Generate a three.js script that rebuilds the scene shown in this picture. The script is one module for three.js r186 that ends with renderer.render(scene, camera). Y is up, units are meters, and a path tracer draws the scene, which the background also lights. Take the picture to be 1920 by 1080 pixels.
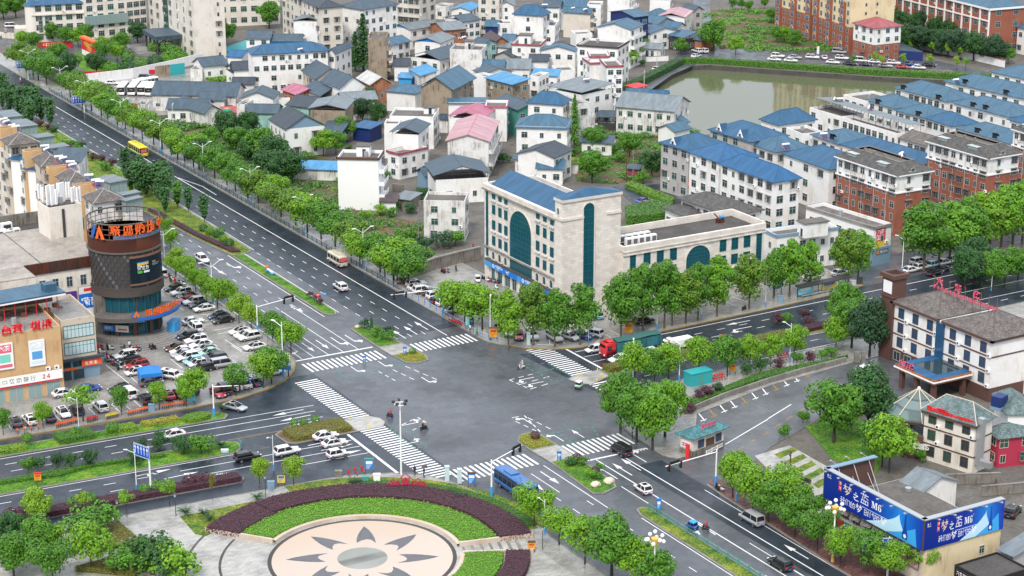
import*as THREE from 'three';
import{mergeGeometries,mergeVertices}from 'three/addons/utils/BufferGeometryUtils.js';
import{MarchingCubes}from 'three/addons/objects/MarchingCubes.js';
// ---------------------------------------------------------------- camera, sky, sun, exposure
// World: x runs along the east-west street, z along the main avenue (towards the square), y is up, metres.
const scene=new THREE.Scene();
const PITCH=THREE.MathUtils.degToRad(17.5),FOCAL=3733,EYE=new THREE.Vector3(-164.54,128,298.97);
const FWD=new THREE.Vector3(0.50453*Math.cos(PITCH),-Math.sin(PITCH),-0.8634*Math.cos(PITCH));
const RGT=new THREE.Vector3(0.8634,0,0.50453),UPV=new THREE.Vector3().crossVectors(RGT,FWD).normalize();
const camera=new THREE.PerspectiveCamera(2*THREE.MathUtils.radToDeg(Math.atan(540 / FOCAL)),1024 / 576,1,3000);
camera.position.copy(EYE);camera.lookAt(EYE.clone().add(FWD));
const renderer=new THREE.WebGLRenderer({antialias:true});
renderer.toneMapping=THREE.LinearToneMapping;
renderer.toneMappingExposure=1.86;
renderer.shadowMap.enabled=true;
{ 
const W=64,H=32,d=new Float32Array(W*H*4);
for(let j=0;j<H;j++)for(let i=0;i<W;i++){
const el=((j+0.5) / H-0.5)*Math.PI,s=Math.max(0,Math.sin(el)),o=(j*W+i)*4;
const l=el<0?0.3:0.46+0.38*s;
d[o]=l*0.93;d[o+1]=l*1.0;d[o+2]=l*1.12;d[o+3]=1;
}
const t=new THREE.DataTexture(d,W,H,THREE.RGBAFormat,THREE.FloatType);
t.mapping=THREE.EquirectangularReflectionMapping;t.magFilter=THREE.LinearFilter;t.needsUpdate=true;
scene.background=t;scene.environment=t;
}
const sun=new THREE.DirectionalLight(0xfff6ea,1.5);
sun.position.set(-150,260,120);sun.target.position.set(20,0,-40);
sun.castShadow=true;sun.shadow.radius=24;
Object.assign(sun.shadow.camera,{left:-350,right:350,top:350,bottom:-350,near:1,far:1200});
scene.add(sun,sun.target);
// ---------------------------------------------------------------- survey helpers
// Points of the place were surveyed on enlarged prints of the photograph; at() gives the real position on the level y = h.
const SHEET={1:[0,0,3],2:[480,0,3],3:[960,0,3],4:[1440,0,3],5:[0,360,3],6:[480,360,3],7:[960,360,3],8:[1440,360,3],9:[0,720,3],10:[480,720,3],11:[960,720,3],12:[1440,720,3],
a:[440,0,6],b:[720,0,6],c:[1000,0,6],d:[440,140,6],e:[720,140,6],f:[1000,140,6],g:[600,260,6],h:[260,80,6],i:[1220,180,6],j:[1500,120,6],k:[1600,240,6],l:[0,180,6],m:[0,320,6],n:[0,0,6],o:[1240,340,6],p:[1600,660,6],
q:[160,500,6],r:[0,640,6],s:[300,620,6],t:[740,480,6],u:[940,560,6],v:[1500,840,6],w:[1600,480,6],x:[1440,0,6],F:[0,0,1]};
function at(k,x,y,h=0){
const[ox,oy,s]=SHEET[k],u=(ox+x / s-960) / FOCAL,v=(oy+y / s-540) / FOCAL;
const r=FWD.clone().addScaledVector(RGT,u).addScaledVector(UPV,-v);
return EYE.clone().addScaledVector(r,(h-EYE.y) / r.y);
}
let seed=7;
const rnd=()=>{seed=(seed*1664525+1013904223)>>>0;return seed / 4294967296;};
const rr=(a,b)=>a+(b-a)*rnd(),pick=(l)=>l[Math.floor(rnd()*l.length)];
const ORD=['first','second','third','fourth','fifth','sixth','seventh','eighth','ninth','tenth','eleventh','twelfth','thirteenth','fourteenth','fifteenth','sixteenth','seventeenth','eighteenth','nineteenth','twentieth','twenty-first','twenty-second','twenty-third','twenty-fourth','twenty-fifth','twenty-sixth','twenty-seventh','twenty-eighth','twenty-ninth','thirtieth'];
// ---------------------------------------------------------------- names, groups, tags
const used={};
function numbered(n){const k=(used[n]=(used[n]??-1)+1);return k?n+'_'+String(k).padStart(3,'0'):n;}
function tag(o,label,category,group,kind){o.userData.label=label;if(category)o.userData.category=category;if(group)o.userData.group=group;if(kind)o.userData.kind=kind;return o;}
function thing(name,label,category,x=0,y=0,z=0,turn=0,group){
const o=new THREE.Group();o.name=numbered(name);o.position.set(x,y,z);o.rotation.y=turn;scene.add(o);
if(category==='wall')o.userData.kind='thing';
return tag(o,label,category,group);
}
function part(name,g,m,parent,x,y,z,ry){
const o=new THREE.Mesh(g,m);o.name=name;o.castShadow=o.receiveShadow=true;
if(x!==undefined)o.position.set(x,y,z);if(ry)o.rotation.y=ry;
parent.add(o);return o;
}
function grp(name,parent,x=0,y=0,z=0,ry=0){const o=new THREE.Group();o.name=name;o.position.set(x,y,z);o.rotation.y=ry;parent.add(o);return o;}
function struct(name,g,m,label){const o=part(numbered(name),g,m,scene);o.userData.kind='structure';if(label)o.userData.label=label;return o;}
function copyOf(src,label,x,y,z,turn,group){
const c=src.clone();c.name=numbered(src.userData.stem??src.name);c.position.set(x,y,z);c.rotation.y=turn;scene.add(c);
c.userData={...src.userData,label};if(group)c.userData.group=group;return c;
}
// ---------------------------------------------------------------- geometry helpers (uv in metres)
function quads(list){ 
const P=[],N=[],U=[],I=[];const a=new THREE.Vector3(),b=new THREE.Vector3(),n=new THREE.Vector3();
for(const q of list){
const o=P.length / 3;a.set(q[1][0]-q[0][0],q[1][1]-q[0][1],q[1][2]-q[0][2]);const e=q.length-1;b.set(q[e][0]-q[0][0],q[e][1]-q[0][1],q[e][2]-q[0][2]);
n.crossVectors(a,b).normalize();const ux=a.clone().normalize(),uy=new THREE.Vector3().crossVectors(n,ux);
for(const p of q){P.push(...p);N.push(n.x,n.y,n.z);const dx=p[0]-q[0][0],dy=p[1]-q[0][1],dz=p[2]-q[0][2];
U.push(dx*ux.x+dy*ux.y+dz*ux.z+q[0][0],dx*uy.x+dy*uy.y+dz*uy.z+q[0][1]);}
for(let i=1;i<q.length-1;i++)I.push(o,o+i,o+i+1);
}
const g=new THREE.BufferGeometry();
g.setAttribute('position',new THREE.Float32BufferAttribute(P,3));g.setAttribute('normal',new THREE.Float32BufferAttribute(N,3));g.setAttribute('uv',new THREE.Float32BufferAttribute(U,2));g.setIndex(I);
return g;
}
function bx(x0,x1,y0,y1,z0,z1){
return quads([[[x0,y0,z1],[x1,y0,z1],[x1,y1,z1],[x0,y1,z1]],[[x1,y0,z0],[x0,y0,z0],[x0,y1,z0],[x1,y1,z0]],
[[x1,y0,z1],[x1,y0,z0],[x1,y1,z0],[x1,y1,z1]],[[x0,y0,z0],[x0,y0,z1],[x0,y1,z1],[x0,y1,z0]],
[[x0,y1,z1],[x1,y1,z1],[x1,y1,z0],[x0,y1,z0]],[[x0,y0,z0],[x1,y0,z0],[x1,y0,z1],[x0,y0,z1]]]);
}
const cb=(w,h,d,x=0,y=0,z=0)=>bx(x-w / 2,x+w / 2,y,y+h,z-d / 2,z+d / 2);
const mg=(l)=>mergeGeometries(l.map((g)=>(g.index?g.toNonIndexed():g)).map((g)=>{for(const n of Object.keys(g.attributes))if(!['position','normal','uv'].includes(n))g.deleteAttribute(n);return g;}));
const mg2=(l)=>mergeGeometries(l.map((g)=>(g.index?g.toNonIndexed():g)),true); 
function cyl(r0,r1,h,n=8,x=0,y=0,z=0){return new THREE.CylinderGeometry(r1,r0,h,n).translate(x,y+h / 2,z);}
function bar(p,q,r,n=6){ 
const a=new THREE.Vector3(...p),b=new THREE.Vector3(...q),d=b.clone().sub(a),g=new THREE.CylinderGeometry(r,r,d.length(),n);
g.applyQuaternion(new THREE.Quaternion().setFromUnitVectors(new THREE.Vector3(0,1,0),d.normalize()));return g.translate((a.x+b.x) / 2,(a.y+b.y) / 2,(a.z+b.z) / 2);
}
function slab(pts,y0,y1){ 
let v=pts.map((p)=>new THREE.Vector2(p[0],-p[1]));if(THREE.ShapeUtils.isClockWise(v))v=v.reverse();
const tri=THREE.ShapeUtils.triangulateShape(v,[]),P=[],N=[],U=[];
const put=(x,y,z,nx,ny,nz,u,w)=>{P.push(x,y,z);N.push(nx,ny,nz);U.push(u,w);};
for(const t of tri)for(const i of t)put(v[i].x,y1,-v[i].y,0,1,0,v[i].x,v[i].y);
if(y1-y0>1e-4)for(let i=0;i<v.length;i++){
const a=v[i],b=v[(i+1)%v.length],d=b.clone().sub(a),l=d.length();d.normalize();const n=[d.y,0,d.x];
for(const[p,y,u]of[[a,y0,0],[b,y0,l],[b,y1,l],[a,y0,0],[b,y1,l],[a,y1,0]])put(p.x,y,-p.y,...n,u,y);
}
const g=new THREE.BufferGeometry();g.setAttribute('position',new THREE.Float32BufferAttribute(P,3));g.setAttribute('normal',new THREE.Float32BufferAttribute(N,3));g.setAttribute('uv',new THREE.Float32BufferAttribute(U,2));return g;
}
const rect=(x0,x1,z0,z1)=>[[x0,z0],[x1,z0],[x1,z1],[x0,z1]];
function ring(cx,cz,r,a0,a1,n=32){const o=[];for(let i=0;i<=n;i++){const a=a0+((a1-a0)*i) / n;o.push([cx+r*Math.cos(a),cz+r*Math.sin(a)]);}return o;}
// a band between two polylines of equal length (top surface + skirts)
function band(A,B,y0,y1){
const l=[];for(let i=0;i<A.length-1;i++){
const[a,b,c,d]=[A[i],A[i+1],B[i+1],B[i]];
l.push([[d[0],y1,d[1]],[c[0],y1,c[1]],[b[0],y1,b[1]],[a[0],y1,a[1]]],[[a[0],y0,a[1]],[a[0],y1,a[1]],[b[0],y1,b[1]],[b[0],y0,b[1]]],[[d[0],y0,d[1]],[c[0],y0,c[1]],[c[0],y1,c[1]],[d[0],y1,d[1]]]);
}
const g=quads(l),p=g.attributes.position,n=g.attributes.normal; 
if(n.getY(0)<0){const ix=g.index.array;for(let i=0;i<ix.length;i+=3){const t=ix[i];ix[i]=ix[i+1];ix[i+1]=t;}for(let i=0;i<n.count*3;i++)n.array[i]*=-1;}
const u=g.attributes.uv;for(let i=0;i<p.count;i++)if(Math.abs(n.getY(i))>0.5)u.setXY(i,p.getX(i),p.getZ(i));
return g;
}
function loft(rings,capA=true,capB=true){ 
const n=rings[0].length,P=[],I=[];for(const r of rings)for(const p of r)P.push(...p);
for(let i=0;i<rings.length-1;i++)for(let j=0;j<n;j++){const a=i*n+j,b=i*n+((j+1)%n),c=a+n,d=b+n;I.push(a,c,b,b,c,d);}
if(capA)for(let j=1;j<n-1;j++)I.push(0,j,j+1);
const o=(rings.length-1)*n;if(capB)for(let j=1;j<n-1;j++)I.push(o,o+j+1,o+j);
const g=new THREE.BufferGeometry();g.setAttribute('position',new THREE.Float32BufferAttribute(P,3));g.setIndex(I);g.computeVertexNormals();
g.setAttribute('uv',new THREE.Float32BufferAttribute(new Float32Array((P.length / 3)*2),2));return g;
}
// ---------------------------------------------------------------- procedural textures
function lattice(n,s){const a=new Float32Array(n*n);let k=s*7919+17;for(let i=0;i<a.length;i++){k=(k*1664525+1013904223)>>>0;a[i]=k / 4294967296;}return a;}
const lats={};
function vn(x,y,n,s){const key=n+'_'+s,L=(lats[key]??=lattice(n,s));const xi=Math.floor(x),yi=Math.floor(y),fx=x-xi,fy=y-yi,u=fx*fx*(3-2*fx),v=fy*fy*(3-2*fy),m=(i)=>((i%n)+n)%n;
const g=(i,j)=>L[m(j)*n+m(i)];return(g(xi,yi)*(1-u)+g(xi+1,yi)*u)*(1-v)+(g(xi,yi+1)*(1-u)+g(xi+1,yi+1)*u)*v;}
function fbm(u,v,f,oct,s,fy=f){let t=0,a=0.5,w=0;for(let o=0;o<oct;o++){t+=a*vn(u*f,v*fy,f===fy?f:Math.max(f,fy),s+o);w+=a;a*=0.5;f*=2;fy*=2;}return t / w;}
function tex(size,metres,fn,srgb=true){ 
const d=new Uint8Array(size*size*4);for(let j=0;j<size;j++)for(let i=0;i<size;i++){const c=fn(i / size,j / size),o=(j*size+i)*4;for(let k=0;k<3;k++)d[o+k]=Math.max(0,Math.min(255,(c[k]??c[0])*255));d[o+3]=255;}
const t=new THREE.DataTexture(d,size,size,THREE.RGBAFormat);t.wrapS=t.wrapT=THREE.RepeatWrapping;t.magFilter=THREE.LinearFilter;t.minFilter=THREE.LinearMipmapLinearFilter;if(srgb)t.colorSpace=THREE.SRGBColorSpace;t.repeat.set(1 / metres,1 / metres);t.needsUpdate=true;return t;
}
const sm=(a,b,x)=>{const t=Math.max(0,Math.min(1,(x-a) / (b-a)));return t*t*(3-2*t);};
const T={};
T.asphalt=tex(1024,60,(u,v)=>{const c=0.62+0.16*(fbm(u,v,6,4,1)-0.5)+0.1*(fbm(u,v,90,3,5)-0.5)-0.05*sm(0.5,0.75,fbm(u,v,14,4,9));return[c*0.99,c,c*1.02];});
T.asphaltR=tex(512,47,(u,v)=>{const c=0.4+0.5*(fbm(u,v,5,4,21)-0.5)-0.14*sm(0.52,0.66,fbm(u,v,22,3,25));return[c,c,c];},false);
T.conc=tex(512,24,(u,v)=>{const c=0.76+0.2*(fbm(u,v,6,4,31)-0.5)+0.16*(fbm(u,v,60,2,35)-0.5)-0.07*sm(0.5,0.75,fbm(u,v,11,4,39));return[c,c*0.985,c*0.96];});
T.wet=tex(512,40,(u,v)=>{const c=0.33+0.5*(fbm(u,v,7,4,41)-0.5)-0.16*sm(0.5,0.62,fbm(u,v,18,3,45));return[c,c,c];},false);
T.plaster=tex(512,14,(u,v)=>{const st=sm(0.5,0.8,fbm(u,v,40,3,51,5)),bl=sm(0.4,0.8,fbm(u,v,6,4,55));const c=0.97-0.1*st*bl-0.03*bl+0.04*(fbm(u,v,30,3,57)-0.5);return[c,c*(1-0.015*bl),c*(1-0.035*bl)];});
T.grimy=tex(512,12,(u,v)=>{const st=sm(0.45,0.75,fbm(u,v,48,3,61,4)),bl=sm(0.35,0.75,fbm(u,v,7,4,65));const c=0.93-0.24*st*bl-0.07*bl+0.06*(fbm(u,v,40,3,67)-0.5);return[c,c*(1-0.01*bl),c*(1-0.025*bl)];});
T.sheet=tex(512,9,(u,v)=>{const rib=Math.abs(((u*27)%1)-0.5)<0.11?0.07:0;const c=0.84-rib+0.2*(fbm(u,v,14,3,71,3)-0.5)+0.08*(fbm(u,v,5,3,75)-0.5);return[c,c,c];});
T.tiles=tex(512,8,(u,v)=>{const row=v*26,rr_=Math.floor(row),f=row-rr_,cc=Math.floor(u*20+(rr_%2)*0.5),w=vn(cc,rr_,32,81);const c=0.74+0.22*(w-0.5)-(f<0.18?0.2:0)+0.2*(fbm(u,v,6,4,83)-0.5);return[c,c,c];});
T.grass=tex(512,16,(u,v)=>{const a=fbm(u,v,8,4,91),b=fbm(u,v,70,2,95),c=0.62+0.3*(a-0.5)+0.5*(b-0.5);return[c*(0.9+0.5*(a-0.5)),c,c*0.8];});
T.soil=tex(512,30,(u,v)=>{const a=sm(0.42,0.58,fbm(u,v,9,5,101)),b=fbm(u,v,60,2,105)-0.5;const g=[0.36,0.5,0.22],s=[0.56,0.45,0.34];return g.map((x,i)=>x*a+s[i]*(1-a)+0.25*b);});
T.stone=tex(512,6,(u,v)=>{const row=Math.floor(v*10),f=v*10-row,q=u*5+(row%2)*0.5,cc=Math.floor(q),gx=q-cc;const w=vn(cc,row,32,111);const c=0.93+0.07*(w-0.5)-(f<0.1||gx<0.03?0.07:0)+0.1*(fbm(u,v,5,4,113)-0.5);return[c,c*0.985,c*0.96];});
T.pave=tex(1024,14,(u,v)=>{const row=Math.floor(v*28),f=v*28-row,q=u*14+(row%2)*0.5,cc=Math.floor(q),gx=q-cc,w=vn(cc,row,64,121),d=sm(0.42,0.75,fbm(u,v,5,5,123));const c=0.8+0.1*(w-0.5)-(f<0.1||gx<0.05?0.1:0)-0.1*d+0.1*(fbm(u,v,80,2,127)-0.5);return[c,c*0.99,c*0.965];});
T.marble=tex(512,12,(u,v)=>{const a=fbm(u,v,4,5,131),b=sm(0.5,0.6,fbm(u,v,9,4,135,3));const c=0.86+0.16*(a-0.5);return[c,c*(0.965-0.03*b),c*(0.92-0.06*b)];});
T.redpave=tex(512,8,(u,v)=>{const row=Math.floor(v*32),q=u*16+(row%2)*0.5,w=vn(Math.floor(q),row,64,141);const c=0.7+0.3*(w-0.5)+0.2*(fbm(u,v,6,4,143)-0.5);return[c,c,c];});
T.rust=tex(512,10,(u,v)=>{const a=sm(0.4,0.62,fbm(u,v,6,5,151)),s=fbm(u,v,50,3,155,5);const c=0.6+0.5*(s-0.5);return[c*(0.62+0.2*a),c*(0.45-0.02*a),c*(0.38-0.1*a)];});
T.water=tex(256,9,(u,v)=>{const c=fbm(u,v,6,4,161);return[c,c,c];},false);
function mat(hex,rough=0.8,map,extra){const m=new THREE.MeshStandardMaterial({color:hex,roughness:rough,side:THREE.DoubleSide,...(map?{map}:{}),...(extra||{})});return m;}
const lin=(r,g,b)=>new THREE.Color().setRGB(r,g,b);
const M={
asphalt:mat(lin(0.27,0.285,0.31),1,T.asphalt,{roughnessMap:T.asphaltR}),asphaltDark:mat(lin(0.09,0.117,0.155),1,T.asphalt,{roughnessMap:T.asphaltR}),asphaltPale:mat(lin(0.3,0.305,0.315),1,T.asphalt,{roughnessMap:T.asphaltR}),
paint:mat(lin(0.84,0.84,0.84),0.6,T.plaster),paintYellow:mat(lin(0.75,0.46,0.06),0.6,T.conc),paintGreen:mat(lin(0.12,0.5,0.4),0.6,T.conc),
conc:mat(lin(0.42,0.41,0.39),0.85,T.conc),wetConc:mat(lin(0.5,0.495,0.49),1,T.conc,{roughnessMap:T.wet}),kerb:mat(lin(0.42,0.41,0.39),0.8,T.conc),kerbYellow:mat(lin(0.5,0.36,0.1),0.8,T.conc),
pave:mat(lin(0.66,0.655,0.64),1,T.pave,{roughnessMap:T.wet}),walk:mat(lin(0.53,0.525,0.515),1,T.pave,{roughnessMap:T.wet}),marble:mat(lin(0.78,0.7,0.65),0.4,T.marble),redpave:mat(lin(0.3,0.13,0.115),0.6,T.redpave),
village:mat(lin(0.24,0.225,0.21),0.9,T.conc),soil:mat(lin(0.5,0.5,0.5),0.95,T.soil),grass:mat(lin(0.25,0.5,0.035),0.95,T.grass),grassDry:mat(lin(0.42,0.48,0.07),0.95,T.grass),dirt:mat(lin(0.3,0.2,0.12),0.95,T.conc),
white:mat(lin(0.88,0.88,0.87),0.7,T.plaster),whiteClean:mat(lin(0.87,0.87,0.87),0.6),grimyWhite:mat(lin(0.86,0.85,0.83),0.8,T.grimy),cream:mat(lin(0.72,0.67,0.59),0.75,T.plaster),beige:mat(lin(0.64,0.55,0.44),0.75,T.plaster),orangeWall:mat(lin(0.66,0.43,0.22),0.75,T.plaster),greyWall:mat(lin(0.48,0.46,0.46),0.8,T.plaster),tanWall:mat(lin(0.38,0.31,0.23),0.85,T.grimy),brickRed:mat(lin(0.34,0.115,0.07),0.8,T.plaster),brickRaw:mat(lin(0.45,0.2,0.11),0.85,T.grimy),stone:mat(lin(0.84,0.8,0.77),0.7,T.stone),brown:mat(lin(0.11,0.055,0.045),0.7),mint:mat(lin(0.35,0.62,0.55),0.75,T.grimy),yellowWall:mat(lin(0.78,0.66,0.42),0.75,T.plaster),cream2:mat(lin(0.8,0.755,0.68),0.75,T.plaster),pondStone:mat(lin(0.1,0.095,0.085),0.9,T.grimy),rawStone:mat(lin(0.26,0.24,0.21),0.9,T.grimy),
roofBlue:mat(lin(0.03,0.14,0.28),0.5,T.sheet),roofBright:mat(lin(0.022,0.15,0.35),0.5,T.sheet),roofSky:mat(lin(0.09,0.38,0.7),0.5,T.sheet),roofSteel:mat(lin(0.075,0.125,0.17),0.5,T.sheet),roofSlate:mat(lin(0.06,0.08,0.105),0.55,T.sheet),roofPale:mat(lin(0.26,0.31,0.335),0.5,T.sheet),roofTeal:mat(lin(0.07,0.18,0.28),0.5,T.sheet),roofPink:mat(lin(0.62,0.2,0.3),0.55,T.sheet),roofPinkPale:mat(lin(0.72,0.42,0.46),0.55,T.sheet),roofRed:mat(lin(0.5,0.13,0.15),0.55,T.sheet),roofWhite:mat(lin(0.76,0.75,0.72),0.6,T.sheet),roofMaroon:mat(lin(0.12,0.075,0.085),0.6,T.sheet),roofGrey:mat(lin(0.22,0.205,0.195),0.8,T.conc),roofDark:mat(lin(0.13,0.12,0.115),0.8,T.conc),roofTile:mat(lin(0.17,0.165,0.155),0.75,T.tiles),roofTileBrown:mat(lin(0.26,0.225,0.205),0.75,T.tiles),roofTileGreen:mat(lin(0.23,0.33,0.33),0.6,T.tiles),roofTileTeal:mat(lin(0.12,0.36,0.4),0.6,T.tiles),roofMall:mat(lin(0.62,0.56,0.51),0.5,T.conc),
glass:mat(lin(0.03,0.055,0.065),0.08,null,{metalness:0.1}),glassTeal:mat(lin(0.012,0.095,0.13),0.07,null,{metalness:0.15}),glassGreen:mat(lin(0.03,0.09,0.075),0.1),glassBlue:mat(lin(0.02,0.08,0.17),0.08),glassCar:mat(lin(0.012,0.014,0.017),0.06),conserv:mat(lin(0.26,0.36,0.35),0.15),frosted:mat(lin(0.52,0.66,0.68),0.35),windowPale:mat(lin(0.5,0.52,0.52),0.3),
frame:mat(lin(0.5,0.5,0.49),0.5),frameDark:mat(lin(0.07,0.05,0.045),0.5),frameTeal:mat(lin(0.02,0.12,0.15),0.4),cage:mat(lin(0.13,0.13,0.13),0.5),steel:mat(lin(0.5,0.52,0.54),0.35,null,{metalness:0.6}),iron:mat(lin(0.05,0.05,0.055),0.5),rust:mat(lin(0.38,0.36,0.35),0.85,T.rust),rustBar:mat(lin(0.2,0.1,0.065),0.8),black:mat(lin(0.015,0.015,0.016),0.6),rubber:mat(lin(0.018,0.018,0.018),0.8),chrome:mat(lin(0.6,0.6,0.6),0.25,null,{metalness:0.9}),
crimson:mat(lin(0.42,0.03,0.07),0.6),red:mat(lin(0.68,0.02,0.03),0.5),redBright:mat(lin(0.8,0.03,0.035),0.5),orange:mat(lin(0.88,0.14,0.02),0.5),blue:mat(lin(0.02,0.2,0.62),0.5),blueSign:mat(lin(0.015,0.13,0.5),0.45),navy:mat(lin(0.012,0.03,0.14),0.5),skyBlue:mat(lin(0.05,0.33,0.68),0.5),teal:mat(lin(0.03,0.36,0.38),0.5),yellow:mat(lin(0.85,0.6,0.02),0.5),gold:mat(lin(0.75,0.45,0.08),0.4),pinkBar:mat(lin(0.75,0.12,0.2),0.5),lampWhite:mat(lin(0.86,0.86,0.84),0.4),greenFence:mat(lin(0.08,0.3,0.25),0.6),purple:mat(lin(0.1,0.05,0.32),0.5),bluegrey:mat(lin(0.19,0.3,0.4),0.6),wood:mat(lin(0.13,0.06,0.04),0.8),bark:mat(lin(0.13,0.1,0.08),0.95),barkDark:mat(lin(0.055,0.045,0.04),0.95),skin:mat(lin(0.55,0.34,0.24),0.7),
water:mat(lin(0.12,0.13,0.075),0.06,null,{bumpMap:T.water,bumpScale:0.012}),
};
// ---------------------------------------------------------------- ground, pond, roads, pavements
const POND=[[172.5,-206],[183,-212],[214.5,-233.5],[221,-231],[234,-215],[256,-188],[272,-172],[290,-156],[284,-140],[262,-138],[240,-146],[214,-152],[196,-149],[176,-146],[160,-149],[160,-160],[166,-178]];
{
const s=new THREE.Shape([[-1500,1500],[1500,1500],[1500,-900],[-1500,-900]].map(([x,y])=>new THREE.Vector2(x,y)));
s.holes.push(new THREE.Path(POND.map(([x,z])=>new THREE.Vector2(x,-z))));
const g=new THREE.ShapeGeometry(s).rotateX(-Math.PI / 2).translate(0,-0.06,0);
struct('ground',g,M.village,'brownish grey bare concrete ground between the houses');
struct('pond_water',slab([[150,-240],[300,-240],[300,-130],[150,-130]],-1.62,-1.6),M.water,'still murky olive green pond water');
const a=POND.concat([POND[0]]),l=[]; 
for(let i=0;i<a.length-1;i++){const[p,q]=[a[i],a[i+1]];l.push([[p[0],-2.4,p[1]],[q[0],-2.4,q[1]],[q[0],-0.06,q[1]],[p[0],-0.06,p[1]]]);}
const w=part('pond_wall',quads(l),M.pondStone,scene);w.userData.kind='structure';
}
function inset(poly,d){const n=poly.length;let A=0;for(let i=0;i<n;i++){const[p,q]=[poly[i],poly[(i+1)%n]];A+=p[0]*q[1]-q[0]*p[1];}const sg=A>0?1:-1;
return poly.map((p,i)=>{const a=poly[(i+n-1)%n],b=poly[(i+1)%n];const n1=nrm(a,p),n2=nrm(p,b);const k=1+n1[0]*n2[0]+n1[1]*n2[1];return[p[0]+(sg*d*(n1[0]+n2[0])) / Math.max(0.35,k),p[1]+(sg*d*(n1[1]+n2[1])) / Math.max(0.35,k)];});}
function nrm(a,b){const x=b[0]-a[0],z=b[1]-a[1],l=Math.hypot(x,z)||1;return[-z / l,x / l];}
const WZ=(x,z)=>z+0.062*(x+45); 
const road=new THREE.Group();road.name='road';road.userData={kind:'structure',label:'wet grey asphalt crossroads of two wide avenues'};scene.add(road);
part('asphalt',slab([[-19,-560],[19,-560],[19,-60],[30,-30],[130,-30],[430,-50],[430,20],[130,34],[60,34],[20,44],[20,160],[-24,160],[-24,40],[-40,30],[-95,27],[-160,24],[-160,-32],[-95,-29],[-40,-26],[-19,-50]],-0.3,0),M.asphalt,road);
// newer, darker resurfaced lanes (real patches of fresh blacktop with a straight joint)
part('resurfaced_lane',slab(rect(3.9,17.9,-420,-35),0,0.004),M.asphaltDark,road);
part('resurfaced_lane',slab([[-19,-24.2],[-24,-24.2],[-45,WZ(-45,-18)],[-150,WZ(-150,-18)],[-150,WZ(-150,22)],[-45,WZ(-45,22)],[-27,26],[-22,30],[-19,33]],0,0.004),M.asphaltDark,road);
part('resurfaced_lane',slab([[20,-14],[29,-12.5],[120,-15],[400,-40],[400,12],[120,12],[60,12.4],[24,20],[21.5,10]],0,0.004),M.asphaltDark,road);
part('resurfaced_lane',slab(rect(7.5,13.5,44,150),0,0.004),M.asphaltDark,road);
const unitBox=bx(-0.5,0.5,0,0.008,-0.5,0.5);
function stripe(name,parent,x0,z0,x1,z1,w,m=M.paint){ 
const l=Math.hypot(x1-x0,z1-z0);const o=part(name,unitBox,m,parent,(x0+x1) / 2,0.004,(z0+z1) / 2,Math.atan2(-(z1-z0),x1-x0));o.scale.set(l,1,w);return o;
}
const line=(x0,z0,x1,z1,w=0.2,m)=>stripe('lane_line',road,x0,z0,x1,z1,w,m);
function dashes(x,z0,z1,step=5.65,len=2){for(let z=z0;z<z1;z+=step)line(x,z,x,z+len,0.14);}
function dashesX(z,x0,x1,f=(x,zz)=>zz,step=5.65,len=2,m){for(let x=x0;x<x1;x+=step)line(x,f(x,z),x+len,f(x+len,z),0.14,m);}
function zebra(x0,x1,z0,z1,alongZ,step=1.02,w=0.44){
const g=grp('crosswalk',road);if(alongZ)for(let x=x0;x<x1;x+=step)stripe('stripe',g,x,z0,x,z1,w);else for(let z=z0;z<z1;z+=step)stripe('stripe',g,x0,z,x1,z,w);
}
function pline(k,a,w,m,dash){for(let i=0;i+3<a.length;i+=2){const p=at(k,a[i],a[i+1]),q=at(k,a[i+2],a[i+3]);if(!dash)line(p.x,p.z,q.x,q.z,w,m);else{const n=Math.max(1,Math.round(p.distanceTo(q) / dash));for(let j=0;j<n;j++){const s=p.clone().lerp(q,j / n),e=p.clone().lerp(q,(j+0.55) / n);line(s.x,s.z,e.x,e.z,w,m);}}}}
// arrows, drawn pointing to -z
const AR={
straight:slab([[-0.1,3],[0.1,3],[0.1,-0.6],[0.5,-0.6],[0,-3],[-0.5,-0.6],[-0.1,-0.6]],0,0.008),
left:slab([[-0.1,3],[0.1,3],[0.1,-1.6],[-0.9,-2.2],[-0.9,-2.9],[-1.7,-1.7],[-0.9,-0.9],[-0.9,-1.6],[-0.1,-1.1]],0,0.008),
right:slab([[0.1,3],[-0.1,3],[-0.1,-1.6],[0.9,-2.2],[0.9,-2.9],[1.7,-1.7],[0.9,-0.9],[0.9,-1.6],[0.1,-1.1]],0,0.008),
both:slab([[-0.1,3],[0.1,3],[0.1,0.6],[0.8,0.1],[0.8,-0.5],[1.5,0.6],[0.8,1.4],[0.8,0.8],[0.1,1.2],[0.1,-0.6],[0.5,-0.6],[0,-3],[-0.5,-0.6],[-0.1,-0.6]],0,0.008),
uturn:slab([[1,3],[1.2,3],[1.2,-1.8],[0.6,-2.8],[-0.4,-2.8],[-1,-1.8],[-1,0],[-1.5,0],[-0.85,1.8],[-0.2,0],[-0.7,0],[-0.7,-1.6],[-0.3,-2.4],[0.5,-2.4],[1,-1.6]],0,0.008)};
function arrow(kind,x,z,turn=0,m=M.paint){return part('arrow',AR[kind],m,road,x,0.0045,z,turn);}
// crosswalks
zebra(4.6,17.6,-30,-25,true);zebra(-18.6,-2.3,-30,-25,true);zebra(-19.6,-4.6,30,35.2,true);zebra(2.4,14.4,30.2,35.6,true);
zebra(-24.2,-19.6,-21,1.5,false);zebra(-24.4,-19.6,7,31.5,false);zebra(22.3,27,-15.2,1.6,false);zebra(22.6,27.4,7.2,17,false);
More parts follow.
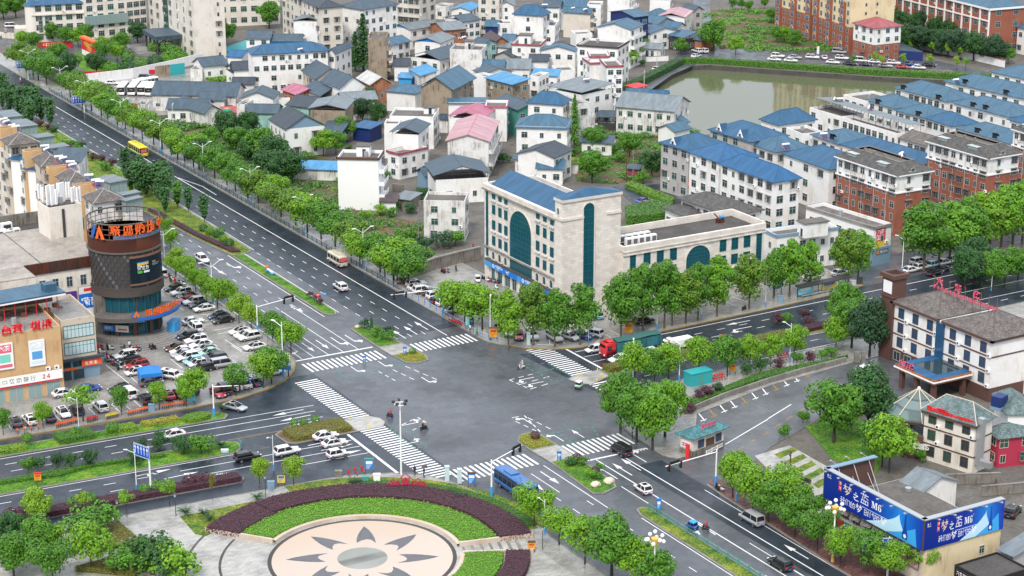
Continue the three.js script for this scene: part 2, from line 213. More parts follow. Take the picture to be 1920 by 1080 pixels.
// avenue, north-west arm
line(13.3,-290,13.3,-31,0.22);dashes(3.75,-420,-33);dashes(6.9,-420,-33);dashes(9.95,-420,-33);line(1.1,-105,1.1,-55,0.15);line(4.1,-420,4.1,-106,0.15);
line(-19,-32.2,-2.6,-32.2,0.45);for(const x of[-5.6,-8.8,-12,-15]){line(x,-62,x,-32.4,0.15);dashes(x,-240,-64);}line(-2.7,-105,-2.7,-54,0.15);line(-17.4,-240,-17.4,-33,0.15);
[['left',-4.1],['left',-7.2],['straight',-10.4],['straight',-13.5],['right',-16.4]].forEach(([k,x])=>{arrow(k,x,-38.5,Math.PI);});
arrow('both',-5.2,-62,Math.PI);arrow('left',-5.2,-97,Math.PI);arrow('straight',-9,-95,Math.PI);arrow('right',-15.2,-66,Math.PI);
arrow('straight',5.4,-36.5);arrow('straight',8.5,-37.5);arrow('straight',11.7,-39);for(const[x,z]of[[2.5,-322],[6,-318],[9,-312]])arrow(x<9?'straight':'right',x,z);
line(6.9,-285,10,-279,0.15);line(13.3,-178,15.6,-166,0.2);line(15.6,-166,15.4,-156,0.2);
// avenue, square arm
line(4.1,38,4.1,160,0.2);line(8.8,38,8.8,160,0.2);line(12.4,58,11.4,160,0.14);line(2.6,38,14,38.3,0.45);line(1.5,50,1.3,160,0.15);
arrow('left',2.7,44);arrow('straight',5.6,44);arrow('straight',8,43);arrow('right',10.8,40.5);arrow('uturn',2.6,70);arrow('left',2.6,91);arrow('straight',10.6,84);arrow('straight',6.3,88);line(6.4,78,6.4,92,0.14);
arrow('straight',-6.6,41,Math.PI);arrow('straight',-10.2,42,Math.PI);dashes(-6.4,52,160);dashes(-10,48,160);dashes(-13.6,52,160);line(-4.8,36,-5,56,0.15);line(-2.6,62,-2.7,160,0.15);line(-8.4,38,-8.4,47,0.14);
for(let i=0;i<9;i++)line(9.2+i*0.62,38.2,9.2+i*0.62,38.9,0.3);
// west street
for(const z of[-7.3,-4]){line(-60,WZ(-60,z),-27,WZ(-27,z),0.15);dashesX(z,-150,-63,WZ);}line(-150,WZ(-150,-10.1),-26,WZ(-26,-10.1),0.14);line(-46,WZ(-46,-1),-26,WZ(-26,-1),0.18,M.paintYellow);
for(const z of[-8.7,-5.6,-2.5])arrow('straight',-31.5,WZ(-31.5,z),Math.PI / 2);
for(const z of[8.6,11.8]){line(-58,WZ(-58,z),-27.5,WZ(-27.5,z),0.15);dashesX(z,-150,-62,WZ);}line(-40,WZ(-40,15.2),-27.5,WZ(-27.5,15.2),0.15);line(-150,WZ(-150,5.7),-47,WZ(-47,5.7),0.14);line(-26.9,7,-27.3,26.6,0.5);dashesX(5.2,-46,-38,WZ,3.4,1.7,M.paintYellow);
arrow('both',-62,WZ(-62,7.2),-Math.PI / 2);arrow('straight',-58.5,WZ(-58.5,10.4),-Math.PI / 2);arrow('straight',-54,WZ(-54,13),-Math.PI / 2);arrow('left',-32,WZ(-32,7.4),-Math.PI / 2);arrow('straight',-31,WZ(-31,10.5),-Math.PI / 2);arrow('straight',-31,WZ(-31,13.7),-Math.PI / 2);
// east street
line(29.4,-12,29.4,0.8,0.45);line(30,-9.7,260,-13.5,0.2);line(30,-6.4,54,-6.6,0.14);line(30,-3.2,56,-3.6,0.14);dashesX(-6.6,56,240,(x,z)=>z-0.012*(x-50));dashesX(-3.4,58,240,(x,z)=>z-0.012*(x-50));line(58,0.3,240,-2,0.15);
dashesX(8.4,34,240,(x,z)=>z-0.008*(x-34));line(56,11.7,90,11.6,0.14);line(34,5.2,240,5,0.14);
arrow('straight',36,-8,Math.PI / 2);arrow('left',66,-5,Math.PI / 2);arrow('straight',68,-8.2,Math.PI / 2);line(112,-18,140,-19,0.5,M.paintYellow);line(86,-16.6,104,-17,0.4,M.paintYellow);line(145,-20,230,-25,0.4,M.paintYellow);
// waiting boxes inside the crossing
pline(6,[460,1000,480,1045,835,975,770,930],0.3,M.paintGreen,1.6);pline(6,[610,968,690,1015],0.3,M.paintGreen,1.6);pline(6,[690,1010,800,1070],0.16,M.paint,2.6);pline(6,[770,1000,910,1065],0.16,M.paint,2.6);pline(6,[840,980,1040,1065],0.16,M.paint,2.6);
pline('u',[280,740,520,725],0.3,M.paintGreen,1.6);pline('u',[280,770,600,935,800,880],0.3,M.paintGreen,1.6);pline('u',[410,830,620,780],0.3,M.paintGreen,1.6);pline('u',[515,725,800,880],0.16,M.paintGreen);pline('u',[90,915,325,1018,580,940],0.18,M.paint,2.4);pline('u',[90,915,400,835],0.16,M.paint,2.4);pline('u',[210,965,600,860],0.16,M.paint,2.4);
pline(11,[165,285,450,238,490,300],0.3,M.paintGreen,1.6);pline(11,[250,265,345,335],0.3,M.paintGreen,1.6);pline(11,[0,190,70,178,170,280],0.18,M.paint,2.4);pline(11,[90,190,240,265],0.16,M.paint,2.4);pline(11,[20,210,160,275],0.16,M.paint,2.4);pline(11,[270,345,490,300],0.28,M.paintGreen);
pline(10,[745,240,800,228,970,360,890,358,745,240],0.28,M.paintGreen,1.6);pline(10,[820,230,910,188,970,225],0.18,M.paint,2.4);pline(10,[880,260,960,225],0.16,M.paint,2.4);
for(const[k,x,y,kind,t]of[[6,560,1000,'left',Math.PI],[6,715,970,'left',Math.PI],[6,960,1060,'left',Math.PI],['u',260,905,'left',Math.PI / 2],['u',365,955,'left',Math.PI / 2],[11,255,300,'left',0],[11,370,280,'straight',0],[11,80,205,'left',0],[10,880,222,'left',-Math.PI / 2],[10,880,330,'left',-Math.PI / 2]]){const p=at(k,x,y);arrow(kind,p.x,p.z,t).scale.set(0.9,1,0.7);}
// pavements and lots: raised slabs with a kerb along the roads
function kerbLine(pts,m=M.kerb,parent=road,w=0.32,y=0.15){const A=[],B=[];for(let i=0;i<pts.length;i++){const a=pts[Math.max(0,i-1)],b=pts[Math.min(pts.length-1,i+1)],n=nrm(a,b);A.push([pts[i][0]-n[0]*w*0.3,pts[i][1]-n[1]*w*0.3]);B.push([pts[i][0]+n[0]*w*0.7,pts[i][1]+n[1]*w*0.7]);}const o=part('kerb',band(A,B,0,y),m,parent);return o;}
const NEedge=[[18.1,-420],[18.1,-27],[18.3,-23.5],[20.2,-19.6],[23.4,-15.6],[27.4,-12.9],[32.2,-11.3],[40.5,-11.3],[53.5,-11.4],[78.6,-12.2],[100,-13.4],[106,-15],[107.5,-18]];
struct('pavement',slab([...NEedge,[107,-26],[107,-44],[60,-44],[40,-62],[40,-80],[30,-82],[24,-110],[24,-420]],-0.05,0.12),M.walk,'wet grey paved forecourt round the stone corner building');kerbLine(NEedge.slice(0,4));kerbLine(NEedge.slice(3),M.kerbYellow);
const NWedge=[[-18.2,-420],[-18.2,-36],[-19.3,-31.3],[-21.8,-26.9],[-25.2,-23],[-30,-20.4],[-36,-18.7],[-45,-18.6],[-90,-21.4],[-160,-25.7]];
struct('parking_lot',slab([...NWedge,[-160,-420]],-0.05,0.12),M.wetConc,'wet concrete car park in front of the round tower');kerbLine(NWedge.slice(0,3));kerbLine(NWedge.slice(2).reverse(),M.kerbYellow,road,-0.32);
const SWedge=[[-160,15.3],[-91,18.4],[-74,20.4],[-50.7,22.2],[-35.4,23.6],[-28.4,26.4],[-23.8,30.3],[-21.6,35],[-19.6,43],[-18.4,49],[-18.7,70],[-19,160]];
struct('square',slab([...SWedge,[-160,160]],-0.05,0.12),M.pave,'pale grey paved public square');kerbLine(SWedge.slice().reverse(),M.kerb,road,0.34);
{ 
const out=SWedge.slice(1).map((p)=>[p[0]-0.2,p[1]+0.3]);const inn=SWedge.slice(1).map((p,i,l)=>{const a=l[Math.max(0,i-1)],b=l[Math.min(l.length-1,i+1)],n=nrm(a,b);return[p[0]+n[0]*4,p[1]+n[1]*4];});
const o=part('pavement',band(out,inn,0.1,0.126),M.walk,scene);o.name=numbered('pavement');tag(o,'strip of grey slab pavement along the edge of the square',null,null,'structure');
}
const SEedge=[[260,8],[110,11.6],[60,12.6],[40,13.4],[30,15.4],[22,19.5],[18.4,24.5],[15.9,29.5],[15.1,34],[15,39.6],[14.9,43.2]];
struct('pavement',slab([...SEedge,[16,45],[18.6,45],[20,44],[31,29.6],[51.4,24.4],[71.5,22.4],[110,20],[260,16]],-0.05,0.12),M.walk,'narrow pavement with trees beside the hotel car park');kerbLine(SEedge,M.kerb);
const SRedge=[[13.9,56.5],[13.3,62],[13,74],[12.1,92],[11.4,160]];
struct('pavement',slab([[16.5,55.2],...SRedge,[19,160],[19,80],[20,66]],-0.05,0.12),M.redpave,'red brick pavement beside the billboard building');kerbLine(SRedge.slice().reverse());
// hotel car park (asphalt) and its markings
const lot=new THREE.Group();lot.name='hotel_car_park';lot.userData={kind:'structure',label:'grey asphalt car park in front of the hotel'};scene.add(lot);
part('asphalt',slab([[14.5,45.5],[20,45.6],[31.5,28.8],[51.4,23.8],[72,22],[80,24],[80,44],[66,47],[52,40],[46,43.5],[33,48.5],[24,54],[14,57]],-0.05,0.006),M.asphaltPale,lot);
{const L=(x0,z0,x1,z1,w,m)=>stripe('bay_line',lot,x0,z0,x1,z1,w,m).position.setY(0.009);
for(let i=0;i<11;i++){const a=at(11,1040+i*59.5,154-i*23.5),b=at(11,1085+i*58.5,207-i*24.5),m=i%3===1?M.paintYellow:M.paint;L(a.x,a.z,b.x,b.z,0.22,m);const c=0.8;L(b.x-c,b.z-0.2,b.x+c,b.z-0.6,0.2,m);}
const P=(k,x0,y0,x1,y1,w,m)=>{const a=at(k,x0,y0),b=at(k,x1,y1);L(a.x,a.z,b.x,b.z,w,m);};
P(11,1035,155,1440,2,0.2);P(11,1200,340,1440,198,0.2);P(12,0,195,130,115,0.2);for(const[x,y]of[[1230,392],[1285,362],[1352,322],[1425,280]])P(11,x-18,y+10,x+18,y-9,0.2,M.paintYellow);for(const[x,y]of[[52,235],[118,192],[182,150]])P(12,x-18,y+12,x+18,y-11,0.2,M.paintYellow);
P('p',0,190,240,120,0.15);P('p',290,330,420,395,0.15);P('p',200,390,330,350,0.15);P('p',270,435,420,395,0.15);}
function traffic_island(name,label,poly,inner,y=0.2,w=0.35){
const t=new THREE.Group();t.name=numbered(name);tag(t,label,null,null,'structure');scene.add(t);
part('kerb',slab(poly,0,0.15),M.kerb,t);part('planting_bed',slab(inset(poly,w),0.1,y),inner,t);return t;
}
traffic_island('median_strip','long narrow grass median in the avenue beyond the crossing',[[0.8,-104],[0.8,-56],[0.2,-54.2],[-1.2,-54],[-2.2,-56],[-2.2,-104]],M.grass);
traffic_island('median_strip','broad planted median far up the avenue with hedges and shrubs',[[3.6,-260],[3.6,-106],[2,-104.4],[-2,-103.5],[-4.2,-122],[-6,-152],[-6.5,-260]],M.grassDry);
traffic_island('traffic_island','grass island with clipped shrubs north of the crossing',[[3.4,-31],[1.6,-43.6],[0,-45],[-1.6,-44],[-1.9,-31]],M.grass);
traffic_island('traffic_island','small yellow flowered island tip north of the crossing',[[-1.7,-25.6],[3.8,-26],[4.2,-22.4],[3.2,-19.8],[1,-19.2],[-1.3,-20.6]],M.grassDry);
traffic_island('traffic_island','small yellow flowered island tip by the square',[[-3.4,29.6],[-3.4,25],[-1.6,22.4],[0.8,22.2],[1.9,24],[1.9,29.6]],M.grassDry);
traffic_island('traffic_island','grass island with shrubs and boulders by the blue bus',[[-3.2,35.6],[1.9,35.6],[1.5,48],[0.6,50],[-2.6,51.2],[-4.2,50.2]],M.grass);
traffic_island('median_strip','long grass median with green railing beside the square',[[0.6,160],[0.6,60],[-0.4,58.6],[-1.6,59],[-2.3,61],[-2.7,160]],M.grassDry);
traffic_island('traffic_island','island planted with a low box hedge on the west street',[[-38,1],[-37.8,5.4],[-36.5,6.6],[-24.8,6.8],[-24.7,0.6],[-36.5,-0.2]],M.dirt);
traffic_island('traffic_island','island with clipped brown hedge on the east street',[[28.2,1.2],[28.2,5],[90,5],[108,3],[108,0],[60,0.8]],M.grassDry);
traffic_island('verge','grass verge with round shrubs between west street lanes',[[-150,WZ(-150,-10.6)],[-42.4,-10.6],[-41.2,-12],[-42,-14],[-46,WZ(-46,-14.8)],[-150,WZ(-150,-15.2)]],M.grass);
traffic_island('median_strip','grass median with shrubs in the west street',[[-150,WZ(-150,5.2)],[-47,5.3],[-45.2,3.6],[-44.8,1],[-46.5,-0.7],[-150,WZ(-150,-1)]],M.grass);
traffic_island('verge','narrow purple hedge bed between west street and service lane',[[-150,WZ(-150,14.9)],[-50.5,WZ(-50.5,14.9)],[-50,WZ(-50,16.4)],[-51,WZ(-51,17.8)],[-150,WZ(-150,17.8)]],M.dirt);
for(const[l,p]of[['pale paved refuge in the north crosswalk',[[-1.8,-31.2],[3.5,-31.2],[3.7,-25.8],[-1.7,-25.4]]],['pale paved refuge in the crosswalk by the square',[[-3.4,29.4],[1.9,29.4],[1.9,35.8],[-3.2,35.8]]],['grey gravelled refuge in the west crosswalk',[[-24.8,0.7],[-24.7,6.7],[-20,6.8],[-18.7,5],[-18.7,3],[-20,1]]],['grey paved refuge with yellow posts in the east crosswalk',[[20.6,3],[22,1.9],[28.4,1.3],[28.3,5.2],[23,7.3],[21.3,6]]]]){const o=struct('refuge',slab(p,0,0.1),M.pave,l);kerbLine(p.concat([p[0]]),M.kerb,o,0.2,0.12);}
// bay lines in the lots
{const L=(k,...a)=>{for(let i=0;i<a.length;i+=4){const p=at(k,a[i],a[i+1],0.12),q=at(k,a[i+2],a[i+3],0.12);stripe('bay_line',road,p.x,p.z,q.x,q.z,0.14).position.setY(0.122);}};
L('r',1190,265,1560,560,1390,330,1570,490,420,790,500,890,590,810,690,900,995,750,1090,840,1255,710,1350,795,1400,710,1490,785,1505,665,1610,760,60,905,130,985,215,900,290,975,1000,745,1590,640,1370,800,1600,745);
L('q',900,295,1010,320,990,420,1110,490,1110,560,1440,530,1310,620,1400,600,1310,660,1430,640,1440,720,1650,680,1490,760,1690,715,1570,820,1760,940,960,1050,1050,1020);
L('s',800,160,920,240,850,195,990,160,940,250,1030,240,120,320,250,420,200,450,330,470,140,770,190,810);
L('u',540,400,545,510,660,440,715,510,390,440,385,500,760,260,830,300,1120,375,1230,435,1220,350,1330,410,1000,250,1060,280,400,515,640,520);
L(7,1180,610,1260,640,1240,590,1330,620,430,890,520,800);}
// patches of cultivated ground, lawns and yards
const patch=(name,m,l,poly,y=0.02)=>struct(name,slab(poly,-0.1,y),m,l);
const ap=(k,a,h=0)=>{const o=[];for(let i=0;i<a.length;i+=2){const p=at(k,a[i],a[i+1],h);o.push([p.x,p.z]);}return o;};
patch('field',M.soil,'overgrown vegetable plots beside the tall white house',[[25,-92],[25,-250],[46,-250],[60,-205],[52,-150],[40,-136],[42,-118],[50,-104],[46,-92]]);
patch('field',M.soil,'grassy allotment field beyond the pond',ap('F',[1310,95,1300,20,1440,15,1560,70,1590,95,1450,98]));
patch('field',M.soil,'allotment garden in front of the long white house',ap('F',[1075,250,1130,235,1310,245,1335,300,1240,330,1150,345,1080,340]));
patch('lawn',M.grass,'lawn between hotel trees and paving',ap('F',[1510,800,1590,770,1680,830,1640,890,1560,860]),0.03);
patch('parking_grass',M.pave,'pale paved bays with grass strips beside the lawn',ap('F',[1415,855,1480,835,1560,880,1640,960,1550,990]),0.026);
{const g=grp('grass_paver_strips',road);for(let i=0;i<6;i++){const a=ap('F',[1452+i*18,852+i*14,1488+i*17,838+i*13,1497+i*17,845+i*13,1462+i*18,860+i*14]);part('grass_bay',slab(a,0.02,0.032),M.grassDry,g);}}
patch('yard',M.wetConc,'coach depot yard of grey concrete',ap('n',[640,1010,860,920,1760,800,2300,760,2500,1000,2200,1400,1400,1300]));
{const y=struct('courtyard',slab(ap('n',[-200,420,220,420,1000,440,1900,330,2200,700,1700,800,800,900,560,700]),-0.1,0.02),M.asphalt,'grey asphalt court before the cream civic building');void y;}
patch('lawn',M.grass,'lawn round the slogan wall',ap('n',[760,620,900,580,1250,700,1520,800,1200,860,960,820]),0.05);patch('lawn',M.grass,'lawn by the civic building wing',ap('n',[1770,640,2200,540,2560,640,1900,700]),0.05);patch('lawn',M.grass,'lawn strip under the civic building steps',ap('n',[1230,420,1450,405,1480,440,1240,470]),0.05);
patch('sports_court',M.teal,'green sports court between civic buildings',ap('n',[2500,540,2800,440,2900,520,2640,620]),0.04);
patch('street',M.asphalt,'grey asphalt lane along the pond',ap('F',[1195,165,1260,115,1300,60,1300,-20,1330,-20,1335,70,1350,92,1500,92,1760,115,1920,150,1920,165,1780,130,1520,118,1330,110,1260,140,1215,172]),0.03);
patch('street',M.asphaltDark,'dark lane behind the stone corner building',ap('F',[1150,350,1240,345,1290,375,1270,395,1190,385]),0.03);
// ---------------------------------------------------------------- vegetation
function leafMat(r,g,b){return new THREE.MeshPhysicalMaterial({color:lin(r,g,b),roughness:0.75,vertexColors:true,side:THREE.DoubleSide,transmission:0.3,thickness:0});}
const LM={fresh:leafMat(0.13,0.34,0.005),olive:leafMat(0.12,0.26,0.008),ring:leafMat(0.17,0.42,0.008),bright:leafMat(0.17,0.38,0.004),lime:leafMat(0.23,0.42,0.01),mid:leafMat(0.082,0.255,0.005),deep:leafMat(0.028,0.125,0.016),dark:leafMat(0.018,0.085,0.022),pine:leafMat(0.05,0.175,0.035),purple:leafMat(0.1,0.03,0.05),brown:leafMat(0.21,0.22,0.025),yellow:leafMat(0.42,0.42,0.03)};
function leaves(list,size,jit=0.55){ 
const n=list.length,P=new Float32Array(n*12),N=new Float32Array(n*12),C=new Float32Array(n*12),U=new Float32Array(n*8),I=new Uint32Array(n*6);
const nn=new THREE.Vector3(),a=new THREE.Vector3(),b=new THREE.Vector3(),r=new THREE.Vector3();
list.forEach(([x,y,z,nx,ny,nz,sc],i)=>{
nn.set(nx+rr(-jit,jit),ny+rr(-jit,jit)+0.25,nz+rr(-jit,jit)).normalize();r.set(rr(-1,1),rr(-1,1),rr(-1,1));a.crossVectors(nn,r).normalize();b.crossVectors(nn,a);
const s=size*(sc??1)*rr(0.7,1.3),t=s*rr(0.55,0.8),c=rr(0.72,1.3),h=rr(-0.12,0.16);
const q=[[-s,0],[0,-t],[s,0],[0,t]];
q.forEach(([u,v],j)=>{const o=(i*4+j)*3,dr=j%2?0.12*s:-0.12*s;P[o]=x+a.x*u+b.x*v+nn.x*dr;P[o+1]=y+a.y*u+b.y*v+nn.y*dr;P[o+2]=z+a.z*u+b.z*v+nn.z*dr;N[o]=nn.x*0.6+nx*0.4;N[o+1]=nn.y*0.6+ny*0.4;N[o+2]=nn.z*0.6+nz*0.4;C[o]=c*(1+h);C[o+1]=c;C[o+2]=c*(1-h);});
I.set([i*4,i*4+1,i*4+2,i*4,i*4+2,i*4+3],i*6);
});
const g=new THREE.BufferGeometry();g.setAttribute('position',new THREE.BufferAttribute(P,3));g.setAttribute('normal',new THREE.BufferAttribute(N,3));g.setAttribute('color',new THREE.BufferAttribute(C,3));g.setAttribute('uv',new THREE.BufferAttribute(U,2));g.setIndex(new THREE.BufferAttribute(I,1));return g;
}
function ball(){const u=rr(-1,1),t=rr(0,6.2832),s=Math.sqrt(1-u*u);return[s*Math.cos(t),u,s*Math.sin(t)];}
function crown(cy,rx,ry,clumps,per,size,opt={}){
const L=[],cr=opt.clump??0.42;
for(let i=0;i<clumps;i++){
let d=ball();if(opt.flatBottom&&d[1]<-0.35)d[1]*=-0.6;const k=(i<clumps*0.25?rr(0.1,0.45):rr(0.5,0.78));
let w=1;if(opt.cone)w=1-0.5*Math.max(0,d[1]*k+0.1)*opt.cone;const cx=d[0]*k*rx*w,cz=d[2]*k*rx*w,yy=cy+d[1]*k*ry,R=rr(0.8,1.2)*cr*rx*(opt.cone?1-0.25*d[1]:1);
for(let j=0;j<per;j++){const e=ball();if(e[1]<-0.5&&rnd()<0.6)e[1]*=-1;const q=rr(0.72,1.04);L.push([cx+e[0]*R*q,yy+e[1]*R*0.8*q,cz+e[2]*R*q,e[0],e[1],e[2]]);}
}
return leaves(L,size);
}
function trunkGeo(h,r,limbs,spread,top){
const l=[cyl(r,r*0.68,h,7)];for(let i=0;i<limbs;i++){const a=(i / limbs)*6.28+rr(-0.4,0.4),y=h*rr(0.8,1);l.push(bar([0,y*0.95,0],[Math.cos(a)*spread*rr(0.7,1),top*rr(0.8,1),Math.sin(a)*spread*rr(0.7,1)],r*0.32,5));}return mg(l);
}
const SP={}; 
SP.street={h:7.4,crowns:[0,1,2,3].map((i)=>crown(4.6,3.9+0.2*(i%2),2.75,26+i*2,130,0.215,{clump:0.36})),trunk:trunkGeo(2.6,0.17,5,1.7,4.6),bark:M.barkDark};
SP.plane={h:10.2,crowns:[0,1,2].map(()=>crown(6.1,3.7,4.4,34,150,0.22,{cone:0.8,clump:0.38})),trunk:trunkGeo(3.2,0.2,5,1.6,6.5),bark:M.bark};
SP.loose={h:6,crowns:[0,1,2].map(()=>crown(4.2,2.1,1.7,13,60,0.18,{clump:0.4})),trunk:trunkGeo(2.9,0.1,4,1.1,4.4),bark:M.barkDark};
SP.big={h:10,crowns:[0,1,2].map(()=>crown(5.8,5,4,38,140,0.27,{clump:0.33})),trunk:trunkGeo(2.4,0.3,6,2.6,6),bark:M.barkDark};
SP.bush={h:3,crowns:[0,1,2].map(()=>crown(1.5,1.9,1.4,12,76,0.17,{clump:0.45})),trunk:trunkGeo(0.9,0.08,4,0.8,1.5),bark:M.barkDark};
SP.conifer={h:12,crowns:[0,1].map(()=>{const L=[];for(let k=0;k<46;k++){const t=k / 46,y=1.6+t*10.2,R=2.5*(1-t)**0.8+0.18,m=Math.round(6+8*(1-t));for(let j=0;j<m;j++){const a=rr(0,6.283),len=R*rr(0.6,1.1);for(let s=0.25;s<=1;s+=0.19)L.push([Math.cos(a)*len*s,y-0.25*len*s+rr(-0.1,0.1),Math.sin(a)*len*s,Math.cos(a)*0.5,0.7,Math.sin(a)*0.5,1.1-0.4*s]);}}return leaves(L,0.27);}),trunk:trunkGeo(11.4,0.2,0,0,0),bark:M.bark};
SP.feather={h:7.5,crowns:[0,1].map(()=>{const L=[];for(let k=0;k<34;k++){const t=k / 34,y=1+t*6.2,R=1.9*Math.sin(Math.PI*(0.2+0.75*(1-t)))+0.2;for(let j=0;j<11;j++){const a=rr(0,6.283),len=R*rr(0.5,1.1);for(let s=0.3;s<=1;s+=0.25)L.push([Math.cos(a)*len*s,y+0.2*len*s+rr(-0.15,0.15),Math.sin(a)*len*s,Math.cos(a)*0.5,0.6,Math.sin(a)*0.5]);}}return leaves(L,0.28);}),trunk:trunkGeo(6.6,0.12,0,0,0),bark:M.bark};
SP.small={h:2.4,crowns:[0,1].map(()=>crown(1.3,1.1,1.05,9,34,0.17,{clump:0.5})),trunk:trunkGeo(0.6,0.05,3,0.4,1),bark:M.barkDark};
SP.ballt={h:1.7,crowns:[0,1].map(()=>{const L=[];for(let i=0;i<420;i++){const e=ball();if(e[1]<-0.7)continue;L.push([e[0]*1.02,0.85+e[1]*0.85,e[2]*1.02,...e]);}return leaves(L,0.14,0.35);}),trunk:trunkGeo(0.5,0.06,0,0,0),bark:M.barkDark};
SP.palm={h:1.9,crowns:[0].map(()=>{const L=[];for(let k=0;k<44;k++){const a=rr(0,6.283),up=rr(0.25,1),len=rr(1,1.5);for(let s=0.12;s<=1;s+=0.08)L.push([Math.cos(a)*len*s*(1.1-0.4*up),0.35+up*len*(s-0.55*s*s)*1.7,Math.sin(a)*len*s*(1.1-0.4*up),Math.cos(a)*0.3,0.9,Math.sin(a)*0.3,0.9-0.5*s]);}return leaves(L,0.15,0.3);}),trunk:trunkGeo(0.6,0.2,0,0,0),bark:M.bark};
const SPN={street:'street_tree',plane:'plane_tree',loose:'young_tree',big:'broadleaf_tree',bush:'shrub',conifer:'conifer_tree',feather:'feathery_tree',small:'garden_shrub',ballt:'ball_shrub',palm:'cycad'};
const shrubs=new Set(['bush','small','ballt','palm']);
function plant(sp,x,z,h,tone,label,group,y=0.12,wide=1){
const S=SP[sp],s=h / S.h,t=thing(SPN[sp],label,shrubs.has(sp)?'shrub':'tree',x,y,z,rr(0,6.28),group);
t.scale.set(s*wide,s,s*wide);part(shrubs.has(sp)?'stem':'trunk',S.trunk,S.bark,t);part(shrubs.has(sp)?'foliage':'crown',pick(S.crowns),LM[tone],t);return t;
}
const toneOf=(t)=>(Array.isArray(t)?pick(t):t);
function rowOf(sp,k,pts,h,tone,lab,group,y,wide){for(let i=0,n=0;i<pts.length;i+=2,n++){const p=k==='W'?{x:pts[i],z:pts[i+1]}:at(k,pts[i],pts[i+1]);plant(sp,p.x,p.z,h*rr(0.9,1.1),toneOf(tone),typeof lab==='function'?lab(n):lab,group,y,wide);}}
// street trees along the avenue, seen over the railing
{let n=0;for(let z=-62;z>-342;z-=7.3,n++){if(z<-290&&z>-303)continue;plant('street',21+rr(-0.4,0.5),z+rr(-0.8,0.8),rr(7.8,9.6),pick(['bright','mid','fresh','mid','olive']),n<28?`${ORD[n]} street tree beyond the crossing behind the avenue railing`:`far street tree ${ORD[n - 28]} of those opposite the slogan wall`,'street trees behind the avenue railing',0.12,rr(0.92,1.14));}}
rowOf('plane',7,[118,868,240,872,382,862,612,818,735,792,857,768,977,742,1152,702,1333,662],13.6,['fresh','mid','mid','olive'],(n)=>`${ORD[n]} plane tree from the crossing along the kerb of the stone building`,'plane trees of the stone building',0.12,0.82);
rowOf('plane',7,[-20,880,1045,725,900,755],11.5,['bright','mid'],(n)=>['dense plane tree nearest the crossing in front of the blue sign','small plane tree squeezed between two taller ones','slim plane tree behind the red truck'][n],'plane trees of the stone building',0.12,0.8);
rowOf('plane',8,[30,600,120,590,235,565,450,520,505,500],12.5,['fresh','mid','olive'],(n)=>`${ORD[n]} plane tree counted from the bus shelter poster`,'plane trees by the bus shelter',0.12,0.85);
rowOf('plane','w',[790,170,960,120,1080,80,1240,40,1390,-10,1530,-50,1660,-90,1790,-120,1900,-160,1990,-190],15.5,['fresh','mid','bright'],(n)=>`${ORD[n]} tall plane tree of the row beyond the parked cars`,'tall plane trees before the brick flats',0.12,1.05);
rowOf('street','t',[655,700,790,770,985,830],8.6,['bright','mid'],(n)=>['large street tree over the parked cars by the railing','twin street tree beside the information board at the corner','low young street tree at the corner kerb'][n],'corner street trees',0.12,1);
rowOf('street',6,[725,480,795,520,585,425],7.4,['bright'],(n)=>['street tree before the overgrown plots by the car row','last street tree before the parked car row','street tree behind the cream minibus'][n],'corner street trees',0.12,0.95);
// trees of the mall car park
rowOf('street','q',[1020,120,1125,195,1245,300,1365,390,1490,475,1605,455,1730,640,1868,725],6.2,['bright','bright','lime'],(n)=>`${ORD[n]} tree from the tower along the mall car park railing`,'trees of the mall railing',0.12,0.78);
rowOf('street',5,[930,250,960,330],5.4,['bright'],(n)=>['small tree beside the round tower top sign','small tree behind the white van near the tower'][n],'trees of the mall railing',0.12,0.8);
rowOf('street','s',[1270,140,1390,200,1475,260,1165,650,1255,600,855,735,375,800],6.6,['bright','mid'],(n)=>['tree at the railing end by the lamp post','dense tree beside the tall white lamp at the corner','dark tree over the corner poster board','round tree behind the corner poster board','round tree shading a white car at the corner','spreading tree over two white cars by the kerb','round tree behind the green topped sign'][n],'trees at the mall corner',0.12,0.95);
rowOf('street','r',[40,1060,487,985,1370,838,1795,775,2100,740],5,['bright','bright','mid'],(n)=>['first kerbside tree at the picture edge before the bank','second kerbside tree before the bank door','small kerbside tree by the yellow bicycles','kerbside tree beside the no parking sign','kerbside tree over the red car'][n],'kerbside trees of the bank',0.12,0.72);
rowOf('loose','r',[937,905],7.6,['bright'],()=>'airy spreading tree with open branches before the cafe',null,0.12,1.3);
// square
rowOf('street',9,[220,792],5.6,['lime'],()=>'round lime green tree beside the purple bed on the service lane',null,0.12,0.85);rowOf('loose',9,[468,745,715,750,955,695],4.6,['lime','bright'],(n)=>['small thin tree beside the purple hedge bed','lime tree in front of the direction sign','staked young tree on the square pavement'][n],'young trees of the square',0.12,0.9);rowOf('loose',9,[1195,655],4.4,['brown'],()=>'nearly bare young tree on the square pavement','young trees of the square',0.12,0.4);
rowOf('street',10,[212,572,20,565],4.7,['lime'],(n)=>['round lime tree beside the yellow notice board','round lime tree at the end of the purple hedge'][n],'round trees at the square kerb',0.12,0.85);
rowOf('street',11,[125,805,265,908],7.2,['bright'],(n)=>['tree on the square kerb in front of the blue bus','spreading dark stemmed tree on the square kerb'][n],'kerb trees by the bus',0.12,0.9);rowOf('big',11,[560,1090],10.6,['mid'],()=>'large spreading tree over the lane at the square edge',null,0.12,0.95);rowOf('street',11,[410,1018,690,1130,800,1180],7,['mid','bright'],(n)=>['slim tree left of the large spreading tree','tree under the golden globe lamp','low tree beside the golden globe lamp'][n],'kerb trees by the golden lamp',0.12,0.9);
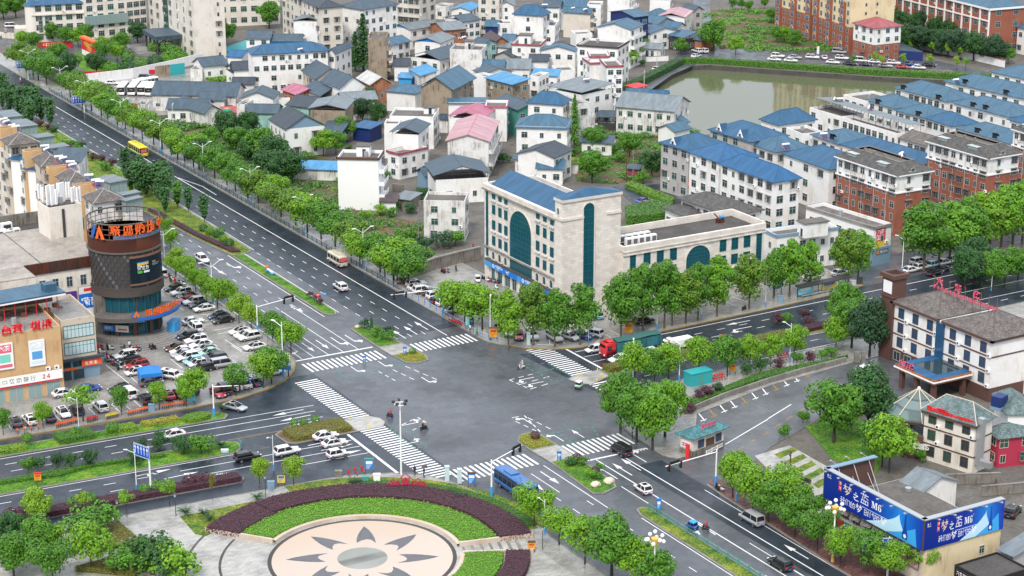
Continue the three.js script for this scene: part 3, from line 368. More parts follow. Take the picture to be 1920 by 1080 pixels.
rowOf('big',9,[60,960,230,1010,80,1100],7.6,['deep','mid'],(n)=>['dark garden tree at the corner of the square','dense garden tree behind the flowering magnolia','low garden tree at the bottom corner'][n],'garden trees in the corner',0.12,0.95);rowOf('street',9,[250,1000,515,1060,300,1130],7.4,['mid','bright'],(n)=>['flowering magnolia tree nearest the purple bed','flowering magnolia tree in the garden middle','flowering magnolia tree at the lower picture edge'][n],'magnolia trees',0.12,0.9);
rowOf('bush',9,[470,880,560,850,860,1040,960,1090,720,1070],5,['mid','deep'],(n)=>`${ORD[n]} broad rounded shrub in the corner garden counted from the hedge`,'round garden shrubs',0.12,1.1);
rowOf('bush',9,[840,1030,950,1080,1010,1100],4.6,['bright'],(n)=>`${ORD[n]} bright mounded shrub on the square edge of the garden`,'bright garden mounds',0.12,1.2);
rowOf('palm',9,[1047,742,1150,745,1180,775],2.1,['dark','deep'],(n)=>['tall cycad at the corner of the lawn','cycad beside the purple hedge end','low cycad beside the purple hedge end'][n],'cycads of the square',0.12,1.1);rowOf('palm',10,[5,655,560,575,1105,625,1155,655,540,570],1.9,['dark','deep'],(n)=>['cycad left of the purple ring hedge','cycad beside the white box on the lawn','cycad on the lawn near the blue board','smaller cycad on the lawn near the blue board','broad cycad by the green bin'][n],'cycads of the square',0.12,1.15);
// east street and hotel
rowOf('big',11,[790,372,610,262,700,330,860,300],10.8,['mid','fresh'],(n)=>['big tree at the corner before the ticket kiosk','big tree nearest the east crosswalk','broad tree with a lamp post before it','dense tree behind the ticket kiosk'][n],'corner trees by the kiosk',0.12,0.78);
rowOf('street',7,[690,1085,880,1075,1050,1030,800,1090],7.6,['bright','mid'],(n)=>['tree over the east street hedge','tree by the tall lamp on the east street','slim tree before the teal cabin','low tree by the crosswalk refuge'][n],'trees of the east hedge',0.12,0.85);
rowOf('street',8,[15,985,145,950,380,900],6.8,['bright'],(n)=>['slender tree on the far pavement by the purple shrub','slender forked tree beside the white lamp','tree at the turn of the hotel hedge'][n],'slender pavement trees',0.12,0.72);rowOf('street',7,[1210,1040,1335,1000],7.4,['bright','mid'],(n)=>['tree beside the yellow notice on the pavement','broad pavement tree before the parking wall'][n],'slender pavement trees',0.12,0.85);
rowOf('big',8,[570,930,470,880,420,800],11.5,['dark','mid','mid'],(n)=>['very dark bushy tree against the hotel chimney wall','mid green tree behind the dark hotel tree','pale green tree at the street side of the hotel'][n],'trees beside the hotel',0.12,0.8);rowOf('big','w',[1250,380,1420,330,1560,360,1700,300,1850,280,1350,280],9,['deep','mid'],(n)=>`${ORD[n]} tree of the thicket behind the hotel roof sign`,'thicket behind the hotel',0.12,0.9);
rowOf('big',12,[370,330,560,270],12,['mid','deep'],(n)=>['large dense tree on the lawn before the hotel','large tree beside the octagonal roof'][n],'lawn trees',0.12,0.92);rowOf('street',12,[680,500,640,470],9.4,['bright','mid'],(n)=>['loose tree behind the billboard frame','second loose tree behind the billboard frame'][n],'trees behind the billboard',0.12,0.85);
rowOf('bush',12,[90,300,195,225,850,440],2.2,['mid'],(n)=>['small shrub at the car park corner','small shrub at the lawn corner','shrub below the red terrace'][n],'small shrubs of the hotel');
rowOf('street',11,[1240,640,1355,715,1440,780],7.4,['bright','mid'],(n)=>`${ORD[n]} tree on the red brick pavement from the corner`,'trees of the red pavement',0.12,0.9);rowOf('street',12,[150,865,275,945,405,1030,60,700,130,760,230,800,560,1075,680,1120,860,1090],7,['mid','bright'],(n)=>`${ORD[n]} tree beside the billboard building counted from its poster corner`,'trees before the billboard shops',0.12,0.85);
// apartment side of the avenue
{let n=0;for(const[x,y]of[[40,70],[90,110],[30,150],[150,150],[190,200],[260,190],[330,210],[410,240],[110,200],[230,270],[300,300],[350,330],[470,300],[570,340]]){const p=at('l',x,y);plant('feather',p.x,p.z,rr(6.5,9.5),pick(['pine','pine','deep']),`${ORD[n++]} feathery dark tree in the belt behind the flats`,'feathery trees behind the flats');}n=0;for(const[x,y]of[[1420,950],[1500,1010],[1580,980],[1640,1040],[1720,1080],[1480,1100],[1560,1130],[1640,1150],[1840,1060],[1900,1120],[1760,1160],[1860,1190]]){const p=at('l',x,y);plant('feather',p.x,p.z,rr(7,10),pick(['pine','pine','deep']),`${ORD[n++]} feathery dark tree in the median clump beside the white car`,'feathery trees of the median');}}
rowOf('feather',5,[930,120,1000,90,1060,110,900,60,1150,170],7,['pine','mid'],(n)=>`${ORD[n]} feathery tree near the tower side of the median`,'feathery trees by the round shrubs');
rowOf('bush','l',[780,620,760,590,850,575,915,590,865,640,880,670,950,700,1060,730,1155,750,1255,800,1195,850,550,400,460,360,620,430],2.2,['mid','purple','deep','mid'],(n)=>`${ORD[n]} rounded shrub on the broad median near the flats`,'shrubs of the broad median',0.15,1.1);
rowOf('ballt',5,[1145,225,1180,245,1220,260,1255,285,1290,310,1240,240],1.7,['mid','deep'],(n)=>`${ORD[n]} clipped ball shrub in the purple edged bed`,'ball shrubs of the purple bed',0.15);
// big dark trees and thicket between avenue and village
rowOf('big',1,[1120,950,1000,900,1330,860,1420,930,1270,800,1400,790,1180,880],8.4,['deep','mid','mid'],(n)=>`${ORD[n]} broad dark tree of the grove above the avenue`,'grove above the avenue',0,1);rowOf('big',2,[100,960,30,930,180,1040,60,1060],10.5,['deep','deep','mid'],(n)=>['huge dark crowned tree in front of the white gable house','dark tree left of the white gable house','dark bushy tree above the street lamp','broad tree behind the avenue row'][n],'dark trees of the slope',0,1.05);
rowOf('street',2,[450,870,380,880,500,790],7,['mid','bright'],(n)=>['leafy tree at the gable house corner','low tree at the blue tarpaulin','light tree below the blue shed'][n],'trees by the gable house',0,1);rowOf('big',2,[600,690,680,720,640,640],8,['deep','dark'],(n)=>`${ORD[n]} tree of the bamboo clump behind the blue shed`,'bamboo clump',0,0.8);
rowOf('conifer',2,[605,400,560,400],21,['deep','pine'],(n)=>['tall slender dawn redwood among the houses','shorter conifer beside the tall dawn redwood'][n],'conifers among the houses',0,1.25);scene.children[scene.children.length-1].scale.multiplyScalar(0.6);
rowOf('conifer',3,[350,830],15,['mid'],()=>'tall columnar green tree beside the hip roofed house',null,0,0.9);rowOf('big',3,[465,860,660,890,450,1030,785,1000],8.6,['deep','mid','mid','deep'],(n)=>['dark layered tree in the village garden','round dense tree in the village garden','pale rounded tree behind the stone building','dark tree beside the grey flats'][n],'village garden trees',0,0.95);rowOf('bush',3,[340,890,580,870,850,740,790,740,740,1030,810,960],3,['deep','mid'],(n)=>`${ORD[n]} shrub in the allotment garden counted from the hip roofed house`,'allotment shrubs',0);
rowOf('big',3,[1135,290],11,['mid'],()=>'big round tree on the grassy bank of the pond',null,0,1);rowOf('street',3,[1258,310,700,350,950,310,720,300,660,380],6,['mid','bright'],(n)=>['small tree at the pond car row','tree beside the white terrace house','tree at the lane bend','tree below the tall white house','tree at the red awning'][n],'trees by the pond lane',0);
rowOf('street',3,[1240,60,1290,60,1330,70,1420,50],5,['mid'],(n)=>`${ORD[n]} young tree along the far road above the field`,'far roadside trees',0,0.7);rowOf('big',2,[75,160,825,300],10,['mid','deep'],(n)=>['round tree beside the balconied block','small dark round tree between steel roofs'][n],'village round trees',0,0.9);scene.children[scene.children.length-1].scale.multiplyScalar(0.55);
rowOf('big',1,[1270,250,20,110,60,60,10,30,90,100,130,40],9,['mid','deep'],(n)=>(n?`${ORD[n - 1]} tree of the wood at the top corner`:'tree between the civic wing and the sports court'),'woodland at the top corner',0,1);
rowOf('street',1,[130,290,190,300,300,240,370,270,440,270,490,260,590,350,660,350,690,310,570,330],7.4,['mid','bright'],(n)=>`${ORD[n]} tree of the civic court counted from the gate`,'trees of the civic court',0,0.85);rowOf('big',1,[385,440,545,420,775,240,330,400],9,['mid','deep'],(n)=>['broad tree at the court entrance','dark tree before the slogan wall','dark tree beside the portico','spreading tree at the court corner'][n],'large court trees',0,0.95);
rowOf('ballt',1,[795,385,873,375,710,405,720,350,950,365,1020,355,870,300,935,300,985,330,620,420],4.2,['mid','deep'],(n)=>`${ORD[n]} clipped ball shrub along the civic court wall`,'clipped shrubs of the civic court',0);
// wood before the red brick school, trees by the pond
{let n=0;for(let i=0;i<24;i++){const p=at('F',1668+(i%12)*19+rr(-6,6),62+(i%12)*3+Math.floor(i / 12)*26+rr(-3,3));plant('big',p.x,p.z,rr(8,11),pick(['dark','deep','deep']),`${ORD[n++]} tree of the dark belt before the red brick school`,'tree belt of the red brick school',0);}}
rowOf('loose',4,[755,250,815,270,800,300,880,290,920,320,955,300,1010,330,1080,340,1230,340,1140,330,640,390,760,385,605,380,475,380,910,390,1060,400,1110,400],5,['bright','lime','mid'],(n)=>`${ORD[n]} young tree along the wall street beside the red roofed house`,'young trees of the wall street',0,0.85);rowOf('street',4,[50,240,90,240,150,260,20,130,1350,360,1230,320],5.5,['mid','bright'],(n)=>`${ORD[n]} small tree near the tall pale flats`,'trees by the pale flats',0,0.9);
rowOf('bush',6,[840,300,960,330,1050,310,1120,300,950,400,890,420],3.6,['dark','deep','mid'],(n)=>`${ORD[n]} dense bush on the bank below the peeling white house`,'bank bushes',0,1.2);rowOf('bush',6,[700,130,620,150,560,180,660,90,760,140],2.4,['mid','bright'],(n)=>`${ORD[n]} leafy clump among the vegetable plots`,'vegetable plot clumps',0,1.3);
// roundabout islands: clipped shrubs
rowOf('conifer',6,[650,780],3.4,['pine'],()=>'small layered pine on the grass island',null,0.2,1.2);rowOf('small',6,[610,775,690,805,740,805,720,835,670,820,760,840],2,['deep','dark','mid'],(n)=>`${ORD[n]} clipped shrub on the grass island with the pine`,'pine island shrubs',0.2,1.25);rowOf('ballt',6,[880,915],1.1,['mid'],()=>'ball shrub on the yellow flowered tip',null,0.2);
rowOf('small',6,[308,600,340,620,360,640],1.6,['purple','mid','bright'],(n)=>`${ORD[n]} shrub at the end of the long narrow median`,'median end shrubs',0.2,1.1);
rowOf('ballt',11,[130,315,365,445,468,515],1.5,['deep','purple','purple'],(n)=>['ball shrub on the yellow flowered tip by the square','purple ball shrub on the boulder island','purple ball shrub beside the boulders'][n],'ball shrubs of the boulder island',0.2);rowOf('small',11,[330,455,400,460,440,530,480,540,490,500,320,470],1.7,['deep','mid','bright'],(n)=>`${ORD[n]} shrub on the boulder island`,'boulder island shrubs',0.2,1.3);
rowOf('ballt',10,[215,255,270,250,335,235],1.3,['mid'],(n)=>`${ORD[n]} ball shrub rising from the box hedge`,'ball shrubs of the box hedge',0.7);
// west street beds
rowOf('ballt',9,[153,335,428,305,635,280,815,625,890,610,60,765,115,755,410,700,510,680,1068,580,1115,570,1160,565],1.9,['mid'],(n)=>`${ORD[n]} ball shrub along the west street beds`,'ball shrubs of the west street',0.2,0.95);{const l=scene.children.filter((o)=>o.userData.group==='ball shrubs of the west street');[5,6,9,10,11].forEach((i)=>{l[i].children[1].material=LM.purple;});}
rowOf('bush',9,[215,490,160,510,320,480,400,475,500,465,520,455,760,460,890,380,1005,380,1035,400,800,400,900,350],2.6,['deep','dark','mid'],(n)=>`${ORD[n]} dark shrub on the west street median from the picture edge`,'median shrubs of the west street',0.2,0.9);rowOf('bush',9,[1135,395],3.4,['mid'],()=>'large round weeping shrub on the west street median',null,0.2,1.1);rowOf('palm',9,[1245,370,1250,160],2.2,['deep','dark'],(n)=>['cycad at the end of the west street median','cycad at the tip of the grass verge'][n],'cycads of the west street',0.2);
rowOf('bush',7,[1320,1030,1400,1010],2.4,['purple','deep'],(n)=>['purple leaved shrub on the hotel wall bed','green shrub on the hotel wall bed'][n],'hotel wall bed shrubs',0.15,1.2);rowOf('bush',8,[160,970,235,960,300,945,355,930,60,1000,200,720,230,750,100,740,60,740],2,['purple','mid','deep','bright','mid','purple'],(n)=>`${ORD[n]} shrub along the east street pavement`,'east pavement shrubs',0.15,1.1);rowOf('bush',11,[1050,90,1090,75,1160,55,1000,170,980,130],1.9,['purple','mid','purple','dark'],(n)=>`${ORD[n]} shrub between the kiosk and the parking wall`,'kiosk bed shrubs',0.15,1.2);
// hedges: a clipped solid core with leafy skin, one thing each
function hedge(label,tone,poly,h,opt={}){
const t=thing(opt.name??'hedge',label,'hedge',0,0,0,0,opt.group),L=[];let x0=1e9,x1=-1e9,z0=1e9,z1=-1e9;for(const[x,z]of poly){x0=Math.min(x0,x);x1=Math.max(x1,x);z0=Math.min(z0,z);z1=Math.max(z1,z);}
const inside=(x,z)=>{let c=false;for(let i=0,j=poly.length-1;i<poly.length;j=i++){const[a,b]=poly[i],[d,e]=poly[j];if(b>z!==e>z&&x<((d-a)*(z-b)) / (e-b)+a)c=!c;}return c;};
const y0=opt.y??0.12,top=typeof h==='function'?h:()=>h,den=(opt.den??26)*1.8,s=(opt.size??0.15)*0.62;let A=Math.abs(THREE.ShapeUtils.area(poly.map((p)=>new THREE.Vector2(...p))));
for(let i=0,m=A*den;i<m;){const x=rr(x0,x1),z=rr(z0,z1);if(!inside(x,z))continue;i++;L.push([x,y0+top(x,z)+rr(-0.06,0.07)*(opt.rough??1),z,0,1,0]);}
for(let i=0;i<poly.length;i++){const a=poly[i],b=poly[(i+1)%poly.length],l=Math.hypot(b[0]-a[0],b[1]-a[1]),n=nrm(a,b),sg=inside((a[0]+b[0]) / 2+n[0]*0.05,(a[1]+b[1]) / 2+n[1]*0.05)?-1:1;for(let m=l*top(a[0],a[1])*den;m>0;m--){const u=rnd(),x=a[0]+(b[0]-a[0])*u,z=a[1]+(b[1]-a[1])*u;L.push([x+n[0]*sg*rr(0,0.06),y0+rnd()*top(x,z),z+n[1]*sg*rr(0,0.06),n[0]*sg,0.2,n[1]*sg]);}}
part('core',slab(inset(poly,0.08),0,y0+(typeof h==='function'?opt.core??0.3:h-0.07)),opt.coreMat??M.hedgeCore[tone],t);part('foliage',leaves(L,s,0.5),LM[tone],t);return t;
}
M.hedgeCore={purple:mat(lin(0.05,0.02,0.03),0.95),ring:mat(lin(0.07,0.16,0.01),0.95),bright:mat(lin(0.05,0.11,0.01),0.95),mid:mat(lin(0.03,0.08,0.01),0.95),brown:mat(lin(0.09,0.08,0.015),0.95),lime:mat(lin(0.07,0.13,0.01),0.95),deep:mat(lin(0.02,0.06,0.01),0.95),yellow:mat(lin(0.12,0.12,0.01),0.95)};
const wpoly=(x0,x1,z0,z1)=>[[x0,WZ(x0,z0)],[x1,WZ(x1,z0)],[x1,WZ(x1,z1)],[x0,WZ(x0,z1)]];
hedge('long low purple hedge beside the square service lane','purple',wpoly(-110,-51,15.1,17.7),0.95,{den:20,size:0.18});
hedge('clipped olive box hedge on the west street island','brown',[[-36.6,1.2],[-36.6,5.4],[-35.8,6],[-25.6,6.2],[-25.4,1.2],[-35.6,0.4]],0.9,{den:22,size:0.17});
hedge('clipped brown hedge beside the white car at the truck','brown',[[29,1.7],[29,4.5],[42,4.5],[42,1.3]],1.1,{size:0.17});hedge('long clipped hedge under the east street trees','brown',[[42.6,1.6],[42.6,4.5],[72,4.4],[72,1.6]],0.8,{den:16,size:0.18});hedge('dark purple hedge farther along the east street median','purple',[[76,1.6],[76,4.2],[104,3],[104,0.8]],0.8,{den:14,size:0.18});
hedge('square clipped green hedge block on the grass verge','mid',wpoly(-71.6,-65.4,-15.2,-11.4),1,{size:0.17});hedge('lime green hedge on the grass verge','lime',wpoly(-62.6,-57.8,-14.6,-12),0.8,{size:0.17});hedge('yellow green hedge on the grass verge near the tip','yellow',wpoly(-56.4,-50,-14.6,-12.8),0.7,{size:0.17});hedge('oval clipped hedge near the verge tip','bright',ring(-47,-12.6,1.9,0,6.1,14).map(([x,z])=>[-47+(x+47)*1.35,-12.7+(z+12.6)*0.85]),0.8,{size:0.16});hedge('pale feathery planting at the verge end by the picture edge','lime',wpoly(-84,-77,-14,-11.8),0.7,{size:0.2});hedge('wavy low hedge on the west street median','mid',[[-110,WZ(-110,1.2)],[-84,WZ(-84,1.6)],[-76,WZ(-76,2.4)],[-70,WZ(-70,1)],[-58,WZ(-58,2.2)],[-58,WZ(-58,1.2)],[-70,WZ(-70,0)],[-84,WZ(-84,0.2)],[-110,WZ(-110,0)]],0.6,{size:0.17});
hedge('yellow flowers on the island tip north of the crossing','yellow',[[-1.1,-25.2],[3.2,-25.5],[3.5,-22.6],[2.6,-20.6],[1,-20],[-0.8,-21]],0.22,{den:30,size:0.13});hedge('yellow flowers on the island tip by the square','yellow',[[-2.8,29],[-2.8,25.2],[-1.3,23.2],[0.6,23],[1.3,24.4],[1.3,29]],0.22,{den:30,size:0.13});
hedge('purple edging hedge of the broad median beside the lamps','purple',[[-5,-150],[-3.6,-124],[-1.4,-106],[0.6,-105.4],[0.4,-108],[-2,-124],[-3.2,-150]],0.5,{den:14,size:0.2});hedge('lime hedge along the broad median farther up','lime',[[2.9,-250],[2.9,-170],[0.4,-172],[0,-250]],0.5,{den:9,size:0.26});hedge('lime low hedge of the broad median beside the flats','lime',[[-5.6,-250],[-5.2,-165],[-3,-165],[-3.4,-250]],0.4,{den:9,size:0.26});
hedge('low hedge along the pond parapet of the far bank','mid',[[215,-236],[221.6,-233.2],[234.8,-217],[256.8,-190],[273,-174],[291,-158],[293,-160],[275,-176.6],[259,-192.4],[236.6,-219.6],[222.6,-236],[215,-239]],1.7,{den:7,size:0.34,y:0});hedge('leafy hedge along the lane side of the pond','deep',[[171.6,-207.6],[183,-213.8],[213.6,-235.4],[212.4,-238.4],[182,-217],[170.4,-210.6]],1.9,{den:8,size:0.34,y:0});
hedge('clipped hedge bordering the car court behind the stone building','bright',ap('F',[1172,352,1185,346,1265,378,1255,388]),1.1,{den:9,size:0.26,y:0});hedge('block of clipped camellias behind the annex roof','mid',ap('F',[1172,412,1230,398,1262,402,1250,425,1176,432],0),3.4,{den:8,size:0.3,y:0});
hedge('brown clipped garden hedge at the square corner','brown',ap(9,[600,940,790,905,660,790,560,830]),0.9,{den:16,size:0.18});hedge('brown clipped garden hedge by the magnolias','brown',ap(9,[420,1060,800,950,900,1000,760,1090]),0.9,{den:14,size:0.18});
hedge('green hedge along the hotel parking wall','mid',ap('F',[1275,778,1300,755,1420,705,1560,678,1590,672,1560,685,1420,718,1330,752]),0.7,{den:10,size:0.22});
// ring hedges of the square
const PC=[-46.9,53.4],D2R=Math.PI / 180;
const sector=(r0,r1,a0,a1,n=40)=>[...ring(PC[0],PC[1],r1,a0*D2R,a1*D2R,n),...ring(PC[0],PC[1],r0,a1*D2R,a0*D2R,n)];
hedge('purple outer ring hedge of the round plaza, longer piece','purple',sector(21.3,26.4,-104,14),0.95,{den:14,size:0.2});hedge('purple outer ring hedge of the round plaza, end piece beside the steps','purple',sector(20.6,26.4,-129,-104.6),0.95,{den:14,size:0.2});hedge('bright green inner ring hedge of the round plaza','ring',sector(15.3,21,-127,12),0.7,{den:16,size:0.2,rough:2.4});hedge('bright green ring hedge beyond the plaza steps','ring',sector(15.3,21,27,75),0.7,{den:12,size:0.2,rough:2});hedge('purple ring hedge beyond the plaza steps','purple',sector(21.4,25,27,75),0.9,{den:12,size:0.2});hedge('low green border hedge outside the purple ring','mid',sector(26.9,28.8,-66,6),0.55,{den:14,size:0.18});
{const g=patch('lawn',M.grassDry,'yellowish lawn around the purple ring hedge',sector(26.4,31,-88,8),0.14);void g;patch('lawn',M.grassDry,'yellowish lawn corner with cycads',ap(9,[1010,748,1440,660,1440,720,1160,860,1100,850]),0.14);}
// disc with star inlay
const plaza=new THREE.Group();plaza.name='round_plaza';plaza.userData={kind:'structure',label:'round cream marble plaza with dark star inlay'};plaza.position.set(PC[0],0,PC[1]);scene.add(plaza);
part('marble_disc',cyl(13.9,13.9,0.16,72),M.marble,plaza);{const g=new THREE.RingGeometry(13.5,14.1,72).rotateX(-Math.PI / 2).translate(0,0.172,0);part('drain_ring',g,M.roofDark,plaza);}
part('low_wall',band(ring(0,0,15.3,-128*D2R,14*D2R,60),ring(0,0,14.6,-128*D2R,14*D2R,60),0.1,0.55),M.marble,plaza);part('low_wall',band(ring(0,0,15.3,26*D2R,90*D2R,30),ring(0,0,14.6,26*D2R,90*D2R,30),0.1,0.55),M.marble,plaza);part('end_wall',bx(15,26.6,0.1,0.8,-0.2,0.2).rotateY(-13.6*D2R),M.marble,plaza);part('end_wall',bx(15,26.6,0.1,0.8,-0.2,0.2).rotateY(128.5*D2R),M.marble,plaza);part('end_wall',bx(15,25.6,0.1,0.8,-0.2,0.2).rotateY(-26.2*D2R),M.marble,plaza);
part('mosaic',cyl(3.75,3.75,0.012,48,0,0.16),mat(lin(0.36,0.38,0.36),0.85,T.grimy),plaza);
{const petal=slab([[11.4,-0.5],[10,0.35],[8.4,1],[7,1.4],[5.3,1.7],[6.5,0.9],[6.7,0.2],[6.2,-0.6],[5.4,-1.2],[6.6,-1.35],[8.2,-1.25],[9.8,-0.95]],0.16,0.172),dm=mat(lin(0.13,0.13,0.145),0.4,T.grimy);for(let i=0;i<8;i++)part('star_petal',petal,dm,plaza,0,0,0,(i*45-30)*D2R);}
for(let i=0;i<7;i++)part('step',band(ring(0,0,15.6+i*1.4,15*D2R,25.5*D2R,8),ring(0,0,15.2+i*1.4,15*D2R,25.5*D2R,8),0.1,0.13+i*0.03),M.kerb,plaza);
for(const r of[21,26])part('dark_inlay',band(ring(0,0,r+0.3,-190*D2R,-131*D2R,30),ring(0,0,r-0.1,-190*D2R,-131*D2R,30),0.115,0.128),M.roofDark,plaza);
// loose planting that nobody could count: crops, weeds, flowers
function scatter(label,tone,k,poly,n,s,h,y=0.02){
const P=Array.isArray(poly[0])?poly:ap(k,poly),xs=P.map((p)=>p[0]),zs=P.map((p)=>p[1]),L=[];const inside=(x,z)=>{let c=false;for(let i=0,j=P.length-1;i<P.length;j=i++){const[a,b]=P[i],[d,e]=P[j];if(b>z!==e>z&&x<((d-a)*(z-b)) / (e-b)+a)c=!c;}return c;};
for(let i=0,g=0;i<n&&g<n*20;g++){const x=rr(Math.min(...xs),Math.max(...xs)),z=rr(Math.min(...zs),Math.max(...zs));if(!inside(x,z)||fbm(x / 40+8,z / 40+8,8,3,171)<0.47)continue;i++;const m=5;for(let j=0;j<m;j++)L.push([x+rr(-0.6,0.6),y+rnd()*h,z+rr(-0.6,0.6),rr(-0.4,0.4),0.9,rr(-0.4,0.4)]);}
const o=part(numbered('ground_cover'),leaves(L,s,0.7),LM[tone],scene);return tag(o,label,'plants',null,'stuff');
}
const FIELD=[[25,-94],[25,-250],[46,-250],[60,-205],[52,-150],[40,-136],[42,-118],[50,-104],[46,-94]];
scatter('leafy vegetable plants on the plots above the avenue','mid','F',FIELD,1800,0.26,0.9);scatter('darker weeds among the plots above the avenue','deep','F',FIELD,1100,0.3,1.3);scatter('light crops on the plots above the avenue','bright','F',FIELD,900,0.24,0.7);
scatter('rough grass and crops on the field beyond the pond','fresh','F',[1310,95,1300,20,1440,15,1560,70,1590,95,1450,98],1900,0.3,0.7);scatter('dark crops on the field beyond the pond','mid','F',[1400,95,1380,40,1440,15,1590,80,1590,95],900,0.36,0.9);scatter('vegetables in the allotment before the long white house','mid','F',[1075,250,1130,235,1310,245,1335,300,1240,330,1150,345,1080,340],1400,0.3,0.9);scatter('weeds on the bank below the coach yard','mid','F',[300,245,420,235,480,250,480,300,350,300],700,0.34,1.2);scatter('weeds on the terraces by the red wall gardens','bright','F',[370,150,440,125,440,160,390,165],360,0.34,0.9);
// ---------------------------------------------------------------- buildings: generator
const winCache={};
function winGeo(w,h,nx=2,ny=2,t=0.07,proud=0.09){ 
const key=[w,h,nx,ny,t,proud].join();if(winCache[key])return winCache[key];const f=[bx(-w / 2-t,w / 2+t,-t,0,0,proud),bx(-w / 2-t,w / 2+t,h,h+t,0,proud),bx(-w / 2-t,-w / 2,0,h,0,proud),bx(w / 2,w / 2+t,0,h,0,proud)];
for(let i=1;i<nx;i++){const x=-w / 2+(w*i) / nx;f.push(bx(x-0.03,x+0.03,0,h,0.01,0.055));}for(let i=1;i<ny;i++){const y=ny===2?h*0.68:(h*i) / ny;f.push(bx(-w / 2,w / 2,y-0.03,y+0.03,0.012,0.05));}
return(winCache[key]=mg2([mg(f),quads([[[-w / 2,0,0.025],[w / 2,0,0.025],[w / 2,h,0.025],[-w / 2,h,0.025]]])]));
}
const cageGeo=(()=>{const w=1.9,h=1.6,d=0.45,l=[];for(const y of[0,h / 2,h])l.push(bx(-w / 2,w / 2,y-0.03,y+0.03,d-0.05,d),bx(-w / 2,-w / 2+0.05,y-0.03,y+0.03,0,d),bx(w / 2-0.05,w / 2,y-0.03,y+0.03,0,d));for(let i=0;i<=6;i++){const x=-w / 2+(w*i) / 6;l.push(bx(x-0.025,x+0.025,0,h,d-0.04,d-0.005));}for(const x of[-w / 2+0.02,w / 2-0.02])l.push(bx(x-0.02,x+0.02,0,h,0.16,0.22));l.push(bx(-w / 2-0.1,w / 2+0.1,h+0.05,h+0.1,0,d+0.15));return mg(l);})();
const acGeo=mg2([bx(-0.42,0.42,0,0.6,0.05,0.38),mg([new THREE.CircleGeometry(0.22,12).translate(-0.1,0.3,0.385)])]);
const glassFor=(w)=>pick([M.glass,M.glass,M.glassGreen]);
// windows on one wall of a building. wall runs from (x0,z0) for length len in direction turn; rows: list of sill heights
function wallWindows(t,ox,oz,turn,len,rows,n,o={}){
const w=o.w??1.5,h=o.h??1.5,fm=o.frame??M.frame,m0=o.m0??0,m1=o.m1??0,cx=Math.cos(turn),cz=-Math.sin(turn),g=winGeo(w,h,o.nx??2,o.ny??2,o.t??0.07);
for(const y of rows)for(let i=0;i<n;i++){
if(o.skip&&rnd()<o.skip)continue;const u=m0+((len-m0-m1)*(i+0.5)) / n+(o.jit?rr(-o.jit,o.jit):0),x=ox+cx*u,z=oz+cz*u;const small=o.mix&&rnd()<o.mix;
const m=part('window',small?winGeo(0.9,1.3,2,1):g,[fm,o.glass??glassFor()],t,x,y,z,turn);
if(o.cage&&rnd()<o.cage)part('window_cage',cageGeo,M.cage,m);
if(o.ac&&rnd()<o.ac)part('air_conditioner',acGeo,[M.whiteClean,M.iron],t,x+cx*(w / 2+0.6),y-0.6,z+cz*(w / 2+0.6),turn);
if(o.sill)part('sill',winGeo.sill??(winGeo.sill=bx(-0.95,0.95,-0.22,-0.1,0,0.22)),o.sillMat??M.conc,m);
}
}
const rib=(a,b,r=0.07)=>bar(a,b,r,4);
function roofGeo(type,w,d,y,o){ 
const ov=o.ov??0.55,r=o.rise??1.6,x0=-ov,x1=w+ov,z0=ov,z1=-d-ov,F=[],R=[];const th=0.16;
if(type==='hip'){const s=Math.min(w,d) / 2+ov,lx=w+2*ov,ld=d+2*ov;let a,b;if(lx>=ld){a=[x0+ld / 2*(o.hipk??0.9),y+r,(z0+z1) / 2];b=[x1-ld / 2*(o.hipk??0.9),y+r,(z0+z1) / 2];F.push([[x0,y,z0],[x1,y,z0],b,a],[[x1,y,z1],[x0,y,z1],a,b],[[x1,y,z0],[x1,y,z1],b],[[x0,y,z1],[x0,y,z0],a]);R.push([a,b],[[x0,y,z0],a],[[x1,y,z0],b],[[x1,y,z1],b]);}
else{a=[(x0+x1) / 2,y+r,z0-lx / 2*(o.hipk??0.9)];b=[(x0+x1) / 2,y+r,z1+lx / 2*(o.hipk??0.9)];F.push([[x0,y,z0],[x1,y,z0],a],[[x1,y,z0],[x1,y,z1],b,a],[[x1,y,z1],[x0,y,z1],b],[[x0,y,z1],[x0,y,z0],a,b]);R.push([a,b],[[x0,y,z0],a],[[x1,y,z0],a],[[x1,y,z1],b]);}void s;}
if(type==='gx'){const zm=(z0+z1) / 2;F.push([[x0,y,z0],[x1,y,z0],[x1,y+r,zm],[x0,y+r,zm]],[[x1,y,z1],[x0,y,z1],[x0,y+r,zm],[x1,y+r,zm]]);R.push([[x0,y+r,zm],[x1,y+r,zm]]);}
if(type==='gz'){const xm=(x0+x1) / 2;F.push([[x1,y,z0],[x1,y,z1],[xm,y+r,z1],[xm,y+r,z0]],[[x0,y,z1],[x0,y,z0],[xm,y+r,z0],[xm,y+r,z1]]);R.push([[xm,y+r,z0],[xm,y+r,z1]]);}
if(type==='shed')F.push([[x0,y,z0],[x1,y,z0],[x1,y+r,z1],[x0,y+r,z1]]);
const all=F.slice();for(const f of F){all.push(f.map((p)=>[p[0],p[1]-th,p[2]]).reverse());for(let i=0;i<f.length;i++){const a=f[i],b=f[(i+1)%f.length];if(i===0||type!=='hip')all.push([[a[0],a[1]-th,a[2]],[b[0],b[1]-th,b[2]],b,a]);}}
return[quads(all),R];
}
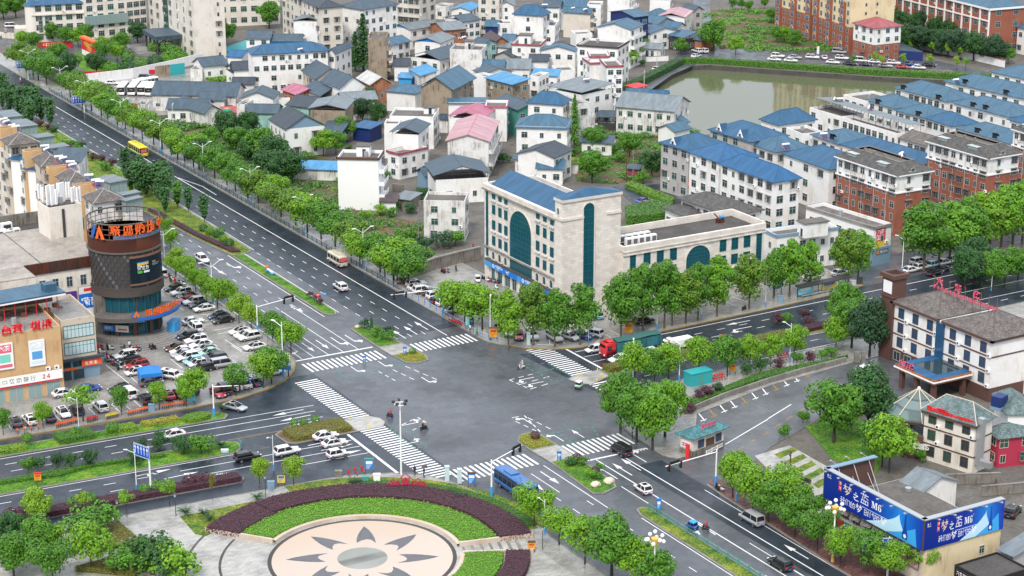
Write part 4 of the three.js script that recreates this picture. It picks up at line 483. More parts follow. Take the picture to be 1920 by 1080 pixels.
function frameOf(k,L,N,d,H,ground){
const h=ground?0:H,a=at(k,L[0],L[1],h),n=at(k,N[0],N[1],h),dx=n.x-a.x,dz=n.z-a.z,w=Math.hypot(dx,dz),turn=Math.atan2(-dz,dx);
let dep=d;if(Array.isArray(d)){const r=at(k,d[0],d[1],h);const zx=Math.sin(turn),zz=Math.cos(turn);dep=Math.max(4,-((r.x-n.x)*zx+(r.z-n.z)*zz));}return{x:a.x,z:a.z,w,d:dep,turn};
}
// one building: walls, roof, windows; local x along the front, local -z into the depth
function house(k,L,N,d,H,st,type,roofM,wallM,label,o={}){
const f=frameOf(k,L,N,d,H,o.ground),{w}=f;d=Math.min(f.d,o.maxd??60);const t=thing(o.name??'house',label,o.cat??'house',f.x,o.y??0,f.z,f.turn,o.group);t.userData.size=[w,d,H];
const flat=type==='flat',par=flat?(o.par??0.8):0,lift=o.lift??0,wh=H-par-lift,r=o.rise??1.6;
const wm=M[wallM]??wallM,rm=M[roofM]??roofM,geo=[bx(0,w,-0.2,wh,-d,0)];
if(o.bands){let y=0;geo.length=0;o.bands.forEach(([y1,mm],i)=>{part(i?'upper_wall':'lower_wall',bx(0,w,i?y:-0.2,Math.min(y1,wh),-d,0),M[mm],t);y=y1;});}else part('wall',geo[0],wm,t);
if(flat){const q=0.2;part('roof',slab(rect(q,w-q,-d+q,-q),wh,wh+0.04),rm,t);part('parapet',mg([bx(0,w,wh,H,-q,0),bx(0,w,wh,H,-d,-d+q),bx(0,q,wh,H,-d+q,-q),bx(w-q,w,wh,H,-d+q,-q)]),o.parM?M[o.parM]:(o.bands?M[o.bands[o.bands.length-1][1]]:wm),t);if(rnd()<0.45&&w>5){const g=grp('roof_tank',t,w*rr(0.25,0.7),wh,-d*rr(0.3,0.7));part('tank',cyl(0.5,0.5,1.2,10,0,0.35),M.steel,g);part('tank_stand',bx(-0.5,0.5,0,0.35,-0.5,0.5),M.conc,g);}if(o.trim)part('coping',mg([bx(-0.25,w+0.25,H-0.55,H+0.06,0.004,0.3),bx(w+0.004,w+0.3,H-0.55,H+0.06,-d,0.3),bx(-0.3,-0.004,H-0.55,H+0.06,-d,0.3)]),M[o.trim],t);}
else{
const[rg,ridges]=roofGeo(type,w,d,H,o),rf=part('roof',rg,rm,t);if(o.ridge!==0)for(const[a,b]of ridges)part('ridge_cap',rib(a,b,o.ridgeR??0.09),o.ridge?M[o.ridge]:rm,rf);
if(lift>0.1){const l=[];for(let i=0;i<=3;i++){l.push(bar([0.1+((w-0.2)*i) / 3,wh,-0.1],[0.1+((w-0.2)*i) / 3,H,-0.1],0.07,5),bar([0.1+((w-0.2)*i) / 3,wh,-d+0.1],[0.1+((w-0.2)*i) / 3,H,-d+0.1],0.07,5));if(i)l.push(bar([w-0.1,wh,(-d*i) / 4],[w-0.1,H,(-d*i) / 4],0.07,5));}for(const p of l)part('roof_post',p,M.iron,t);part('roof_deck',slab(rect(0.02,w-0.02,-d+0.02,-0.02),wh,wh+0.03),M.roofGrey,t);part('parapet',mg([bx(0,w,wh,wh+0.7,-0.15,0),bx(w-0.15,w,wh,wh+0.7,-d,-0.15)]),wm,t);if(type==='gz'||type==='gx')part('truss',type==='gz'?mg([bar([0,H-0.1,0],[w,H-0.1,0],0.07),bar([0,H,0],[w / 2,H+r,0],0.07),bar([w,H,0],[w / 2,H+r,0],0.07)]):mg([bar([w,H-0.1,0],[w,H-0.1,-d],0.07),bar([w,H,0],[w,H+r,-d / 2],0.07)]),M.iron,t);}
else if(type==='gz')for(const z of[0,-d])part('gable',quads([[[0,wh,z],[w,wh,z],[w / 2,H+r-0.14,z]]]),M[o.gable]??wm,t);else if(type==='gx')for(const x of[0,w])part('gable',quads([[[x,wh,0],[x,wh,-d],[x,H+r-0.14,-d / 2]]]),M[o.gable]??wm,t);else if(type==='shed')part('gable',quads([[[w,wh,0],[w,wh,-d],[w,H+r-0.14,-d]],[[0,wh,-d],[0,wh,0],[0,H+r-0.14,-d]],[[w,wh,-d],[0,wh,-d],[0,H+r-0.14,-d],[w,H+r-0.14,-d]]]),wm,t);
}
if(st){
const fh=wh / st,rows=[];for(let i=o.from??0;i<st;i++)rows.push(i*fh+fh*0.3);const nf=o.nf??Math.max(1,Math.round(w / 3.6)),ns=o.ns??Math.max(1,Math.round(d / 4));const wo={h:Math.min(1.5,fh*0.5),jit:0.15,mix:0.3,ac:o.ac??0.14,cage:o.cage??0.08,skip:o.skip??0.1,...(o.win??{})};
if(nf)wallWindows(t,0,0.002,0,w,rows,nf,wo);if(ns)wallWindows(t,w+0.002,0,Math.PI / 2,d,rows,ns,{...wo,...(o.swin??{})});
if(o.line)for(let i=1;i<st;i++)part('floor_band',mg([bx(-0.06,w+0.06,i*fh-0.1,i*fh+0.1,0.004,0.09),bx(w+0.004,w+0.09,i*fh-0.1,i*fh+0.1,-d,0.004)]),M[o.line],t);
if(o.balcony)for(let i=1;i<st;i++){part('balcony',mg([bx(w+0.003,w+1.3,i*fh-0.12,i*fh,-d+0.3,-0.3),bx(w+1.2,w+1.3,i*fh,i*fh+0.9,-d+0.3,-0.3),bx(w+0.003,w+1.2,i*fh,i*fh+0.9,-0.4,-0.3)]),wm,t);}
}
if(o.door)part('door',winGeo(1.2,2.2,1,1),[M.frame,M.brown],t,w*o.door,0.1,0.003);
if(o.hut){const[hx,hz,hw,hd,hh]=o.hut,g=grp('stair_hut',t,hx*w,wh,-hz*d);part('hut_wall',bx(0,hw,0,hh,-hd,0),wm,g);part('hut_roof',bx(-0.3,hw+0.3,hh,hh+0.18,-hd-0.3,0.3),M.roofGrey,g);part('hut_door',winGeo(0.8,1.9,1,1),[M.frame,M.glass],g,hw*0.6,0.05,0.003);}
return t;
}
// ---------------------------------------------------------------- village houses
const V=[
['a',[530,-105],[960,88],[1190,60],18,6,'hip','roofSlate','cream','long cream balconied block with slate roof behind the village',{nf:9,ns:2,cage:0.4,rise:2}],
['a',[660,228],[1010,240],[1200,150],13,4,'gz','roofPale','white','white house with pale steel canopy roof and blank front beside the big slate roofed house',{lift:0.7,nf:0,ns:4,balcony:1,rise:1.3}],
['a',[1185,290],[1330,275],8,9,3,'flat','roofGrey','grimyWhite','terraced white house with stepped balconies behind the redwood',{balcony:1}],
['a',[1195,65],[1445,108],[1832,45],15,5,'hip','roofSteel','white','big white house with slate hip roof and glazed top verandah',{nf:2,ns:5,rise:2.4}],
['a',[200,612],[1045,568],9.5,12.5,4,'hip','roofBlue','white','long white four storey house with bright blue hip roof',{nf:9,rise:2.2,ac:0.2,skip:0.18}],
['a',[1050,600],[1125,605],13,11,3,'gz','roofSteel','white','narrow white house with grey steel roof behind the long blue roof',{}],
['a',[130,432],[392,432],11,9,3,'gx','roofSteel','white','white house with steel gable behind the long blue roof',{}],
['a',[396,462],[742,462],9,8,2,'gx','roofSteel','skyBlue','house with blue painted gallery under a steel roof',{lift:1}],
['a',[-10,812],[200,795],9,5,1,'gx','roofSlate','white','low white house with slate roof left of the long blue roof',{lift:0.8}],
['a',[765,792],[915,890],9,7.5,2,'gx','roofSteel','beige','beige house whose steel roof slopes to the avenue',{rise:3}],
['a',[985,908],[1185,992],[1470,962],8,2,'gx','roofSteel','white','house with blank white gable and steel roof before the redwood',{nf:0,ns:1,rise:3.2}],
['a',[775,1002],[970,1080],8,5,1,'gx','roofSteel','white','low steel roof in front of the white gable house',{lift:1.2,rise:2.4}],
['a',[1385,878],[1530,952],[1760,930],6,1,'gx','roofWhite','brickRaw','brick house with white roof beside the redwood',{nf:2,ns:1,rise:2.2}],
['a',[1500,425],[1705,425],11,14,4,'flat','roofGrey','tanWall','tall tan unplastered house behind the redwood',{nf:0,ns:4,balcony:1}],
['a',[540,1005],[700,1062],8,4.5,1,'gx','roofPink','brickRaw','small pink roofed shed by the long blue roof',{rise:1.4}],
['b',[150,-170],[400,-150],[720,-190],20,6,'flat','roofGrey','cream','tall cream flats with caged balconies at the picture top',{nf:4,ns:2,cage:0.9,name:'apartment_block',cat:'apartment block'}],
['b',[1060,-150],[1290,-140],12,19,6,'flat','roofGrey','cream','cream flats behind the white gabled houses',{nf:2,name:'apartment_block',cat:'apartment block'}],
['b',[760,107],[965,117],[1125,62],9,3,'gz','roofSky','white','white house with light blue steel roof at the picture top',{nf:1,ns:3,balcony:1,rise:1.2}],
['b',[690,192],[890,242],[1030,207],9,3,'gz','roofSteel','white','white house with slate gable below the light blue roof',{nf:1,ns:3,rise:1.4,lift:0.6}],
['b',[75,292],[295,332],[515,267],7,2,'gz','roofPale','white','house with pale roof edged in blue and blue gable',{nf:0,ns:3,gable:'skyBlue',rise:1.4}],
['b',[520,268],[680,338],[862,292],8,2,'gz','roofPale','brickRaw','brick house with pale dusty roof',{nf:0,ns:3,cage:0.5,rise:1.6}],
['b',[345,462],[630,482],[765,412],8,2,'gz','roofPale','white','house with pale roof and blue trimmed gable under it',{nf:1,ns:3,gable:'blue',rise:1.5,balcony:1}],
['b',[80,505],[290,462],8,6,2,'gx','roofTeal','white','small white house with blue grey roof behind the redwood',{}],
['b',[290,628],[630,672],[690,562],7,2,'gz','roofSteel','white','house with wide steel gable roof over a dark gallery',{lift:0.8,rise:2}],
['b',[115,738],[275,738],8,5,1,'gx','roofSlate','white','low white house with small dark roof beside the bright blue sheets',{door:0.4}],
['b',[415,978],[760,1004],[930,872],12,4,'gz','roofTeal','tanWall','big unplastered house with broad blue grey gable roof',{nf:1,ns:4,rise:3.4,ov:0.9}],
['b',[740,552],[1100,562],10,11,3,'flat','roofGrey','grimyWhite','stained white house with roof hut and brick lattice',{nf:0,ns:2,hut:[0.4,0.4,2.6,3,2.6]}],
['b',[985,482],[1110,507],[1200,467],9,3,'gx','roofSteel','mint','pale green house with steel roof beside the stained white house',{nf:0}],
['b',[1115,418],[1230,492],[1325,432],7,2,'gx','roofMaroon','brickRaw','brick house with maroon roof',{rise:2.2,nf:2,ns:2}],
['b',[1460,156],[1790,176],[1880,142],13,4,'hip','roofBlue','white','white tower house with blue pyramid roof',{nf:1,rise:3}],
['b',[1290,62],[1460,62],10,12,4,'gz','roofPale','white','white house with pale gable left of the blue pyramid roof',{nf:1}],
['b',[1140,292],[1275,297],7,7,2,'gx','roofTeal','navy','small house with blue grey roof and dark blue fascia',{nf:0}],['b',[1277,258],[1430,258],7,8,2,'flat','roofGrey','white','small flat roofed white house below the pale gable',{nf:1}],
['b',[1440,490],[1755,502],[1830,440],9,3,'flat','roofGrey','white','white house with red edged flat roof and roof hut',{trim:'roofRed',nf:2,hut:[0.15,0.4,4,4,2.8]}],
['b',[1320,455],[1445,460],8,6.5,1,'gx','roofTeal','greyWall','small teal roof left of the red edged house',{nf:0,ns:0}],['b',[1280,525],[1440,535],6,6,1,'gx','roofPale','white','small pale ribbed roof left of the red edged house',{lift:0.7}],
['b',[1345,768],[1635,772],8,5,1,'gx','roofPale','white','low workshop with ribbed grey roof',{nf:3,rise:2.4}],['b',[1640,684],[1840,688],7,6,1,'gx','roofSlate','white','small white house with blotched slate roof',{nf:2}],['b',[1250,622],[1440,642],7,5,1,'gz','roofSlate','greyWall','small grey gable between steel roofs',{nf:0,ns:0}],
['b',[1020,792],[1130,834],[1340,765],6.5,1,'gx','roofSteel','white','low steel roof beside the light blue roof',{nf:0}],['b',[1110,740],[1340,745],5,6,0,'gx','roofTeal','grimyWhite','narrow steel lean-to below the stained white house',{}],
['b',[1150,872],[1445,947],[1640,922],10,3,'shed','roofSky','tanWall','tan house with light blue lean-to roof',{nf:4,ns:2,rise:1,cage:0.3}],['b',[1012,832],[1148,862],4,10,0,'flat','roofGrey','white','blank white wall block beside the tan house',{}],['b',[1640,852],[1740,862],[1920,822],10,3,'flat','roofGrey','white','white house with dark verandah beside the tan house',{nf:1,ns:3}],
['b',[800,740],[1060,760],6,5,0,'flat','roofGrey','grimyWhite','low flat roof in front of the stained white house',{}],['b',[300,780],[420,850],5,5,0,'shed','roofSky','grimyWhite','bright blue lean-to sheet beside the big gable roof',{rise:1.4}],['b',[165,870],[305,875],5,3.4,0,'shed','roofSky','skyBlue','small bright blue hut near the redwood',{rise:0.6}],['b',[30,1020],[350,1050],9,6,1,'hip','roofTeal','white','blue grey hip roof left of the big gable house',{nf:0,ns:0}],
['c',[310,90],[605,80],9,8,2,'gx','roofTeal','white','house with wide blue grey roof at the picture top',{nf:2,rise:2.6}],['c',[110,75],[290,80],9,9,2,'gx','roofSteel','white','dark steel roof behind the blue pyramid',{lift:1}],['c',[605,48],[760,52],8,9,3,'flat','roofGrey','white','white flat roofed house right of the wide blue grey roof',{}],
['c',[340,132],[640,152],[760,150],9,3,'gx','roofTeal','cream','cream house with two solar heaters on its roof',{nf:0,ns:3,balcony:1}],['c',[90,284],[242,288],[520,232],9,3,'flat','roofGrey','white','white house with flat concrete roof and side stair',{nf:1,ns:3}],['c',[480,382],[665,374],7,9,3,'flat','roofTileBrown','white','white hut with brownish roof in the village middle',{nf:1}],['c',[670,425],[905,475],[965,402],8,2,'gz','roofTeal','white','blue grey roof before the big four storey gable house',{nf:0}],
['c',[725,302],[1095,332],[1205,272],13,4,'gz','roofTeal','white','big white gable house with striped steel roof',{nf:0,ns:3,rise:1.8,balcony:1}],['c',[498,500],[950,530],12,14,4,'flat','roofDark','white','white house with dark slate edged flat roof',{nf:4,trim:'roofDark'}],['c',[560,650],[642,705],6,13.5,4,'flat','roofGrey','white','narrow white wing with red tiled parapet and green windows',{trim:'roofRed',nf:2,ns:0}],['c',[640,632],[852,630],8,15,4,'flat','roofGrey','whiteClean','blank white slab house with red tiled parapet',{trim:'roofRed',nf:0,ns:0}],['c',[825,738],[1005,733],[1060,655],14.5,5,'flat','roofGrey','white','tall white house with red tiled parapet and paired windows',{trim:'roofRed',nf:2,ns:1,skip:0,mix:1}],
['c',[85,562],[470,574],[495,545],8,2,'gz','roofTeal','white','white house with broad blue grey gable',{nf:3,rise:1.6}],['c',[272,792],[470,784],8,7,2,'flat','roofGrey','white','white house with brownish flat roof and green door',{nf:0}],['c',[-10,842],[265,852],6,8,2,'shed','roofSky','white','verandah house with light blue roof',{lift:1,rise:0.8}],['c',[180,962],[545,1034],[690,922],11,3,'shed','roofPale','white','white house with sloping pale panel roof over a terrace',{lift:1.6,rise:0.7,nf:2,ns:3}],
['c',[870,130],[1140,190],[1200,150],12,3,'gz','roofTeal','navy','dark blue top storey with steel gable',{nf:0,ns:2,rise:1.3}],['c',[835,-20],[1082,-8],10,13,4,'flat','roofGrey','white','tall white house at the picture top with a dark balcony',{nf:1,ns:3,balcony:1}],['c',[1310,0],[1540,5],10,10,3,'flat','roofGrey','white','blank white house behind the pink roof',{nf:0}],['c',[1410,178],[1700,192],[1745,122],8,2,'gz','roofPinkPale','white','house with pale pink gable roof near the pond lane',{nf:0,ns:3,rise:1.3,lift:0.5}],
['c',[1200,335],[1320,372],[1470,292],6,2,'gx','roofTeal','white','white shop house with blue grey roof left of the black shed',{nf:0}],['c',[1200,230],[1400,270],8,6.5,0,'gx','roofTeal','greyWall','long blue grey roof behind the shop house',{rise:2}],['c',[1470,292],[1620,312],[1710,292],6,1,'gx','roofTeal','white','white shed with blue grey roof by the pond lane',{nf:1}],['c',[1525,392],[1692,420],6,5,1,'shed','roofTeal','iron','dark open shed with blue grey roof by the pond lane',{lift:1.5,rise:1.2}],['c',[1670,92],[1802,122],[1845,97],7,2,'gx','roofSteel','greyWall','grey house with steel roof at the lane top',{}],['c',[1190,538],[1430,552],6,4,1,'gx','roofPale','white','single storey house with ribbed pale roof and doors',{nf:4,win:{h:2,w:0.9},rise:1.4}],['c',[1290,150],[1390,165],6,8,0,'hip','roofTeal','greyWall','small steel pyramid left of the pale pink roof',{}],
['d',[395,502],[580,614],[970,547],8,2,'gx','roofSlate','white','white house with dark slate gable roof facing the avenue',{nf:4,ns:2,rise:3.4,gable:'bluegrey',skip:0,ov:0.4,win:{w:0.9,h:1.4}}],['d',[145,428],[470,433],8,4.5,0,'gx','roofSteel','mint','mint green kindergarten hall with steel roof',{rise:1.8}],['d',[590,338],[830,368],[970,272],6.5,1,'gx','roofSlate','mint','slate roof behind the dark gable house',{nf:0,rise:2}],['d',[850,372],[1240,382],[1285,282],8.5,2,'gz','roofPale','tanWall','rough tan house with pale arched canopy roof',{lift:1.3,nf:0,ns:0,rise:1.2}],['d',[970,652],[1182,662],8,4,0,'shed','roofSteel','navy','steel lean-to beside the rough tan house',{rise:1.6}],['d',[1225,292],[1592,272],9,6,1,'gx','roofPale','grimyWhite','low pale arched roof behind the bamboo',{lift:1.6,nf:0}],['d',[75,262],[430,267],9,6,0,'gz','roofSteel','white','steel gable hall behind the kindergarten',{rise:2}],['d',[150,295],[620,280],3,4.5,1,'flat','roofSteel','white','long low white wall building behind the kindergarten',{nf:2}],['d',[1330,580],[1520,605],6,4,0,'shed','roofBright','navy','dark blue shed with bright blue roof under the bamboo',{rise:0.5,lift:0.8}],['d',[680,1052],[1160,1068],5,3,0,'shed','roofSky','grimyWhite','long light blue sheet roof beside the tall blank white house',{rise:0.9}],
['h',[155,580],[1090,602],11,5,1,'gx','roofSteel','grimyWhite','long depot hall with ribbed steel roof',{nf:8,rise:3,name:'depot_hall',cat:'hall',win:{w:1.2,h:0.8}}],['h',[325,742],[770,747],8,4,1,'gx','roofSteel','white','low white depot office with ribbed steel roof',{nf:4,rise:2.2}],['h',[735,795],[925,765],16,4,0,'gz','roofSteel','grimyWhite','white gable end of a long depot shed',{rise:2.2}],['h',[690,645],[960,645],8,4.2,0,'gx','roofSteel','grimyWhite','steel link roof between depot sheds',{rise:1.8}],['h',[580,295],[712,298],6,4,1,'flat','roofGrey','grimyWhite','small concrete hut by the depot wall',{}],['h',[725,268],[990,240],8,4.5,1,'gx','roofSteel','white','white cottage with slate roof above the gardens',{rise:2.2}],['h',[1000,152],[1160,162],7,5,1,'gx','roofBright','white','white cottage with bright blue roof',{}],['h',[1075,308],[1285,298],8,6,1,'gx','roofSlate','white','white house with dark roof left of the long blue roof',{lift:0.8,rise:2}],['h',[1060,465],[1290,465],6,4,0,'gx','roofSlate','grimyWhite','low dark roof below the garden terraces',{}],['h',[-10,690],[80,690],6,4,0,'flat','roofSlate','grimyWhite','gatehouse of the coach depot',{}],
['e',[60,462],[555,474],11,9,3,'flat','roofGrey','white','white house with wide bare flat roof',{nf:1,hut:[0.7,0.6,3,3,1.8]}],['e',[90,637],[385,652],[595,557],11,3,'gz','roofSteel','white','white house with steel canopy roof and green bay windows',{lift:1.3,nf:0,ns:3,rise:1.3,win:{glass:M.glassGreen}}],['e',[40,852],[170,884],[330,772],7,2,'flat','roofGrey','white','white terrace wing with red edged flat roof',{trim:'roofRed',nf:1,ns:3}],['e',[0,550],[165,552],6,9.5,0,'flat','roofTileBrown','white','brown flat roofed block behind the terrace wing',{}],
['e',[740,462],[1115,484],[1205,382],9,2,'gz','roofPink','white','house with deep pink striped gable canopy',{lift:1.2,nf:1,rise:1.4,ridge:'pinkBar'}],['e',[1140,352],[1380,354],8,10,3,'flat','roofGrey','white','white house with pink awning beside the pink canopy',{nf:0,trim:'roofPink'}],['e',[725,318],[1150,318],5,9,0,'shed','roofTeal','white','narrow blue grey roof behind the pink canopy',{rise:0.5,lift:0.6}],['e',[715,738],[1175,748],[1340,522],10,3,'gz','roofPinkPale','grimyWhite','house with pale pink roof and stained white end wall',{nf:0,ns:3,rise:1.8,ridge:'pinkBar',balcony:1}],['e',[1240,290],[1510,394],[1620,302],8,2,'gx','roofSteel','greenFence','steel roof over a dark green wall',{nf:0,ns:3,rise:1.6}],['f',[-60,312],[335,337],[485,287],11,3,'hip','roofBlue','white','white house with blue hip roof and dark glazed top floor',{nf:2,rise:2.8,ns:3}],['e',[1490,588],[2060,604],10,10.5,3,'hip','roofTeal','white','white house with teal hip roof and roof terrace',{nf:3,rise:2.6,lift:0.4}],['f',[-170,884],[230,934],[275,822],7,2,'gz','roofSlate','white','white house with slate gable behind the stone corner building',{nf:0,rise:1.8}],['e',[1475,944],[1720,988],6,4.4,1,'gx','roofTeal','white','low white outbuilding with blue grey roof',{nf:2}],['e',[1725,1052],[2010,1058],7,4.2,1,'gx','roofTeal','white','low outbuilding with pale blue grey roof behind the stone building',{}],['e',[610,490],[715,500],6,4,0,'shed','roofSteel','grimyWhite','small lean-to in the alley by the pink roofs',{}],
['g',[1300,408],[1890,378],[1935,242],7.4,1,'gz','roofSteel','white','open steel canopy house behind the stone corner building',{lift:2,nf:2,rise:2,ov:0.8}],['g',[195,207],[655,217],[780,132],13.2,4,'flat','roofGrey','whiteClean','tall blank white house with brown edged flat roof',{nf:0,ns:2,trim:'brown',hut:[0.4,0.5,3.2,3,2.6],balcony:1,cage:0.5}],['g',[1165,692],[1630,702],[1700,602],9.6,3,'flat','roofGrey','grimyWhite','peeling white three storey house beside the stone building',{nf:2,ns:2,skip:0,win:{glass:M.glassGreen}}],['g',[850,662],[1010,684],5,3,0,'shed','roofPale','rawStone','littered tin shed by the blank white house',{rise:0.5}],['g',[690,702],[850,704],4,3,0,'shed','roofMaroon','whiteClean','maroon roofed shed with blue tarpaulin',{rise:0.5}],['g',[1190,418],[1300,404],5,4,0,'gx','roofSteel','bluegrey','small blue grey shed in the village yard',{}],['g',[1490,524],[1810,534],5,3.6,0,'shed','roofSteel','white','low steel roof in front of the canopy house',{rise:0.8}],
['f',[935,354],[1580,412],[1690,302],7.5,2,'gx','roofPale','grimyWhite','long white two storey house with striped roof by the pond',{nf:6,ns:3,rise:3,skip:0}],['f',[490,332],[650,312],[820,172],11,3,'flat','roofGrey','grimyWhite','white house with stacked balconies beside the blue hip roof',{nf:1,ns:4,balcony:1,cage:0.4}],['f',[545,752],[880,772],6,3.5,1,'gx','roofSteel','white','low white cottage with steel roof in the gardens',{nf:2}],['f',[1310,248],[1500,254],5,3,0,'gx','roofBlue','brickRaw','small blue roofed brick shed on the pond edge',{}],['f',[1050,226],[1300,236],5,3,0,'gx','roofTeal','grimyWhite','long narrow shed behind the striped roof house',{}],['f',[330,988],[505,990],4,3,0,'shed','grassDry','grimyWhite','olive roofed shed beside the columnar tree',{rise:0.4}],['f',[815,292],[900,262],8,6,2,'gz','roofTeal','white','narrow gable house between balconies and striped roof',{}],['f',[1060,1050],[1180,1060],3,2.6,0,'shed','roofSteel','roofRed','small hut with red door in the gardens',{rise:0.4}],['f',[725,470],[930,475],6,4,0,'shed','roofSteel','iron','dark carport roof behind two white cars',{lift:2.6,rise:0.5}],['f',[1690,540],[1740,530],8,4,0,'gx','roofTeal','white','small teal roof on the pond shore',{}],['f',[1590,640],[1760,600],6,4,0,'gx','roofTeal','white','low roof between striped house and grey flats',{}],
['c',[1815,440],[1890,450],8,4,0,'gx','roofTeal','brickRaw','blue grey roof hut beside the grassy bank',{}],['c',[1060,960],[1150,985],4,3,0,'shed','redBright','white','red awning stall at the pond lane',{rise:0.3,lift:1.5}],
];
for(const a of V){const o=a[10]??{};o.group??='village houses';house(a[0],a[1],a[2],a[3],a[4],a[5],a[6],a[7],a[8],a[9],o);}
// small roofs deep in the village that only show as slivers between the named ones
[['b',560,60,700,70],['b',1860,540,1990,560],['c',250,20,300,24],['c',780,640,830,650],['d',20,330,110,335],['a',1330,420,1400,425]].forEach(([k,x0,y0,x1,y1],i)=>house(k,[x0,y0],[x1,y1],7,5+(i%3),1,i%2?'gx':'flat',i%2?'roofSteel':'roofGrey','grimyWhite',`small house squeezed between larger roofs, ${ORD[i]} from the avenue`,{group:'village houses'}));
// ---------------------------------------------------------------- blue roofed terraces by the pond and brick flats
const RW=[
['i',[120,522],[430,612],12,12.5,4,'hip','roofBlue','greyWall','grey end house of the blue roofed terrace with one dormer',{nf:3,ns:2,skip:0,rise:2.6,dorm:[0.4]}],['i',[440,627],[770,742],12,12.5,4,'hip','roofBright','white','white middle house of the near blue roofed terrace',{nf:3,ns:2,rise:2.8,skip:0}],['i',[790,762],[1390,967],[1650,912],12.5,4,'hip','roofBright','white','long white end house of the near blue roofed terrace',{nf:6,ns:2,rise:2.8,cage:0.3,skip:0}],
['i',[670,377],[1130,512],12,12,4,'hip','roofBlue','greyWall','grey house with two white dormers on its blue roof',{nf:4,ns:1,rise:2.8,dorm:[0.2,0.72]}],['i',[1130,532],[1400,627],[1690,542],11,3,'hip','roofTeal','white','white house with teal roof and solar heater',{nf:3,rise:2.6,cage:0.5}],[4,[90,862],[345,952],[440,862],11,3,'hip','roofBlue','white','white house with stepped blue roof beside the brick flats',{nf:3,rise:2.8}],['i',[1245,262],[1440,322],[1850,262],8,2,'hip','roofBlue','white','white villa with blue mansard roof on the pond edge',{nf:2,ns:3,rise:3}],['i',[1525,352],[1700,424],[1870,372],8,2,'flat','roofTileBrown','white','white house with brownish flat roof in the terraces',{nf:2,ns:2}],
['j',[140,792],[420,892],[690,792],8,2,'hip','roofTeal','white','terrace house with teal roof and red framed solar heater',{nf:3,ns:2,rise:2.2}],['j',[480,902],[1290,1140],10,8,2,'hip','roofBlue','white','long blue roof behind the first brick flats',{nf:3,rise:2.4}],['j',[110,487],[468,592],8,6.6,2,'flat','roofTileBrown','white','flat roofed terrace house at the end of the pergola roof',{nf:4}],['j',[474,596],[1090,780],[1230,760],6.6,2,'flat','roofTileBrown','white','long flat roofed terrace under the pergola roof',{nf:9,ns:2}],['j',[490,342],[740,417],[930,332],7,2,'flat','roofGrey','white','flat grey roofed terrace house on the pond shore',{nf:3}],['j',[770,407],[1060,497],[1290,427],7,2,'hip','roofTeal','white','short teal roofed terrace house beside the pond',{nf:3,rise:2.4}],['j',[1075,267],[1650,417],[1870,347],7,2,'hip','roofTeal','white','long teal roofed terrace nearest the pond wall',{nf:8,rise:2.6}],['j',[1100,522],[1420,607],10,7,2,'hip','roofTeal','white','teal roofed terrace house behind the pergola',{nf:4,rise:2.4}],['j',[1430,607],[1710,697],[1940,642],7,2,'hip','roofBlue','white','blue roofed terrace house behind the pergola',{nf:4,rise:2.4}],[4,[1000,457],[1430,552],12,7.5,2,'hip','roofTeal','white','teal roofed terrace with heaters near the picture edge',{nf:7,rise:2.6}],[4,[1045,577],[1360,657],[1500,620],7.5,2,'hip','roofTeal','white','teal roofed terrace house with two dark panels',{nf:5,rise:2.4}],[4,[1260,402],[1500,455],12,7.5,2,'hip','roofTeal','white','teal roofed house at the end of the pond wall',{nf:4,rise:2.4}],[4,[1075,722],[1380,812],10,8,2,'hip','roofTeal','white','teal roofed house behind the second brick flats',{nf:3,rise:2.2}],[4,[1360,672],[1460,698],8,7.5,2,'hip','roofBlue','white','small blue roofed house at the picture edge',{rise:1.8}],['k',[530,112],[830,197],9,7,2,'gx','roofTileBrown','white','terrace house with brown tiled roof',{nf:4,rise:1.6}],['j',[1620,900],[1700,930],8,7,0,'hip','roofTeal','white','blue grey roof between the terraces and brick flats',{}],
];
const dormer=mg([quads([[[-1.1,0,0.02],[1.1,0,0.02],[0,1.9,0.02]]]),bar([-1.2,0,0.05],[0,2,0.05],0.12,4),bar([1.2,0,0.05],[0,2,0.05],0.12,4)]),dormerRoof=quads([[[-1.2,0,0],[0,2,0],[0,2,-2.6],[-1.2,0.2,-1]],[[0,2,0],[1.2,0,0],[1.2,0.2,-1],[0,2,-2.6]]]);
for(const a of RW){const o=a[10];o.group='terraces by the pond';o.win={w:1.8,h:1.7,mix:0.2};o.name='terrace_house';const t=house(a[0],a[1],a[2],a[3],a[4],a[5],a[6],a[7],a[8],a[9],o);for(const u of o.dorm??[]){const g=grp('dormer',t,t.userData.size[0]*u,a[4]+0.1,-0.2);part('dormer_front',dormer,M.whiteClean,g);part('dormer_roof',dormerRoof,M.roofBlue,g);part('dormer_window',winGeo(0.7,0.8,1,1),[M.frame,M.glass],g,0,0.2,0.06);}}
{ 
const f=frameOf('j',[115,487],[1090,780],8,6.6);const t=thing('pergola','long pale steel pergola roof on trusses over the flat terrace','pergola',f.x,6.6,f.z,f.turn);part('sheet_roof',quads([[[-1,2.4,-2.4],[f.w+2,2.4,-2.4],[f.w+2,1.9,-8.4],[-1,1.9,-8.4]]]),M.roofPale,t);for(let i=0;i<13;i++){const x=0.5+(f.w*i) / 12;part('truss',mg([bar([x,-0.6,-2.6],[x,2.4,-2.6],0.06),bar([x,-0.6,-7.8],[x,1.9,-7.8],0.06),bar([x,0.2,-2.6],[x+1.6,2.3,-2.6],0.05),bar([x,2.3,-2.6],[x,1.85,-8],0.05)]),M.iron,t);}}
